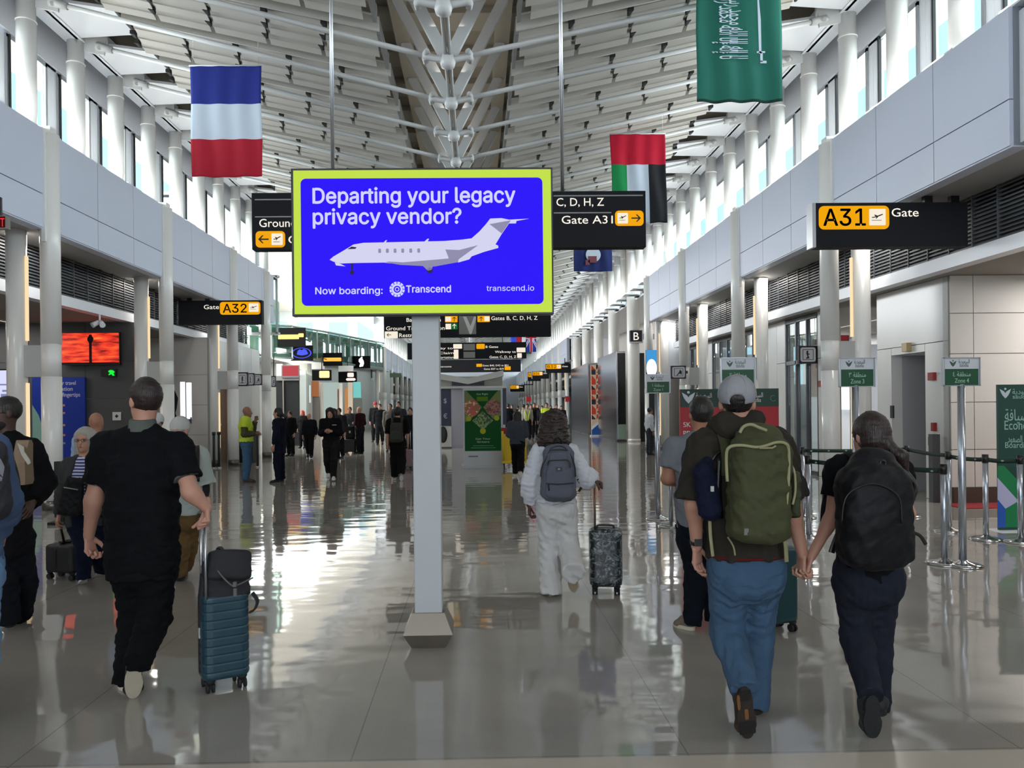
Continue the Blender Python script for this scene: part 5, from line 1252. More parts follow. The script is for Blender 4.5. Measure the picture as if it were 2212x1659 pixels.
        if Hn == 'pony':
            g.ell(H_(0, -.05, -.03), (hr, hf, hu), (.076 * s, .07 * s, .075 * s), k=.04); g.cap(H_(.02, -.10, -.03), H_(.035, -.135, -.065), .04 * s, .026 * s, k=.015); g.cap(H_(.035, -.135, -.065), H_(.06, -.165, -.10), .03 * s, .034 * s, k=.012); g.cap(H_(.06, -.165, -.10), H_(.10, -.16, -.2), .034 * s, .012 * s, k=.02)
        if Hn == 'bun': g.ell(H_(0, -.10, .06), (hr, hf, hu), (.05 * s, .045 * s, .05 * s))
        g.ell(H_(0, .125, -.02), (hr, hf, hu), (.088 * s, .085 * s, .098 * s), k=.015, op='s')
        if Hn in ('short', 'pony', 'bun'):
            (g.cut(H_(0, -.03, o.get('nape', -.072)), -hu) if Hn != 'pony' else None)
            for x in (-1, 1): g.ell(H_(x * .088, .012, -.02), (hr, hf, hu), (.022 * s, .035 * s, .036 * s), k=.008, op='s')
        obj('hair', g.mesh(fold=(o.get('hairf', .004), 60, 9)), hm, body)
    if o.get('cap'):
        cm_ = o['cap']; g = Sdf(.007, .01); g.ell(H_(0, -.012, .045), (hr, hf, hu), (.090 * s, .108 * s, .098 * s)); g.cut(H_(0, 0, .02 - .012), -hu + hf * .12)
        g.ell(H_(0, -.115, .012), (hr, hf, hu), (.038 * s, .04 * s, .032 * s), op='s', k=.004) if o.get('snap') else None
        c = obj('cap', g.mesh(), cm_, body)
        ol = [(.082 * math.cos(a) * s, (.05 + .10 * math.sin(a)) * s) for a in [PI * i / 14 for i in range(15)]]
        obj('brim', MB().prism(ol, H_(0, .02, .018), hr, nrm(hf - hu * .22), hu * .006), o.get('brim', cm_), c)
        for a in [i * PI / 3 for i in range(3)]:
            P = [H_(.0915 * math.cos(t) * math.cos(a), -.012 + .1095 * math.cos(t) * math.sin(a), .045 + .0995 * math.sin(t)) for t in [PI * i / 20 for i in range(-1, 22)]]
            P = [p for p in P if (p - H_(0, 0, .02)).dot(hu) > 0 and not (o.get('snap') and (p - H_(0, -.115, .012)).dot(hf) < .03 * s and (p - H_(0, -.115, .012)).dot(hu) < .03 * s)]
            if len(P) > 3: obj('seam', MB().tube(P, .0016, 5), o.get('seam', cm_), c)
        obj('button', Sdf(.004, 0).ell(H_(0, -.012, .143), (hr, hf, hu), (.008, .008, .005)).mesh(), o.get('seam', cm_), c)
    if o.get('glasses'):
        g = MB()
        for x in (-1, 1):
            P = [H_(x * .032 + .024 * math.cos(a), .103, .003 + .016 * math.sin(a)) for a in [2 * PI * i / 16 for i in range(17)]]; g.tube(P, .0022, 5)
            g.tube([H_(x * .056, .102, .006), H_(x * .078, .06, .008), H_(x * .08, -.005, .006)], .0022, 5)
        g.tube([H_(-.009, .104, .006), H_(.009, .104, .006)], .0022, 5); obj('glasses', g, o['glasses'], body)
    if o.get('beard'):
        g = Sdf(h, .01); g.ell(H_(0, .03, -.075), (hr, hf, hu), (.062 * s, .07 * s, .055 * s)); g.ell(H_(0, .09, -.05), (hr, hf, hu), (.022 * s, .03 * s, .008 * s), op='s', k=.005); g.cut(H_(0, 0, -.045), hu); obj('beard', g.mesh(), o['beard'], body)
    # ---- shoes
    sm = o.get('shoe')
    if sm:
        for k in 'LR':
            tr = o.get('tread' + k); rr = Rv
            d = J['to' + k] - J['he' + k]; dh = d * (1, 1, 0)
            if np.linalg.norm(dh) > .08: rr = nrm(np.cross(nrm(dh), UP))
            shoe(body, J['he' + k], J['to' + k], rr, sm[0], sm[1], .043 * s * o.get('shoew', 1), max(h * .8, .007), J['an' + k], tr)
    return body
# ================================================================== travellers close to the camera
def jfun(Y0): return lambda px, py, dy=0.0: at(px, py, Y0 + dy)
def gr(px, py, z=0.0): return ground(px, py, z)
FWD = np.array([0, 1.0, 0]); BACKW = -FWD
M_blk = cloth('#0e0f12'); M_hair_dk = hairmat('hair_dark', '#17120f'); M_hair_br = hairmat('hair_brown', '#241712')
M_rubber = mat('rubber_white', '#cfc6b0', .6, bump=.3, bscale=200); M_rub_dk = mat('rubber_dark', '#17171a', .7, bump=.4, bscale=150)
# --- man in the black polo shirt
j = jfun(4.5); s_ = 1.84 / 1.75
J = dict(head=j(313, 868), neck=j(309, 922, -.01), shL=j(232, 962), shR=j(382, 964), elL=j(203, 1078, -.02), wrL=j(192, 1158, .05), elR=j(412, 1062, -.1), wrR=j(447, 1098, -.06),
         hpL=j(275, 1195), hpR=j(342, 1195), knL=j(293, 1330, .06), anL=j(274, 1458, .0), heL=gr(270, 1493), toL=gr(266, 1456),
         knR=j(335, 1330, .0), anR=j(303, 1418, -.27), heR=j(291, 1424, -.31), toR=gr(288, 1509))
tr = [(-.8, .04, .8, .2, mat('tread_tan', '#8a6a4a', .8))]
A_J = J
person('man in black polo with grey collar, seen from behind pulling a teal suitcase', J, s_, FWD, dict(h=.0075, look=(-.75, .66, 0), skin='fair', bw=1.0, chest=(.175, .125), waist=(.172, .135), hip=(.168, .125), arm=1.12, leg=1.0,
    tops=[dict(name='polo_shirt', m=M_blk, sleeve=.36, hem=-.16, t=.016, loose=1.15, rib=cloth('#5c615c'), fold=(.011, 13, 2))], bottom=dict(m=cloth('#0b0c0f'), loose=1.08, t=.02, cuff=.98, len=.05, fold=(.011, 16, 4)),
    hair='short', hairm=M_hair_br, shoe=(mat('shoe_black', '#101012', .5), M_rubber), treadR=tr, shoew=1.05,
    hands=dict(L=dict(dir=(0.05, .12, -1), palm=(.85, -.35, 0), thumb=(.35, .8, 0), curl=.85), R=dict(dir=(.1, -.35, -.9), palm=(-.85, -.5, .1), thumb=(-.5, .87, 0), curl=1.45))))
# --- man with the cap and the green backpack
j = jfun(3.98); s_ = 1.83 / 1.75
J = dict(head=j(1592, 872), neck=j(1590, 926, -.01), shL=j(1525, 965), shR=j(1672, 962), elL=j(1500, 1085, -.02), wrL=j(1505, 1180, .06), elR=j(1708, 1085, -.0), wrR=j(1733, 1196, .03),
         hpL=j(1573, 1222), hpR=j(1646, 1222), knL=j(1573, 1362, .05), anL=j(1604, 1478, -.23), heL=j(1608, 1484, -.29), toL=gr(1616, 1596),
         knR=j(1634, 1376, .1), anR=j(1630, 1510, .08), heR=gr(1630, 1545), toR=gr(1640, 1512))
M_olive = cloth('#2f2c26')
B = person('man in a grey cap, dark hooded top and blue jeans holding hands', J, s_, FWD, dict(h=.0075, look=(.3, .95, 0), skin='fair', chest=(.165, .12), waist=(.15, .115), hip=(.16, .125), arm=1.05,
    tops=[dict(name='hooded_top', m=M_olive, sleeve=.49, slR=.46, hem=.02, t=.03, loose=1.22, fold=(.012, 14, 6))], bottom=dict(name='jeans', m=mat('denim', '#36526c', .85, bump=.3, bscale=180, vary=.3, vscale=5), loose=1.1, t=.016, len=.04, fold=(.012, 15, 7)),
    hair='short', hairm=M_hair_dk, hairt=-.004, nape=-.085, cap=cloth('#94959a'), seam=cloth('#a9aaac'), snap=True, brim=cloth('#4c4d52'), shoe=(mat('shoe_brown', '#3c2c22', .7), mat('sole_brown', '#2a211b', .8, bump=.4, bscale=120)),
    treadL=[(-.18, .42, .22, .62, mat('tread_orange', '#7a4f28', .8)), (-.85, .66, .85, .9, mat('tread_dark', '#17120f', .8)), (-.85, .14, -.55, .42, MATS['tread_orange']), (-.6, .06, .6, .26, MATS['tread_dark'])], shoew=1.05,
    hands=dict(L=dict(dir=(.06, .12, -1), palm=(.6, -.7, 0), thumb=(.6, .7, 0), curl=.45), R=dict(dir=(-.05, .1, -1), palm=(.95, .1, .1), thumb=(0, 1, 0), curl=.75))))
ch = [c for c in B.children if c.name.startswith('hooded_top')][0]
nk = J['neck']
nk = nk + UP * .025; g = Sdf(.008, .03); g.cap(nk + (-.09, -.03, -.01), nk + (.1, -.0, .02), .055, .05, 1.0, UP); g.cap(nk + (-.07, -.07, -.03), nk + (.07, -.08, -.03), .055, .05); g.cap(nk + (-.1, .03, -.02), nk + (-.07, -.05, .02), .045, .05); g.cap(nk + (.1, .05, .0), nk + (.08, -.03, .02), .04, .045)
g.ell(nk + (0, .03, .09), ((1, 0, 0), (0, 1, 0), (0, 0, 1)), (.078, .085, .09), op='s', k=.015)
obj('hood', g.mesh(fold=(.006, 28, 3)), M_olive, ch)
hz = (J['hpL'] + J['hpR']) / 2 + UP * (.03 + .022) * s_; obj('hem_trim', Sdf(.007, 0).cap(hz, hz + UP * .016, .16 * s_ + .032, .16 * s_ + .030, (.125 * s_ + .032) / (.16 * s_ + .032), (1, 0, 0), n=2.4, flat=True).mesh(), cloth('#5a1a1c'), ch)
w_ = J['wrL']; dw = nrm(J['wrL'] - J['elL']); obj('wrist_watch', MB().tube([w_ - dw * .04, w_ - dw * .018], .034, 18).box(w_ - dw * .03 + (-.02, -.04, -.018), w_ - dw * .03 + (.02, -.03, .018)), M_black, B)
B_J = J
# --- woman with ponytail and black backpack
j = jfun(4.0); s_ = 1.64 / 1.75
J = dict(head=j(1878, 944), neck=j(1874, 1000), shL=j(1812, 1012), shR=j(1938, 1014), elL=j(1797, 1118, -.0), wrL=j(1752, 1203, .02), elR=j(1962, 1110, .1), wrR=j(1915, 1085, .26),
         hpL=j(1845, 1240), hpR=j(1905, 1240), knL=j(1850, 1378, .05), anL=j(1878, 1490, -.22), heL=j(1885, 1502, -.27), toL=gr(1886, 1595),
         knR=j(1893, 1385, .1), anR=j(1897, 1515, .08), heR=gr(1898, 1548), toR=gr(1905, 1516))
person('woman with a dark ponytail, black tee and navy trousers under a big black backpack', J, s_, FWD, dict(h=.0075, look=(-.25, .97, 0), skin='fair', chest=(.148, .11), waist=(.13, .10), hip=(.165, .13), arm=.92, leg=1.05,
    tops=[dict(name='tee_shirt', m=M_blk, sleeve=.28, hem=-.06, t=.014, loose=1.25)], bottom=dict(m=cloth('#20242e'), loose=1.05, t=.014, len=.04, fold=(.007, 15, 8)),
    hair='pony', hairm=M_hair_br, hairt=.008, shoe=(mat('shoe_charcoal', '#1a1d1e', .7), mat('sole_charcoal', '#16191a', .8, bump=.4, bscale=140)), shoew=1.15,
    hands=dict(L=dict(dir=(-.35, .05, -.94), palm=(-.95, .1, .1), thumb=(0, 1, 0), curl=.75))))
# --- woman in the white hooded tracksuit
j = jfun(6.63); s_ = 1.63 / 1.75
J = dict(head=j(1196, 918), neck=j(1197, 958), shL=j(1166, 978), shR=j(1232, 980), elL=j(1150, 1040), wrL=j(1143, 1090, .03), elR=j(1265, 1034, -.05), wrR=j(1281, 1035, -.1),
         hpL=j(1183, 1092), hpR=j(1222, 1092), knL=j(1186, 1180, .06), anL=j(1190, 1268), heL=gr(1188, 1289), toL=gr(1185, 1270),
         knR=j(1228, 1180, .04), anR=j(1238, 1230, -.30), heR=j(1231, 1232, -.35), toR=j(1240, 1280, -.22))
M_hood = cloth('#cdd0d6'); 
B = person('woman with long dark hair in a pale hoodie and wide tracksuit trousers', J, s_, FWD, dict(h=.0095, look=(.15, 1, 0), skin='dark', chest=(.145, .115), waist=(.135, .105), hip=(.15, .12),
    tops=[dict(name='hoodie', m=M_hood, sleeve=.98, hem=-.0, t=.028, loose=1.35, cuffw=.9, fold=(.014, 16, 11))], bottom=dict(m=cloth('#cbcbc9'), loose=1.22, t=.018, cuff=1.3, len=.06, fold=(.013, 14, 12)),
    hair='long', hairm=M_hair_br, hairt=.016, hairf=.016, hairl=-.15, shoe=(mat('shoe_white', '#bdbab2', .6), mat('sole_tan', '#a2947c', .7, bump=.3, bscale=150)),
    hands=dict(L=dict(dir=(0.02, .1, -1), curl=.7), R=dict(dir=(.8, -.2, -.4), palm=(-.4, 0, -1), thumb=(-.1, -1, 0), curl=1.4))))
ch = [c for c in B.children if c.name.startswith('hoodie')][0]; nk = J['neck']
g = Sdf(.009, .03); g.cap(nk + (-.09, -.06, -.05), nk + (.09, -.06, -.05), .055, .055); g.cap(nk + (-.06, -.09, -.09), nk + (.06, -.09, -.09), .05, .05); obj('hood', g.mesh(fold=(.008, 25, 4)), M_hood, ch)
# --- man in the grey tee left of the cap man
j = jfun(5.56); s_ = 1.72 / 1.75
J = dict(head=j(1513, 896), neck=j(1512, 938), shL=j(1458, 966), shR=j(1562, 966), elL=j(1441, 1034, -.02), wrL=j(1482, 1046, .22), elR=j(1572, 1040, 0), wrR=j(1545, 1040, .25),
         hpL=j(1492, 1150), hpR=j(1537, 1150), knL=j(1504, 1242, .04), anL=j(1496, 1338, .02), heL=gr(1500, 1362), toL=gr(1456, 1350), knR=j(1540, 1242, .1), anR=j(1542, 1330, .1), heR=gr(1545, 1350), toR=gr(1552, 1328))
person('man in grey tee and navy trousers standing left of the cap man', J, s_, nrm((.15, 1, 0)), dict(h=.009, look=(-.1, 1, 0), skin='tan', chest=(.17, .12), waist=(.16, .12), hip=(.16, .12), arm=1.1,
    tops=[dict(name='tee_shirt', m=cloth('#72757b'), sleeve=.34, hem=-.06, t=.016, loose=1.2)], bottom=dict(m=cloth('#10161f'), loose=1.1, len=.04), hair='short', hairm=M_hair_dk, hairt=.004, shoe=(mat('shoe_beige', '#766c5e', .8), MATS['rubber_white'] if 'rubber_white' in MATS else M_rubber), shoew=1.1))
# --- woman with grey hair facing the camera
j = jfun(7.27); s_ = 1.58 / 1.75
J = dict(head=j(183, 951), neck=j(182, 988), shR=j(150, 1006), shL=j(216, 1006), elR=j(138, 1062, .05), wrR=j(128, 1110, .12), elL=j(226, 1062), wrL=j(214, 1100, -.15),
         hpR=j(168, 1120), hpL=j(203, 1120), knR=j(181, 1190, -.12), anR=j(181, 1243, -.12), heR=j(183, 1252, -.05), toR=gr(177, 1262), knL=j(210, 1190, .0), anL=j(218, 1228, .2), heL=j(219, 1232, .25), toL=gr(214, 1245))
def striped():
    m = bpy.data.materials.new('striped_cloth'); m.use_nodes = True; n = m.node_tree.nodes; L = m.node_tree.links; b = n['Principled BSDF']; b.inputs['Roughness'].default_value = .9
    tc = n.new('ShaderNodeTexCoord'); w = n.new('ShaderNodeTexWave'); w.bands_direction = 'Z'; w.inputs['Scale'].default_value = 11; w.inputs['Distortion'].default_value = .6; w.inputs['Detail'].default_value = 1
    r = n.new('ShaderNodeValToRGB'); r.color_ramp.interpolation = 'CONSTANT'; r.color_ramp.elements[0].color = lin('#c9cbe0'); r.color_ramp.elements[1].position = .5; r.color_ramp.elements[1].color = lin('#28306e')
    L.new(tc.outputs['Object'], w.inputs['Vector']); L.new(w.outputs['Fac'], r.inputs['Fac']); L.new(r.outputs['Color'], b.inputs['Base Color']); return m
B = person('woman with grey bob, glasses and striped shirt walking toward the camera', J, s_, BACKW, dict(h=.0085, look=(0.05, -1, 0), skin='fair', chest=(.165, .13), waist=(.16, .125), hip=(.17, .13),
    tops=[dict(name='striped_shirt', m=striped(), sleeve=.2, hem=-.05, t=.006), dict(name='jacket', m=cloth('#3b3c3d'), sleeve=.98, hem=-.1, t=.022, loose=1.2, open=.075)], bottom=dict(m=cloth('#11182a'), loose=1.05, len=.03),
    hair='bob', hairm=hairmat('hair_grey', '#9a978f'), hairt=.006, glasses=mat('specs_brown', '#5a2f22', .3), shoe=(mat('shoe_black', '#101012', .5), mat('rubber_pale', '#d5d5d2', .6))))
# --- man with the white cap, mostly behind the man in black
j = jfun(7.36); s_ = 1.68 / 1.75
J = dict(head=j(388, 930), neck=j(392, 966), shR=j(352, 984), shL=j(428, 984), elR=j(345, 1045), wrR=j(350, 1095, -.1), elL=j(440, 1046, .02), wrL=j(445, 1096, -.02),
         hpR=j(372, 1112), hpL=j(408, 1112), knR=j(385, 1180, -.05), anR=j(386, 1238), heR=gr(387, 1246), toR=gr(390, 1256), knL=j(404, 1178, .1), anL=j(398, 1222, .25), heL=j(398, 1226, .3), toL=gr(396, 1240))
person('man in white cap, pale shirt and khaki trousers facing the camera behind the polo man', J, s_, BACKW, dict(h=.0095, look=(-.3, -1, -.1), skin='fair', chest=(.175, .13), waist=(.175, .14), hip=(.17, .13),
    tops=[dict(name='shirt', m=cloth('#a9b2ac'), sleeve=.5, hem=-.02, t=.04, loose=1.3), dict(name='dark_sleeves', m=cloth('#28282b'), sleeve=.9, hem=.30, t=.004)], bottom=dict(m=cloth('#6a5334'), loose=1.25, t=.02, len=.02), hair='short', hairm=hairmat('hair_grey', '#9a978f'), cap=cloth('#b9bab6'), shoe=(mat('shoe_charcoal', '#1a1d1e', .7), M_rub_dk)))
# --- man in black jacket at the left edge
j = jfun(5.85); s_ = 1.78 / 1.75
F_ = nrm((-.55, -.83, 0))
J = dict(head=j(12, 894), neck=j(14, 940), shR=j(-48, 972, -.1), shL=j(66, 972, .12), elR=j(-60, 1060, -.15), wrR=j(-8, 1068, -.3), elL=j(92, 1040, .16), wrL=j(70, 1085, -.02),
         hpR=j(-15, 1160), hpL=j(35, 1160), knR=j(5, 1255, -.1), anR=j(18, 1330, -.05), heR=gr(24, 1338), toR=gr(20, 1356), knL=j(50, 1255, .1), anL=j(45, 1322, .2), heL=gr(48, 1325), toL=gr(36, 1338))
person('man in black jacket and glasses at the left edge beside the paper bag', J, s_, F_, dict(h=.009, look=(-.75, -.66, 0), skin='dark', chest=(.18, .13), waist=(.175, .135), hip=(.175, .13), arm=1.1,
    tops=[dict(name='jacket', m=cloth('#111114'), sleeve=.98, hem=-.14, t=.028, loose=1.3, neck=0.01)], bottom=dict(m=cloth('#14161c'), loose=1.2, t=.02, len=.05), hair='short', hairm=M_hair_dk, hairt=-.004, glasses=mat('specs_dark', '#1c1c1e', .3), beard=mat('beard_dark', '#1a1412', .8), shoe=(mat('shoe_black', '#101012', .5), M_rub_dk)))
# --- traveller in blue shirt cut by the left edge
j = jfun(3.98); s_ = 1.78 / 1.75
J = dict(head=j(-71, 850), neck=j(-71, 915), shL=j(-151, 955), shR=j(-18, 968), elL=j(-176, 1070), wrL=j(-166, 1170, .1), elR=j(10, 1082, .02), wrR=j(-2, 1176, .16), hpL=j(-111, 1222), hpR=j(-46, 1222),
         knL=j(-106, 1370, .1), anL=j(-104, 1500, .1), heL=gr(-104, 1540), toL=gr(-106, 1505), knR=j(-42, 1378, .05), anR=j(-40, 1520, -.05), heR=gr(-38, 1572), toR=gr(-26, 1540))
person('traveller in blue shirt and pale jeans cut off by the left edge of the view', J, s_, FWD, dict(h=.01, skin='fair', tops=[dict(name='shirt', m=cloth('#54688a'), sleeve=.86, hem=-.02, t=.02, loose=1.3), dict(name='tee_shirt', m=cloth('#1b1c22'), sleeve=.1, hem=-.16, t=.012)], bottom=dict(name='jeans', m=mat('denim_pale', '#6f94bd', .85, bump=.3, bscale=180), loose=1.12, len=.03), hair='short', hairm=M_hair_dk, shoe=(mat('shoe_navy', '#1a1c24', .6), M_rub_dk)))
# --- bald man and white hat behind
j = jfun(8.6); P_, s_ = pose(1.62); x = at(207, 1000, 8.6)[0]
person('bald man in a light blue shirt seen from behind beside the grey-haired woman', place(P_, (x, 8.6), 0), s_, FWD, dict(h=.0125, skin='tan', tops=[dict(name='shirt', m=cloth('#8ea0c4'), sleeve=.9, t=.014)], bottom=dict(m=cloth('#2a2c33')), shoe=(mat('shoe_black', '#101012', .5), M_rub_dk)))
P_, s_ = pose(1.60); x = at(341, 1000, 9.6)[0]
person('person in a white hat just visible behind the shoulder of the man in black', place(P_, (x, 9.6), PI), s_, BACKW, dict(h=.0135, skin='fair', cap=cloth('#c8c8c6'), tops=[dict(name='shirt', m=cloth('#4d5a66'), sleeve=.5)], bottom=dict(m=cloth('#2a2c33')), hair='short', hairm=M_hair_dk, shoe=(mat('shoe_black', '#101012', .5), M_rub_dk)))
# ================================================================== bags and luggage
jA, jB, jC, jD = jfun(4.5), jfun(3.98), jfun(4.0), jfun(6.63)
X1, Y1 = np.array([1.0, 0, 0]), np.array([0, 1.0, 0])
def flat_strap(pts, w, t, side=(1, 0, 0)):
    """a webbing band through pts, w wide along side"""
    pts = [np.array(p, float) for p in pts]; mb = MB(); side = np.array(side, float); V = []
    for i, p in enumerate(pts):
        d = nrm(pts[min(i + 1, len(pts) - 1)] - pts[max(i - 1, 0)]); a = nrm(side - d * side.dot(d)); b = np.cross(d, a)
        V += [p - a * w / 2 - b * t / 2, p + a * w / 2 - b * t / 2, p + a * w / 2 + b * t / 2, p - a * w / 2 + b * t / 2]
    n = len(pts); F = [(4 * i + k, 4 * i + (k + 1) % 4, 4 * i + 4 + (k + 1) % 4, 4 * i + 4 + k) for i in range(n - 1) for k in range(4)] + [(3, 2, 1, 0), (4 * n - 4, 4 * n - 3, 4 * n - 2, 4 * n - 1)]
    return mb.add(V, F, 0, True)
def smooth_path(pts, n=6):
    pts = [np.array(p, float) for p in pts]; out = []
    for i in range(len(pts) - 1):
        p0, p1, p2, p3 = pts[max(i - 1, 0)], pts[i], pts[i + 1], pts[min(i + 2, len(pts) - 1)]
        for k in range(n):
            t = k / n; out.append(.5 * (2 * p1 + (p2 - p0) * t + (2 * p0 - 5 * p1 + 4 * p2 - p3) * t * t + (3 * p1 - p0 - 3 * p2 + p3) * t ** 3))
    return out + [pts[-1]]
def shoulder_straps(e, Jn, shL, shR, m, dz=.0, w=.055, out=.075, back=.15, low=.36):
    for s_, sh in ((-1, shL), (1, shR)):
        c = sh * .62 + Jn * .38; c = np.array([c[0], c[1], max(sh[2], c[2] - .02)])
        P = [c + (0, -back, -low * .45), c + (0, -back * .95, -.03), c + (0, -.05, out * .95), c + (0, .04, out * .9), c + (s_ * .02, .125, -.04), c + (s_ * .045, .165, -.2), c + (s_ * .085, .10, -low)]
        obj('shoulder_strap', flat_strap(smooth_path(P), w, .014), m, e)
# --- green travel backpack
M_gp = mat('green_canvas', '#3a3d1e', .8, bump=.35, bscale=40); M_pip = mat('cream_piping', '#8f8c68', .7); M_gp2 = mat('green_canvas_dark', '#31351b', .8, bump=.35, bscale=40)
e = empty('backpack', jB(1640, 1172, -.25), 'big olive green backpack with cream piping on the man in the cap', 'backpack', 'backpacks')
g = Sdf(.0085, .03); d0 = -.265
g.cap(jB(1637, 1132, d0), jB(1640, 985, d0), .142, .138, (.82, .74), X1, n=3.4, cs=.09)
g.cap(jB(1640, 985, d0 + .02), jB(1640, 948, d0 + .05), .12, .098, (.75, .72), X1, n=3, k=.05)
obj('shell', g.mesh(fold=(.009, 18, 21)), M_gp, e)
zf = d0 - .118
P = [(1571, 1040), (1569, 985), (1576, 966), (1600, 962), (1640, 966), (1676, 956), (1696, 958), (1704, 975), (1703, 1040), (1698, 1100), (1694, 1150)]
obj('piping', MB().tube(smooth_path([jB(x, y, zf + (.03 if i in (0, 1, 7, 8, 9, 10) else .012 if y > 950 else .02)) for i, (x, y) in enumerate(P)]), .0075, 8), M_pip, e)
obj('piping', MB().tube(smooth_path([jB(x, y, zf + .055) for x, y in ((1598, 935), (1606, 922), (1622, 917), (1640, 924), (1656, 930))]), .008, 8), M_pip, e)
obj('piping', MB().tube(smooth_path([jB(x, y, zf + .055) for x, y in ((1706, 1000), (1716, 1020), (1718, 1060), (1712, 1090))]), .006, 8), M_pip, e)
obj('zip_pull', MB().tube([jB(1640, 968, zf), jB(1668, 968, zf), jB(1676, 963, zf)], .005, 6), M_pip, e)
obj('label_patch', MB().box(jB(1608, 1156, zf + .008), jB(1615, 1141, zf + .022)), mat('patch_grey', '#6d7270', .7), e)
g = Sdf(.008, .02); g.cap(jB(1708, 1105, d0 + .02), jB(1710, 1030, d0 + .02), .03, .03, 2.4, X1, n=3); obj('side_pocket', g.mesh(fold=(.005, 25, 2)), M_gp2, e)
obj('loose_strap', flat_strap(smooth_path([jB(1692, 1150, -.2), jB(1697, 1180, -.18), jB(1699, 1214, -.16)]), .02, .004), M_pip, e)
obj('loose_strap', flat_strap(smooth_path([jB(1533, 1120, -.16), jB(1535, 1160, -.17), jB(1540, 1202, -.17)]), .016, .004), M_pip, e)
obj('loose_strap', flat_strap(smooth_path([jB(1572, 1160, -.22), jB(1584, 1180, -.22), jB(1588, 1200, -.21)]), .008, .003), M_pip, e)
obj('compression_strap', flat_strap(smooth_path([jB(1556, 990, -.14), jB(1552, 1060, -.15), jB(1556, 1120, -.16)]), .03, .006), M_black, e)
shoulder_straps(e, B_J['neck'], B_J['shL'], B_J['shR'], M_gp2, low=.34, back=.15)
e = empty('stuff_sack', jB(1530, 1122, -.18), 'navy roll hanging at the left side of the olive backpack', 'bag')
g = Sdf(.008, .02); g.cap(jB(1520, 1022, -.15), jB(1533, 1100, -.17), .055, .058, 1.0, X1); g.cap(jB(1528, 1000, -.13), jB(1522, 1020, -.15), .03, .05); obj('roll', g.mesh(fold=(.007, 26, 5)), cloth('#14182c'), e)
obj('tag', MB().box(jB(1536, 1062, -.235), jB(1541, 1050, -.225)), mat('tag_white', '#b9bab8', .7), e); obj('hang_loop', MB().tube(smooth_path([jB(1532, 1004, -.12), jB(1545, 985, -.12), jB(1556, 975, -.14)]), .008, 6), M_black, e)
# --- black backpack
e = empty('backpack', jC(1888, 1228, -.25), 'very large plain black backpack on the ponytailed woman', 'backpack', 'backpacks')
M_bp = mat('black_nylon', '#0b0c10', .65, bump=.4, bscale=30, spec=.3)
g = Sdf(.0085, .04); d0 = -.26
g.cap(jC(1888, 1172, d0), jC(1886, 1060, d0), .175, .165, (.70, .72), X1, n=3, cs=.13); g.cap(jC(1886, 1040, d0 + .03), jC(1884, 1000, d0 + .06), .135, .10, .75, X1, n=2.6, k=.06); g.ell(jC(1886, 1110, d0 - .09), (X1, Y1, UP), (.12, .06, .15), k=.06)
obj('shell', g.mesh(fold=(.007, 13, 31)), M_bp, e)
obj('pocket_seam', MB().tube(smooth_path([jC(x, y, d0 - .15) for x, y in ((1818, 1130), (1830, 1070), (1885, 1045), (1940, 1072), (1948, 1130))]), .004, 6), M_black, e)
obj('grab_loop', MB().tube(smooth_path([jC(1900, 1010, d0 - .05), jC(1903, 996, d0 - .05), jC(1912, 998, d0 - .05), jC(1911, 1014, d0 - .05)]), .006, 6), M_black, e)
obj('side_strap', flat_strap(smooth_path([jC(1960, 1020, -.16), jC(1975, 1040, -.18), jC(1978, 1056, -.2), jC(1968, 1090, -.24)]), .02, .006), M_black, e)
obj('side_strap', flat_strap(smooth_path([jC(1972, 1150, -.2), jC(1988, 1158, -.2), jC(2000, 1176, -.2)]), .016, .006, (0, 0, 1)), M_black, e)
obj('side_strap', flat_strap(smooth_path([jC(1812, 1150, -.15), jC(1800, 1180, -.14), jC(1796, 1194, -.14)]), .03, .006), M_black, e)
C_J = dict(neck=jC(1874, 1000), shL=jC(1812, 1012), shR=jC(1938, 1014)); shoulder_straps(e, C_J['neck'], C_J['shL'], C_J['shR'], M_bp, low=.3, back=.15, out=.07)
# --- grey school backpack
e = empty('backpack', jD(1206, 1083, -.25), 'grey school backpack with black zips on the woman in the pale hoodie', 'backpack', 'backpacks')
M_gr = mat('grey_heather', '#555a66', .85, bump=.35, bscale=90); d0 = -.26
g = Sdf(.0085, .03); g.cap(jD(1206, 1058, d0), jD(1206, 985, d0), .150, .128, (.62, .6), X1, n=2.8, cs=.10); obj('shell', g.mesh(fold=(.005, 18, 8)), M_gr, e)
g = Sdf(.0085, .02); g.cap(jD(1208, 1062, d0 - .075), jD(1208, 1030, d0 - .075), .115, .11, .34, X1, n=3, cs=.06); g.cap(jD(1206, 1012, d0 - .07), jD(1206, 990, d0 - .065), .085, .075, .4, X1, n=3, cs=.06); obj('front_pocket', g.mesh(), M_gr, e)
for P in (((1179, 1044), (1206, 1046), (1240, 1043)), ((1183, 1005), (1186, 996), (1206, 994), (1228, 995), (1232, 1010)), ((1186, 976), (1190, 972), (1210, 971), (1226, 973))):
    obj('zip', MB().tube(smooth_path([jD(x, y, d0 - (.118 if y > 1000 else .1 if y > 980 else .085)) for x, y in P]), .006, 6), M_black, e)
obj('zip', MB().tube(smooth_path([jD(x, y, d0 - .06) for x, y in ((1168, 1030), (1170, 1010), (1180, 988), (1192, 968), (1216, 965), (1234, 985), (1242, 1010), (1243, 1030))]), .006, 6), M_black, e)
obj('logo_patch', MB().box(jD(1201, 1018, d0 - .12), jD(1214, 1009, d0 - .108)), M_black, e); obj('logo', MB().lathe(jD(1207.5, 1014, d0 - .122), [(.004, -.003), (.010, -.002), (.010, .006), (.003, .008)], 12), mat('tag_white', '#b9bab8', .7), e)
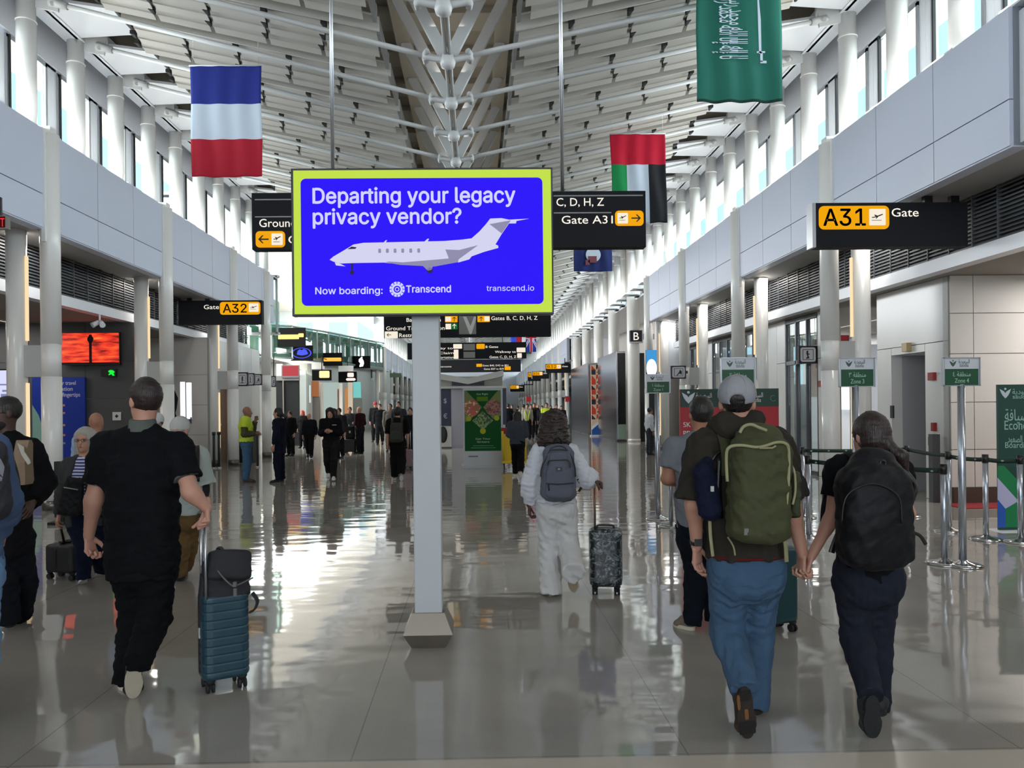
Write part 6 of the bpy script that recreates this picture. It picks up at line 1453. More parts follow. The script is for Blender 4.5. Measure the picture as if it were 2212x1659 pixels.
obj('haul_loop', MB().tube(smooth_path([jD(1196, 962, d0 + .06), jD(1198, 948, d0 + .04), jD(1205, 944, d0 + .04), jD(1212, 952, d0 + .05), jD(1214, 964, d0 + .06)]), .008, 6), M_black, e)
obj('loose_strap', flat_strap(smooth_path([jD(1248, 1035, -.12), jD(1256, 1050, -.1), jD(1250, 1062, -.12)]), .02, .005), M_black, e); obj('zip_pull', MB().tube([jD(1184, 1045, d0 - .125), jD(1186, 1060, d0 - .125)], .006, 6), M_black, e)
shoulder_straps(e, jD(1197, 958), jD(1166, 978), jD(1232, 980), M_gr, low=.3, back=.14, out=.085)
# --- pack of the traveller at the left edge, paper bag, shoulder bag
e = empty('backpack', jfun(3.98)(-30, 1110, -.2), 'dark backpack with pale bands at the left edge on the blue shirt', 'backpack', 'backpacks')
j = jfun(3.98); g = Sdf(.01, .03); g.cap(j(-62, 1090, -.27), j(-64, 990, -.27), .165, .15, .7, X1, n=3, cs=.1); obj('shell', g.mesh(fold=(.008, 16, 3)), mat('charcoal_nylon', '#2e2f33', .7, bump=.3, bscale=40), e)
for a, b in ((985, 1012), (1018, 1026)): obj('pale_band', flat_strap(smooth_path([j(-100, a - 12, -.385), j(-40, a, -.375), j(-8, a + 12, -.33), j(10, b + 14, -.25)]), .05 if b - a > 10 else .02, .006, (0, 0, 1)), mat('band_white', '#b9bcc4', .7), e)
obj('side_pocket', Sdf(.01, .02).cap(j(-2, 1085, -.24), j(0, 1040, -.24), .035, .03, 1.8, X1).mesh(), mat('mesh_black', '#191a1c', .8), e)
shoulder_straps(e, j(-65, 915), j(-145, 955), j(-12, 968), MATS['charcoal_nylon'], back=.15)
j = jfun(5.5); e = empty('paper_bag', j(48, 1050), 'brown paper bag with a pale torn patch held before the black jacket', 'bag')
mb = MB(); a, b = j(26, 1048, -.04), j(71, 950, .06); w = (b[0] - a[0]) / 2; cx, cz = (a[0] + b[0]) / 2, a[2]; hh = b[2] - a[2]
Vv = []
for t, k, dd in ((0, .92, .05), (.08, 1, .055), (.5, .98, .05), (.92, 1.0, .03), (1, 1.0, .015)):
    Vv += [(cx + s1_ * w * k + .01 * t, a[1] + .05 + s2_ * dd + .008 * math.sin(9 * t), cz + hh * t) for s1_, s2_ in ((-1, -1), (0, -1.15), (1, -1), (1, 1), (0, .9), (-1, 1))]
mb.add(Vv, [(6 * i + k, 6 * i + (k + 1) % 6, 6 * i + 6 + (k + 1) % 6, 6 * i + 6 + k) for i in range(4) for k in range(6)] + [tuple(range(5, -1, -1)), tuple(range(24, 30))])
obj('bag_body', mb, mat('kraft_paper', '#8a7660', .85, bump=.5, bscale=14), e); mb = MB(); P = [j(x, y, -.056) for x, y in ((37, 957), (41, 960), (51, 965), (52, 975), (64, 993), (66, 1000), (60, 1004), (46, 982))]; mb.add(P + [p + (0, .006, 0) for p in P], [tuple(range(8)), tuple(range(15, 7, -1))]); obj('torn_patch', mb, mat('patch_paper', '#b9b7a8', .8), e)
j = jfun(7.27); e = empty('shoulder_bag', j(152, 1122, -.2), 'black shoulder bag across the grey-haired woman', 'bag')
g = Sdf(.008, .03); g.cap(j(152, 1100, -.22), j(160, 1045, -.22), .105, .085, .55, X1, n=3, cs=.06); obj('bag_body', g.mesh(fold=(.008, 20, 3)), M_bp, e)
obj('zip', MB().tube([j(138, 1053, -.29), j(168, 1058, -.29)], .006, 6), mat('zip_grey', '#8d8d8a', .5), e); obj('strap', flat_strap(smooth_path([j(170, 1045, -.2), j(196, 1020, -.19), j(214, 996, -.06), j(212, 992, .05)]), .035, .006, (0, 0, 1)), M_black, e)
# --- suitcases
def rot_mb(mb, c, th):
    cs, sn = math.cos(th), math.sin(th); mb.v = [(x * cs - y * sn + c[0], x * sn + y * cs + c[1], z) for x, y, z in mb.v]; return mb
def suitcase(label, c, w, d, h, th, m, grip_z, rib=0, wheel=.055, band=None, hx=0.0, hy=None, hax=0, m_h=None, patch=None, wheels=True):
    """w x d footprint, body height h on four twin wheels; telescopic handle at the back"""
    e = empty('suitcase', (c[0], c[1], 0), label, 'suitcase', 'suitcases'); R = lambda mb: rot_mb(mb, c, th); z0 = wheel + .015
    mb = MB(); n = 0; prof = []
    N = max(24, rib * 6)
    for i in range(N + 1):
        t = i / N; z = z0 + h * t; e_ = min(t, 1 - t) * h; inset = .03 - math.sqrt(max(0, .03 ** 2 - max(0, .03 - e_) ** 2)) if e_ < .03 else 0
        if rib and .04 < t < .96: inset += .004 * (1 if abs(((t * rib) % 1) - .5) > .36 else 0)
        prof.append((z, inset))
    rr = min(w, d) * .26
    for z, i_ in prof:
        ring = rrect(-w / 2 + i_, -d / 2 + i_, w / 2 - i_, d / 2 - i_, max(rr - i_, .01), 5); n = len(ring); mb.v += [(x, y, z) for x, y in ring]
    for i in range(len(prof) - 1):
        for k in range(n): mb.f.append((i * n + k, i * n + (k + 1) % n, (i + 1) * n + (k + 1) % n, (i + 1) * n + k)); mb.m.append(0); mb.smooth.append(not rib)
    mb.f += [tuple(range(n))[::-1], tuple((len(prof) - 1) * n + k for k in range(n))]; mb.m += [0, 0]; mb.smooth += [False, False]
    obj('shell', R(mb), m, e)
    b = MB().prism(rrect(-w / 2 - .004, z0 - .004, w / 2 + .004, z0 + h + .004, rr, 5), (0, -.016 + d * .06, 0), (1, 0, 0), (0, 0, 1), (0, .032, 0)); obj('zip_band', R(b), band or M_black, e)
    hy = d / 2 - .035 if hy is None else hy; mh = m_h or M_alu
    t_ = MB(); 
    ux, uy = (0, 1) if hax else (1, 0)
    for x in (-.065, .065): t_.tube([(hx + x * ux, hy + x * uy, z0 + h - .02), (hx + x * ux, hy + x * uy, grip_z)], .0085, 8)
    obj('telescopic_tube', R(t_), mh, e); obj('grip', R(MB().tube([(hx - .075 * ux, hy - .075 * uy, grip_z), (hx + .075 * ux, hy + .075 * uy, grip_z)], .016, 10)), M_black, e)
    obj('carry_handle', R(MB().tube(smooth_path([(-.07, 0, z0 + h), (-.06, 0, z0 + h + .022), (.06, 0, z0 + h + .022), (.07, 0, z0 + h)], 4), .009, 6)), M_black, e)
    for sx in (-1, 1):
        for sy in (-1, 1):
            wb = MB(); x, y = sx * (w / 2 - .045), sy * (d / 2 - .04)
            wb.lathe((x, y, 0), [(.018, wheel * .9), (.03, z0), (.026, z0 + .01)], 12)
            for q in (-1, 1): wb.tube([(x + q * .009, y, wheel / 2), (x + q * .023, y, wheel / 2)], wheel / 2, 16)
            wb.box((x - .008, y - .012, wheel * .45), (x + .008, y + .012, z0)); obj('wheel', R(wb), M_rub_dk, e)
    if patch: obj('tag', R(MB().box((-w / 2 - .006, -.012, z0 + h * .48), (-w / 2 + .002, .012, z0 + h * .6))), mat('tag_white', '#b9bab8', .7), e)
    return e
M_teal = mat('teal_shell', '#1f3f4c', .35, bump=.05, bscale=200); c = gr(484, 1483); GP = A_J['wrR'] + nrm((.1, -.35, -.9)) * .09 + np.array([-.02, -.015, 0]); _d = GP - c; _t = math.radians(30); HX = _d[0] * math.cos(_t) + _d[1] * math.sin(_t); HY = -_d[0] * math.sin(_t) + _d[1] * math.cos(_t)
suitcase('teal ribbed suitcase pulled by the man in the black polo shirt', c, .27, .21, .50, math.radians(30), M_teal, GP[2], rib=10, patch=True, hx=max(HX, -.115), hy=max(min(HY, .03), -.03), hax=1)
def messenger():
    z = at(480, 1290, c[1])[2]; e = empty('backpack', (c[0], c[1], z), 'black flap backpack with grey trim strapped on top of the teal suitcase', 'backpack', 'backpacks'); j = jfun(c[1]); M_ = mat('black_twill', '#1f2024', .8, bump=.3, bscale=60)
    A = nrm((math.cos(.5), math.sin(.5), 0)); g = Sdf(.008, .02); g.cap(j(488, 1282, -.01), j(486, 1215, 0), .135, .125, .62, A, n=3.4, cs=.03); obj('bag_body', g.mesh(fold=(.006, 18, 5)), M_, e)
    g = Sdf(.008, .02); g.cap(j(494, 1242, -.05), j(496, 1200, -.02), .125, .12, .62, A, n=3.2, cs=.035); obj('flap', g.mesh(fold=(.003, 16, 6)), M_, e)
    obj('trim', MB().tube(smooth_path([j(455, 1212, -.10), j(480, 1245, -.155), j(500, 1264, -.165), j(512, 1264, -.15), j(546, 1248, -.06)]), .005, 6), mat('trim_grey', '#5c5d58', .6), e); obj('buckle', MB().box(j(503, 1268, -.175), j(512, 1256, -.155)).box(j(504, 1288, -.165), j(512, 1270, -.15)), MATS['trim_grey'], e)
    obj('grab_handle', MB().tube(smooth_path([j(466, 1200, 0), j(470, 1186, 0), j(478, 1184, 0), j(484, 1194, 0)]), .010, 8), M_black, e)
    obj('strap', flat_strap(smooth_path([j(440, 1240, -.06), j(436, 1290, -.1), j(438, 1320, -.12), j(446, 1335, -.12)]), .04, .01), M_, e); obj('strap', flat_strap(smooth_path([j(545, 1280, .0), j(556, 1298, .0), j(550, 1316, -.01), j(540, 1322, -.01)]), .04, .01, (0, 1, 0)), M_, e)
messenger()
def camo():
    m = bpy.data.materials.new('leaf_print_shell'); m.use_nodes = True; n = m.node_tree.nodes; L = m.node_tree.links; b = n['Principled BSDF']; b.inputs['Roughness'].default_value = .3
    tc = n.new('ShaderNodeTexCoord'); t = n.new('ShaderNodeTexNoise'); t.inputs['Scale'].default_value = 14; t.inputs['Detail'].default_value = 2; t.inputs['Distortion'].default_value = 2.5
    r = n.new('ShaderNodeValToRGB'); r.color_ramp.interpolation = 'CONSTANT'; q = r.color_ramp.elements; q[0].color = lin('#0d1013'); q[1].position = .5; q[1].color = lin('#4f5a5e'); q.new(.6).color = lin('#8f9a9c'); q.new(.68).color = lin('#23292c')
    L.new(tc.outputs['Object'], t.inputs['Vector']); L.new(t.outputs['Fac'], r.inputs['Fac']); L.new(r.outputs['Color'], b.inputs['Base Color']); return m
c = gr(1309, 1281); suitcase('black and white leaf print suitcase beside the woman in the pale hoodie', c, .28, .20, .50, math.radians(-8), camo(), at(1285, 1042, c[1])[2], hx=-.09, hy=.0, hax=1, m_h=mat('handle_bronze', '#6b5c50', .35, metal=.8))
c = gr(1672, 1362); suitcase('teal suitcase half hidden behind the legs of the man in the cap', c, .30, .22, .55, math.radians(20), mat('teal_dark_shell', '#123a40', .35), .98)
j = jfun(7.6); c = at(142, 1000, 7.6); suitcase('low black suitcase trailed by the grey-haired woman', c, .22, .36, .27, math.radians(70), mat('black_case', '#101013', .6, bump=.3, bscale=60), .36, hy=0)
obj('tow_handle', MB().tube([at(141, 1184, 7.6), at(126, 1112, 7.42)], .012, 8), M_black, bpy.data.objects[[o.name for o in bpy.data.objects if o.get('label', '').startswith('low black suitcase')][0]])
c = gr(757, 980); suitcase('black suitcase with a dark bag on top by the maroon top', c, .42, .28, .45, 0, mat('black_case2', '#131418', .5), 1.0)
c2 = np.array([c[0], c[1], .53]); e = empty('travel_bag', c2, 'dark travel bag with a white mark on the far black suitcase', 'bag'); g = Sdf(.015, .03); g.cap(c2 + (0, 0, .1), c2 + (0, 0, .36), .18, .15, .6, X1, n=3); obj('bag_body', g.mesh(), M_bp, e); obj('mark', MB().box(c2 + (-.02, -.14, .2), c2 + (.03, -.12, .28)), mat('tag_white', '#b9bab8', .7), e)
c = gr(881, 1014); suitcase('pale pink suitcase beside the screen post behind the dark backpack', c, .24, .3, .45, 0, mat('pink_case', '#7a6068', .5), 1.0, rib=0)
j = jfun(7.36); e = empty('backpack', j(395, 1060, .3), 'backpack with a black front strap worn by the white cap man', 'backpack', 'backpacks')
obj('shell', Sdf(.012, .03).cap(j(392, 1060, .3), j(392, 985, .3), .15, .13, .65, X1, n=3, cs=.08).mesh(), mat('black_case', '#101013', .6, bump=.3, bscale=60), e)
for x0, x1 in ((424, 430), (362, 356)): obj('shoulder_strap', flat_strap(smooth_path([j(x0, 1040, -.17), j(x0, 1000, -.185), j(x0, 974, -.11), j(x0, 962, .0), j(x1, 972, .12), j(x1, 1000, .2)]), .06, .014), M_black, e)
# ================================================================== people farther down the hall
def bgp(label, px, top, foot=None, Y=None, face=0.0, skin='fair', top_c='#1a1b1f', bot_c='#17181c', sleeve=.95, hair='short', hair_c='#17120f', stride=0.0, lead='L', arms=('hang', 'hang'), shoe_c='#141416', sole_c='#2a2a2c', h=.014, height=None, group=None, tops=None, **kw):
    if Y is None: Y = gr(px, foot)[1]
    x = at(px, foot or 900, Y)[0]; hh = height or max(1.45, at(px, top, Y)[2])
    J, s = pose(hh, stride, lead, arms); a = math.radians(face); J = place(J, (x, Y), a); F = np.array([-math.sin(a), math.cos(a), 0])
    o = dict(h=h, skin=skin, tops=tops or [dict(m=cloth(top_c), sleeve=sleeve, t=.02, loose=1.15, hem=kw.pop('hem', -.08))], bottom=dict(m=cloth(bot_c), t=.016, loose=kw.pop('ploose', 1.12), len=.02), hair=hair, hairm=mat('hair_' + hair_c, hair_c, .6), shoe=(mat('shoe_' + shoe_c, shoe_c, .6), mat('sole_' + sole_c, sole_c, .6)), group=group)
    o.update(kw); return person(label, J, s, F, o), J, s
vest = [dict(name='work_shirt', m=cloth('#4a4632'), sleeve=.95, hem=-.0, t=.026), dict(name='safety_vest', m=mat('vest_yellow', '#b4cc22', .6), sleeve=0, hem=-.02, t=.042, open=.05)]
b, J, s = bgp('bald man in a yellow safety vest and jeans standing side on', 533, 878, 1042, face=-80, skin='mid', tops=vest, bot_c='#3f5f7c', hair='bald', arms=('face', 'front'), shoe_c='#3a1c1c', h=.011)
for dz in (.98, 1.12): obj('reflective_band', Sdf(.009, 0).cap((J['hpL'] + J['hpR']) / 2 * (1, 1, 0) + (0, 0, dz), (J['hpL'] + J['hpR']) / 2 * (1, 1, 0) + (0, 0, dz + .035), .19, .19, .76, (0, 1, 0), flat=True, n=2.4).mesh(), mat('reflective_grey', '#9aa08c', .4), b)
bgp('woman in a long navy coat standing side on with a dark ponytail', 604, 880, 1042, face=80, hair='pony', top_c='#121624', bot_c='#0f1424', arms=('hang', 'hang'), hem=-.28, h=.011)
bgp('woman in black sweater looking down at her phone, walking toward the camera', 715, 880, 1038, face=180, hair='long', hair_c='#1c1210', top_c='#0f0f12', bot_c='#1a1a1a', stride=.16, arms=('phone', 'phone'), shoe_c='#c9c8c4', sole_c='#d6d6d2', h=.011, look=nrm((.05, -1, -.55)))
x = at(722, 920, 17)[0]; ph = at(722, 918, gr(715, 1038)[1] - .3); obj('phone', MB().box(ph + (-.04, -.05, -.006), ph + (.04, .07, .006)), mat('phone_white', '#b8c0c8', .3), None, 'pale phone in the hands of the woman in black sweater', 'phone', bevel=.004)
b, J, s = bgp('traveller in black with a dark backpack walking away left of the post', 860, 880, 1038, face=0, top_c='#0e0e10', bot_c='#0e0e10', hair='short', hairt=.015, stride=.12, arms=('hang', 'hang'), sleeve=.5, ploose=1.35, shoe_c='#8a8a88', sole_c='#c9c9c6', h=.011)
c = (J['shL'] + J['shR']) / 2; e = empty('backpack', c + (0, -.25, -.45), 'dark olive backpack on the traveller in black left of the post', 'backpack', 'backpacks'); g = Sdf(.011, .03); g.cap(c + (0, -.24, -.38), c + (0, -.24, -.1), .15, .13, .65, X1, n=3, cs=.08); obj('shell', g.mesh(fold=(.006, 18, 4)), mat('olive_black', '#24241a', .8), e); obj('pocket', Sdf(.011, .02).cap(c + (0, -.35, -.36), c + (0, -.35, -.24), .11, .1, .3, X1, n=3).mesh(), mat('olive_black2', '#2c2c20', .8), e); shoulder_straps(e, J['neck'], J['shL'], J['shR'], MATS['olive_black'], low=.3)
bgp('man in black standing just behind the navy coat', 628, 888, 985, face=150, top_c='#101114', bot_c='#121317', h=.014)
bgp('woman with bright red hair in dark clothes', 654, 886, 968, face=160, hair='long', hair_c='#b8382a', top_c='#141416', bot_c='#141416', h=.014)
bgp('man in dark jacket walking beside the red-haired woman', 669, 892, 990, face=180, hair='bald', top_c='#12161a', bot_c='#101113', stride=.14, h=.013)
bgp('person with dark hair right behind the woman looking at her phone', 722, 882, None, Y=23.5, face=180, top_c='#2c2f33', h=.016, hair='bob')
bgp('person with pale face second behind the woman looking at her phone', 733, 881, None, Y=25, face=160, top_c='#2a2628', h=.016)
bgp('man in a grey tee walking toward the camera behind the black suitcase', 756, 879, None, Y=28, face=180, top_c='#3f4247', bot_c='#17181c', sleeve=.4, h=.015)
bgp('person in a maroon top leaning over the black suitcase', 778, 878, 980, face=60, top_c='#2c0f14', bot_c='#15161a', h=.013, arms=('front', 'front'), hair='bald')
bgp('man in dark clothes walking in front of the far columns', 821, 872, 962, face=180, top_c='#141619', bot_c='#1a1d22', stride=.14, lead='R', h=.014)
bgp('person in a red cap among the walkers left of the post', 811, 868, None, Y=36, face=180, cap=mat('red_cap', '#9a1c24', .7), top_c='#1a1b1f', h=.017)
bgp('tall man in pale jacket left of the post', 844, 872, 975, face=180, top_c='#77746c', bot_c='#5c574c', h=.014)
bgp('tall man in grey tee close to the pale jacket', 861, 867, None, Y=28, face=180, top_c='#34373c', sleeve=.4, h=.015)
bgp('person in dark coat half hidden by the screen post', 886, 880, None, Y=23, face=180, top_c='#17181b', h=.015)
b, J, s = bgp('person in grey shirt and black trousers pushing a yellow cart', 1119, 888, 1030, face=-10, hair='bob', hair_c='#1a1412', top_c='#3c414a', bot_c='#0d0d0f', sleeve=.6, arms=('front', 'front'), stride=.16, shoe_c='#c8c8c8', sole_c='#d9d9d9', h=.011, chest=(.18, .14), waist=(.18, .14), hip=(.185, .14), neck=.0) if False else bgp('person in grey shirt and black trousers pushing a yellow cart', 1119, 888, 1030, face=-10, hair='bob', hair_c='#1a1412', top_c='#3c414a', bot_c='#0d0d0f', sleeve=.6, arms=('front', 'front'), stride=.16, shoe_c='#c8c8c8', sole_c='#d9d9d9', h=.011, chest=(.18, .14), waist=(.18, .14), hip=(.185, .14))
bgp('person in pale shirt standing behind the Zone 1 board', 1403, 880, None, Y=24.5, face=-80, top_c='#b0b3b8', bot_c='#2a2d33', h=.014, skin='mid')
far = [(1098, 872, 40, '#1b1c20', 'short', 'person in black nearest the kiosk in the far crowd'), (1106, 874, 46, '#5a564e', 'short', 'person in a brown grey top in the far crowd beside the kiosk'), (1119, 876, 48, '#2c2a28', 'short', 'person in dark top with lifted arm in the far crowd'),
       (1131, 873, 38, '#8d8a82', 'short', 'person in a pale top above the yellow cart in the far crowd'), (1139, 872, 36, 'vest', 'short', 'worker in a vest with yellow braces in the far crowd'), (1147, 873, 37, '#16161a', 'short', 'person in black with a white pack in the far crowd'),
       (1154, 870, 40, '#2b2724', 'short', 'tall person in dark brown in the far crowd'), (1162, 874, 42, '#8f8b84', 'bald', 'bald person in grey in the far crowd'), (1171, 876, 39, '#24222a', 'short', 'person in plum black in the far crowd'),
       (1181, 870, 35, 'vest2', 'short', 'worker in a bright yellow vest in the far crowd'), (1190, 876, 44, '#3a3534', 'short', 'person in dark grey right of the bright yellow vest'), (1202, 873, 43, '#6a5a50', 'short', 'person in tan right of the woman in the pale hoodie'), (1213, 876, 41, '#1d2026', 'short', 'person in black by the red board on the right')]
for px, top, Y, c, hr_, lb in far:
    if c.startswith('vest'):
        b, J, s = bgp(lb, px, top, None, Y=Y, face=170, h=.02, tops=[dict(name='shirt', m=cloth('#2a2a22' if c != 'vest' else '#9a968a'), sleeve=.9, t=.016)] + ([dict(name='safety_vest', m=MATS['vest_yellow'], sleeve=0, t=.03, hem=.12)] if c == 'vest2' else []))
        if c == 'vest':
            for q in (-1, 1): obj('brace', flat_strap([J['neck'] + (q * .1, -.02, -.03), J['neck'] + (q * .11, -.17, -.12), J['neck'] + (q * .05, -.19, -.3), J['neck'] + (q * .04, -.18, -.5)], .05, .02), MATS['vest_yellow'], b)
    else: bgp(lb, px, top, None, Y=Y, face=175 if int(px) % 3 else 10, top_c=c, hair=hr_, h=.02)
# ------------------------------------------------------------------ yellow cart
x, y = at(1101, 1000, 20.2)[0], 20.2; e = empty('cleaning_cart', (x, y, 0), 'yellow cleaning cart with a red bin pushed by the person in grey', 'cart'); M_cart = mat('cart_yellow', '#d9b41a', .5)
obj('frame', MB().box((x - .2, y - .28, .14), (x + .42, y + .3, .2)).tube([(x - .17, y - .25, .2), (x - .19, y - .25, .98)], .03, 8).tube([(x + .4, y - .25, .2), (x + .4, y - .25, .98)], .03, 8).tube([(x - .17, y + .25, .2), (x - .19, y + .25, 1.0)], .03, 8), M_cart, e)
obj('bag', MB().hexa([(x - .16, y - .22, .2), (x + .05, y - .22, .2), (x + .05, y + .2, .2), (x - .16, y + .2, .2)], [(x - .2, y - .25, .86), (x + .07, y - .25, .86), (x + .07, y + .22, .86), (x - .2, y + .22, .86)]), M_cart, e)
obj('bin', MB().hexa([(x - .2, y - .22, .9), (x + .05, y - .22, .9), (x + .05, y + .1, .9), (x - .2, y + .1, .9)], [(x - .23, y - .25, 1.06), (x + .08, y - .25, 1.06), (x + .08, y + .12, 1.06), (x - .23, y + .12, 1.06)]), mat('bin_red', '#8e1e1e', .5), e)
for sx in (-.15, .36):
    for sy in (-.22, .24): obj('wheel', MB().tube([(x + sx - .015, y + sy, .07), (x + sx + .015, y + sy, .07)], .07, 16).box((x + sx - .02, y + sy - .02, .1), (x + sx + .02, y + sy + .02, .15)), M_rub_dk, e)
# ------------------------------------------------------------------ kiosk and poster stand
YK = 30.0; xk = lambda px: at(px, 900, YK)[0]; zk = lambda py: at(1020, py, YK)[2]
e = empty('exchange_kiosk', (xk(1020), YK + .8, 0), 'white currency exchange kiosk with a shallow folded roof at the hall centre', 'kiosk')
M_kw = mat('kiosk_white', '#c9cac6', .5); M_kn = mat('kiosk_navy', '#141c3c', .4); x0, x1 = xk(938), xk(1094)
obj('body', MB().box((x0 + .05, YK + .15, .0), (x1 - .04, YK + 2.2, zk(838))), M_kw, e)
xm_ = xk(1012); mb = MB()
for a, b, za, zb in ((xk(925), xm_, zk(802), zk(818)), (xm_, xk(1088), zk(818), zk(801))):
    mb.hexa([(a, YK - .25, za - .22), (b, YK - .25, zb - .22), (b, YK + 2.3, zb - .22), (a, YK + 2.3, za - .22)], [(a, YK - .25, za), (b, YK - .25, zb), (b, YK + 2.3, zb), (a, YK + 2.3, za)])
obj('roof', mb, M_kw, e)
obj('canopy_face', MB().box((x0, YK - .05, zk(836)), (xk(1086), YK + 2.1, zk(822) + .16)), mat('kiosk_grey', '#a6a79f', .6), e); obj('dark_sign', MB().box((xk(977), YK - .12, zk(832.5)), (xk(1047), YK - .05, zk(822))), mat('kiosk_dark', '#23243a', .4), e)
obj('ledge', MB().box((x0 - .02, YK - .2, zk(839)), (x1 + .02, YK + 2.2, zk(834.5))), M_kw, e)
obj('navy_panel', MB().box((x0, YK, zk(918)), (xk(975), YK + .15, zk(840))), M_kn, e); obj('navy_panel', MB().box((xk(1084), YK, zk(918)), (xk(1094), YK + .15, zk(840))), M_kn, e)
mb = MB(); text_into(mb, '$', (xk(962), YK - .004, zk(870)), .26, None, 'c', .02); text_into(mb, '€', (xk(962), YK - .004, zk(903)), .26, None, 'c', .02); obj('lettering', mb, mat('kiosk_symbols', '#c5cdd2', .5, emit=.3), e)
obj('counter', MB().box((x0, YK - .1, .05), (xk(975), YK + .15, zk(920))), M_kw, e); g = Sdf(.02, .01); g.ell((xk(957), YK - .1, zk(938)), (X1, Y1, UP), (.17, .05, .33)); obj('dark_oval', g.mesh(), M_black, e)
obj('side_panel', MB().box((xk(975), YK - .05, 0), (xk(1000), YK + .15, zk(841))), mat('kiosk_lilac', '#a7a6b0', .5), e)
A = Plate('poster_stand', 1000.5, 838, 1086.5, 1006, 20.4, .16, mat('stand_white', '#b4b8bc', .45), 'white advertising stand with a green food poster before the kiosk', 'poster stand', base=[at(1043, 1000, 20.4)[0], 20.48, 0])
A.part('base', MB().box((A.x0 - .04, 20.32, 0), (A.x1 + .04, 20.7, A.z0 + .02)), MATS['stand_white'])
U = lambda x: (x - 1000.5) / 86; V = lambda y: (y - 838) / 168; zx = lambda x: U(930 + x * .1507); zy = lambda y: V(800 + y * .1507)
M_pg = mat('poster_green_deep', '#1d6b34', .5, emit=.12, vary=.0); M_pl = mat('poster_green_light', '#a9b874', .5, emit=.1)
mb = MB(); A.rect(mb, zx(490), zy(288), zx(1010), zy(1155), 0, .003); A.part('poster_sheet', mb, M_pg)
def food(nm, c1, c2, c3, sc):
    m = bpy.data.materials.new(nm); m.use_nodes = True; n = m.node_tree.nodes; L = m.node_tree.links; b = n['Principled BSDF']; tc = n.new('ShaderNodeTexCoord'); t = n.new('ShaderNodeTexVoronoi'); t.inputs['Scale'].default_value = sc
    r = n.new('ShaderNodeValToRGB'); r.color_ramp.interpolation = 'CONSTANT'; q = r.color_ramp.elements; q[0].color = lin(c1); q[1].position = .4; q[1].color = lin(c2); q.new(.7).color = lin(c3); L.new(tc.outputs['Object'], t.inputs['Vector']); L.new(t.outputs['Color'], r.inputs['Fac']); L.new(r.outputs['Color'], b.inputs['Base Color']); return m
Q = lambda pts: [(zx(a), zy(b)) for a, b in pts]
mb = MB(); A.poly(mb, Q([(490, 288), (515, 288), (740, 530), (560, 720), (490, 740)]), .003, .002); A.poly(mb, Q([(1010, 288), (975, 288), (760, 530), (900, 700), (1005, 650)]), .003, .002); A.part('pale_triangle', mb, M_pl)
circ = lambda cx, cy, r, n=20: [(zx(cx + r * math.cos(2 * PI * i / n)), zy(cy + r * math.sin(2 * PI * i / n))) for i in range(n)]
mb = MB(); A.poly(mb, [(max(u, zx(490)), v) for u, v in circ(590, 540, 120)], .005, .002); A.part('salad_picture', mb, food('food_salad', '#7a5a30', '#b8472e', '#c2b98a', 28))
mb = MB(); A.poly(mb, [(min(u, zx(1008)), v) for u, v in circ(900, 535, 115)], .005, .002); A.part('meat_picture', mb, food('food_meat', '#6e3a2c', '#96604a', '#4a2820', 28))
mb = MB(); A.poly(mb, Q([(745, 580), (900, 720), (745, 860), (600, 720)]), .005, .002); A.part('greens_picture', mb, food('food_greens', '#24341a', '#6f8f46', '#3f5a2c', 26))
mb = MB(); [A.poly(mb, circ(*q_), .007, .002) for q_ in ((548, 690, 38), (950, 685, 38), (750, 870, 42))]; A.part('yellow_dot', mb, mat('dot_yellow', '#c9cf3a', .5, emit=.15)); mb = MB(); A.rect(mb, zx(668), zy(376), zx(828), zy(442), .003, .002); A.part('lime_block', mb, mat('lime_block', '#7fb52e', .5, emit=.1))
mb = MB(); A.text(mb, 'Get Right', zx(664), zy(352), .024, zx(830), bold=.01); A.text(mb, 'Get Your', zx(640), zy(992), .022, zx(860), bold=.02); A.text(mb, 'Greens', zx(664), zy(1036), .022, zx(842), bold=.02); A.part('lettering', mb, mat('poster_text', '#d5e0d2', .6, emit=.2))
mb = MB(); A.rect(mb, zx(540), zy(1222), zx(676), zy(1242), 0, .002); A.part('footer_mark', mb, mat('footer_grey', '#6a6878', .6)); mb = MB(); A.rect(mb, zx(575), zy(1108), zx(930), zy(1114), .003, .002); A.rect(mb, zx(610), zy(1078), zx(900), zy(1084), .003, .002); A.part('small_print', mb, mat('small_print', '#6aa078', .6))
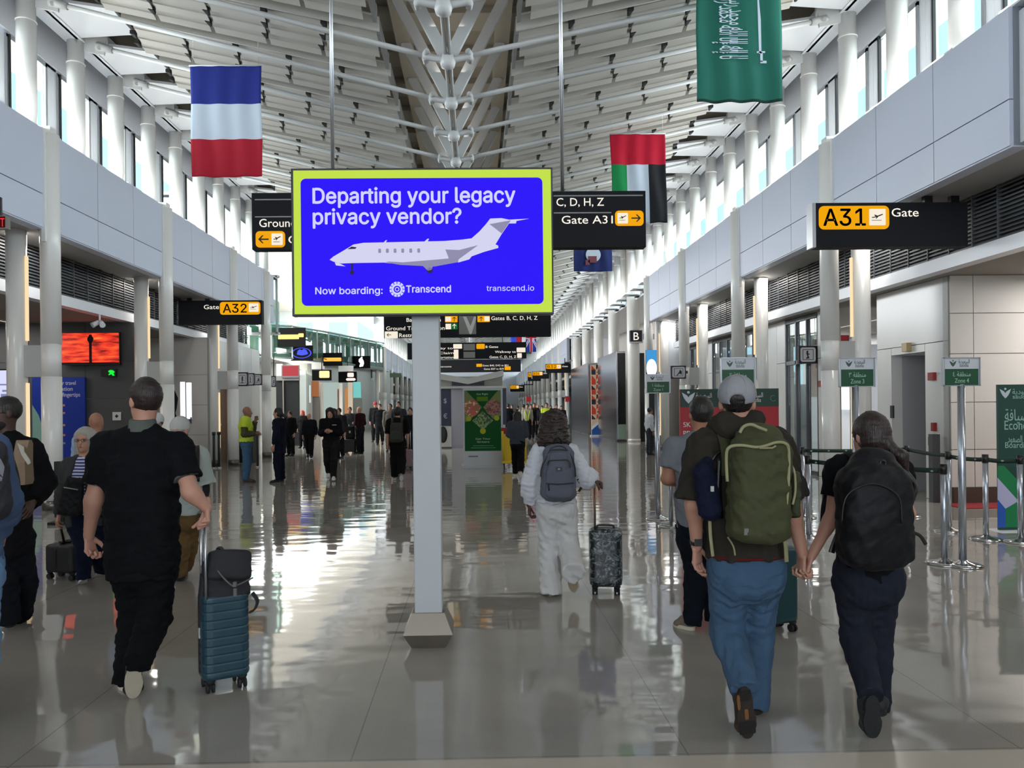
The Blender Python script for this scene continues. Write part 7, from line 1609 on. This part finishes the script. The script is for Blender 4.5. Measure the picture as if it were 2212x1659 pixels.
# ------------------------------------------------------------------ queue posts, belts and zone boards
M_post = mat('post_silver', '#b4bac2', .25, metal=.75); M_belt = mat('belt_green', '#0e2a20', .7); M_bw = mat('board_white', '#c4c8ce', .5); M_bg = mat('board_green', '#0d4a2c', .5)
def stanchion(px, py, label, hgt=1.0, board=None, r=.03, base=.18):
    p = gr(px, py); e = empty('queue_post', (p[0], p[1], 0), label, 'queue post', 'queue posts'); x, y = p[0], p[1]
    obj('base', MB().lathe((x, y, 0), [(base, 0), (base, .012), (base * .8, .028), (base * .3, .045), (r * 1.2, .06)], 32), M_steel, e)
    obj('pole', MB().cyl((x, y), r, .04, hgt, 20), M_post, e)
    if hgt < 1.3: obj('belt_head', MB().cyl((x, y), r * 1.15, hgt - .09, hgt + .01, 20), M_black, e)
    return e, x, y
def belt(e, a, b, z=.95, w=.05, sag=.015, dots=True):
    a, b = np.array([a[0], a[1], z]), np.array([b[0], b[1], z]); P = [a + (b - a) * t - UP * sag * 4 * t * (1 - t) for t in [i / 8 for i in range(9)]]
    o = obj('belt', flat_strap(P, w, .003, (0, 0, 1)), M_belt, e)
    if dots:
        mb = MB(); L = np.linalg.norm(b - a); n_ = nrm(np.cross(UP, b - a)); n_ = n_ if n_[1] < 0 else -n_
        for i in range(int(L / .22)):
            c = a + (b - a) * (i + .5) / int(L / .22) - UP * .01 + n_ * .004; d_ = nrm(b - a); mb.add([c - d_ * .02, c + UP * .012, c + d_ * .02, c - UP * .012], [(0, 1, 2, 3)])
        if mb.v: obj('belt_emblem', mb, mat('belt_mark', '#8aa89a', .6), o)
def bird(pl, mb, u, v, sz, d, mi=0):
    k = pl.W() / pl.Hh(); S_ = lambda pts: [(u + x * sz, v + y * sz * k) for x, y in pts]
    for sx in (-1, 1): pl.poly(mb, S_([(0, -.05), (sx * .12, -.2), (sx * .5, -.42), (sx * .38, -.08), (sx * .26, .14), (sx * .12, .3), (0, .42)][::sx]), d, .002, mi)
    pl.poly(mb, S_([(.1 * math.cos(t), -.42 + .1 * math.sin(t)) for t in [2 * PI * i / 12 for i in range(12)]]), d, .002, mi)
def zone(px, py, n, X0, Y0_, X1_, Y1_, label, arn):
    p = gr(px, py); e, x, y = stanchion(px, py, label, at(px, Y1_, p[1])[2] + .02, r=.035)
    pl = Plate('x', X0, Y0_, X1_, Y1_, y - .02, .03, M_bw, parent=e); fr = MB()
    for a, b, c_, d_ in ((0, 0, 1, .03), (0, .97, 1, 1), (0, 0, .025, 1), (.975, 0, 1, 1)): pl.rect(fr, a, b, c_, d_, -.002, .012)
    pl.part('board_frame', fr, M_alu)
    mb = MB(); pl.rect(mb, .05, .40, .95, .97, 0, .003); pl.part('green_field', mb, M_bg)
    mb = MB(); bird(pl, mb, .27, .22, .19, 0); text_into(mb, shape_ar('السعودية'), pl.P(.42, .21, 0), .14 * pl.Hh() / .7, .3 * pl.W()); text_into(mb, 'saudia', pl.P(.45, .33, 0), .12 * pl.Hh() / .7, .24 * pl.W()); pl.part('airline_mark', mb, mat('mark_green', '#3a5a4c', .6))
    mb = MB(); text_into(mb, arn + ' ' + shape_ar('منطقة'), pl.P(.5, .66, .004), .16 * pl.Hh() / .7, .48 * pl.W(), 'c'); text_into(mb, 'Zone %d' % n, pl.P(.5, .88, .004), .15 * pl.Hh() / .7, .38 * pl.W(), 'c', .01); pl.part('lettering', mb, mat('zone_text', '#9fc0ae', .6))
    return e, x, y
z4, x4, y4 = zone(2080, 1222, 4, 2037, 772, 2117, 834, 'queue post with the Zone 4 board, rightmost of the zone boards', '٤')
z3, x3, y3 = zone(1851, 1205, 3, 1813, 772.5, 1890, 836, 'queue post with the Zone 3 board above the ponytailed woman', '٣')
z2, x2_, y2_ = zone(1595, 1200, 2, 1556, 772, 1632, 838, 'queue post with the Zone 2 board above the man in the cap', '٢')
z1, x1_, y1_ = zone(1422, 1121, 1, 1395, 808, 1448, 849.5, 'queue post with the Zone 1 board, smallest and leftmost', '١')
q1, ax, ay = stanchion(2040, 1218, 'silver queue post left of the Zone 4 post'); q2, bx, by = stanchion(2130, 1166, 'silver queue post in front of the Economy banner')
q3, cx, cy = stanchion(2050, 1148, 'silver queue post farthest along the green belt near the beige wall'); q4, dx, dy = stanchion(1747, 1165, 'silver queue post between the man in the cap and the ponytailed woman'); q5, ex, ey = stanchion(1450, 1137, 'silver queue post right of the Zone 1 post'); q6, fx, fy = stanchion(1735, 1118, 'slim queue post behind the one between the couple')
q7, gx_, gy_ = stanchion(1960, 1115, 'silver queue post at the alcove door right of the ponytailed woman'); q8, hx_, hy_ = stanchion(2205, 1172, 'silver queue post at the right edge in front of the Economy banner')
belt(q4, (dx, dy), (ax, ay), .94); belt(q2, (cx, cy), (bx, by), .95); belt(q2, (bx, by), (hx_, hy_), .95); belt(q6, (fx, fy), (gx_, gy_), .96); belt(q7, (gx_, gy_), (cx, cy), .96); belt(q6, (dx, dy), (fx, fy), .95, dots=False)
# dark post by the alcove, red and green priority board, economy banner, wall fittings
p = gr(2048, 1120); obj('dark_post', MB().box((7.38, 12.3, 0), (7.5, 12.42, at(2038, 938, 12.3)[2])), mat('post_dark', '#4c4c4e', .4, metal=.5), None, 'dark square post at the corner of the beige wall', 'post')
Bd = Plate('priority_board', 1470, 840, 1683, 1090, 9.6, .05, mat('board_red', '#9c1520', .5), 'red and green priority board standing behind the man in the cap', 'board', base=[at(1576, 1000, 9.6)[0], 9.62, 0])
mb = MB(); Bd.rect(mb, 0, 0, 1, .155, 0, .004); Bd.part('green_header', mb, mat('board_green_dark', '#11352a', .5))
mb = MB(); bird(Bd, mb, .085, .075, .135, .004); bird(Bd, mb, .6, .075, .135, .004); Bd.part('bird_emblem', mb, M_bw)
mb = MB()
for u in (.16, .68): text_into(mb, shape_ar('السعودية'), Bd.P(u, .075, .004), .085, .16 * Bd.W(), 'l', .01); text_into(mb, 'saudia', Bd.P(u + .02, .115, .004), .075, .12 * Bd.W(), 'l', .01)
Bd.text(mb, 'SKY', .03, .325, .042, bold=.03); Bd.text(mb, 'PRIORITY', .03, .40, .042, .33, bold=.03); Bd.text(mb, 'PRIORITY', .66, .382, .046, .965, bold=.03); Bd.part('lettering', mb, mat('board_text', '#d8d4d2', .6))
mb = MB()
for u in (.42, .945):
    for i in range(18): 
        a, b = 2 * PI * i / 24 + .6, 2 * PI * (i + 1) / 24 + .6; k = Bd.W() / Bd.Hh(); Bd.poly(mb, [(u + R * math.cos(t), .085 + R * k * math.sin(t)) for R, t in ((.026, a), (.031, a), (.031, b), (.026, b))], .004, .002)
Bd.part('ring_mark', mb, mat('ring_green', '#5c7a6c', .6)); Bd.part('foot', MB().box((Bd.x0, 9.4, 0), (Bd.x1, 9.85, .04)).box((Bd.x0 + .05, 9.6, 0), (Bd.x1 - .05, 9.65, Bd.z0 + .05)), M_alu)
En = Plate('airline_banner', 2157, 830, 2330, 1144, 9.55, .035, mat('banner_green', '#123f36', .5), 'dark green Economy banner stand with a geometric foot at the right edge', 'banner', base=[at(2240, 1000, 9.55)[0], 9.6, 0])
En.part('base', MB().hexa([(En.x0 - .06, 9.42, 0), (En.x1, 9.42, 0), (En.x1, 9.75, 0), (En.x0 - .06, 9.75, 0)], [(En.x0 - .03, 9.46, En.z0), (En.x1, 9.46, En.z0), (En.x1, 9.7, En.z0), (En.x0 - .03, 9.7, En.z0)]), M_white)
U = lambda x: (2100 + x * .2534 - 2157) / 173; V = lambda y: (780 + y * .2532 - 830) / 314; Q = lambda pts: [(U(a), V(b)) for a, b in pts]
mb = MB(); bird(En, mb, U(288), V(275), .14, 0); En.part('bird_emblem', mb, mat('banner_white', '#b8c4cc', .5))
mb = MB(); text_into(mb, shape_ar('السعودية'), En.P(U(348), V(280), 0), .09, .30 * En.W()); text_into(mb, 'saudia', En.P(U(350), V(318), 0), .075, .22 * En.W())
text_into(mb, shape_ar('الضيافة'), En.P(U(282), V(505), 0), .20, .36 * En.W()); text_into(mb, 'Economy', En.P(U(278), V(582), 0), .165, .44 * En.W()); text_into(mb, shape_ar('بطاقة الصعود'), En.P(U(305), V(690), 0), .12, .34 * En.W()); text_into(mb, 'Boarding G', En.P(U(282), V(738), 0), .105, .42 * En.W()); En.part('lettering', mb, mat('banner_text', '#8fb8ac', .6))
mb = MB()
En.poly(mb, Q([(215, 890), (270, 890), (390, 1020), (390, 1190), (215, 990)]), 0, .003, 0); En.poly(mb, Q([(213, 990), (390, 1192), (278, 1255), (213, 1175)]), 0, .003, 1); En.poly(mb, Q([(213, 1180), (278, 1255), (278, 1415), (213, 1415)]), 0, .003, 2); En.poly(mb, Q([(278, 1255), (390, 1195), (390, 1415), (278, 1415)]), 0, .003, 0)
En.poly(mb, Q([(392, 1020), (480, 960), (480, 1120), (392, 1190)]), 0, .003, 3); En.poly(mb, Q([(392, 1190), (480, 1110), (480, 1240)]), 0, .003, 2); En.poly(mb, Q([(392, 1195), (480, 1245), (700, 1245), (700, 1415), (392, 1415)]), 0, .003, 4); En.poly(mb, Q([(482, 960), (700, 900), (700, 1240), (482, 1240)]), 0, .003, 0)
En.part('geometric_pattern', mb, [mat('geo_green', '#0c7a48', .5), mat('geo_lilac', '#b4b4d4', .5), mat('geo_blue', '#1e56b4', .5), mat('geo_navy', '#12204a', .5), mat('geo_pine', '#0c5a40', .5)])
def onwall(name, pxa, pya, pxb, pyb, m, label, cat, d=.06, X=XG):
    a, b = onx(pxa, pya, X), onx(pxb, pyb, X); return obj(name, MB().box((X - d, a[1], min(a[2], b[2])), (X, b[1], max(a[2], b[2]))), m, None, label, cat, bevel=.004)
M_fire = mat('fire_red', '#8e2226', .4)
onwall('fire_alarm', 2023, 804, 2011, 822, M_fire, 'small red fire alarm on the gate wall above right of the alcove door', 'alarm'); onwall('fire_call_point', 2024, 913, 2018, 931, M_fire, 'flat red call point on the gate wall right of the alcove', 'alarm'); onwall('fire_box', 2025, 944, 2012, 962, M_fire, 'red box low on the gate wall beside the dark post', 'alarm')
onwall('wall_lamp', 1969, 740, 1958, 760, mat('lamp_brass', '#b39a6c', .4), 'small beige lamp above the alcove door', 'lamp', .09); onwall('card_reader', 1932, 876, 1926, 903, M_dark, 'dark card reader left of the alcove door', 'card reader', .03); onwall('fire_alarm', 1780, 822, 1773, 836, M_fire, 'small red fire alarm right of the glazed entrance', 'alarm')
# barrier posts and bin by the left columns
for i, (px, lb) in enumerate(((462, 'short dark barrier post left of the pair near the vest man'), (473, 'short dark barrier post in the middle of three near the vest man'), (556, 'short dark barrier post right of the vest man'))):
    y = 21.2 + .1 * i; x = at(px, 950, y)[0]; e = empty('barrier_post', (x, y, 0), lb, 'post', 'short barrier posts'); obj('pole', MB().cyl((x, y), .035, .02, .92, 12), M_dark, e); obj('cap', MB().cyl((x, y), .05, .92, 1.0, 12), M_black, e); obj('base', MB().lathe((x, y, 0), [(.065, 0), (.065, .015), (.04, .04)], 20), M_steel, e)
x, y = at(536, 960, 23.4)[0], 23.2; e = empty('waste_bin', (x, y, 0), 'dark waste bin behind the man in the yellow vest', 'bin'); obj('bin_body', MB().box((x - .28, y, 0), (x + .2, y + .4, .85)), M_black, e, bevel=.02); obj('lid', MB().box((x - .3, y - .02, .85), (x + .22, y + .42, .92)), M_dark, e, bevel=.02)
p = Plate('display_stand', 117, 997, 141, 1118, 11.2, .1, mat('stand_black', '#1a1b1d', .4), 'dark upright display stand behind the grey-haired woman', 'stand', base=[at(129, 1100, 11.2)[0], 11.25, 0]); p.part('base', MB().box((p.x0 - .05, 11.1, 0), (p.x1 + .05, 11.5, .04)).box((p.x0 + .05, 11.22, .0), (p.x1 - .05, 11.3, p.z0 + .02)), M_black)
e = empty('ceiling_spotlight', (at(215, 660, 16.4)[0], 16.4, 3.4), 'pair of small white spotlights under the left gate ceiling above the sunset screen', 'lamp'); x = e.location.x
obj('stem', MB().tube([(x, 16.4, 3.66), (x, 16.4, 3.5)], .02, 8), M_white, e)
for q in (-1, 1): obj('lamp_head', MB().tube([(x + q * .02, 16.4, 3.5), (x + q * .11, 16.3, 3.42)], [.045, .06], 12), M_white, e)
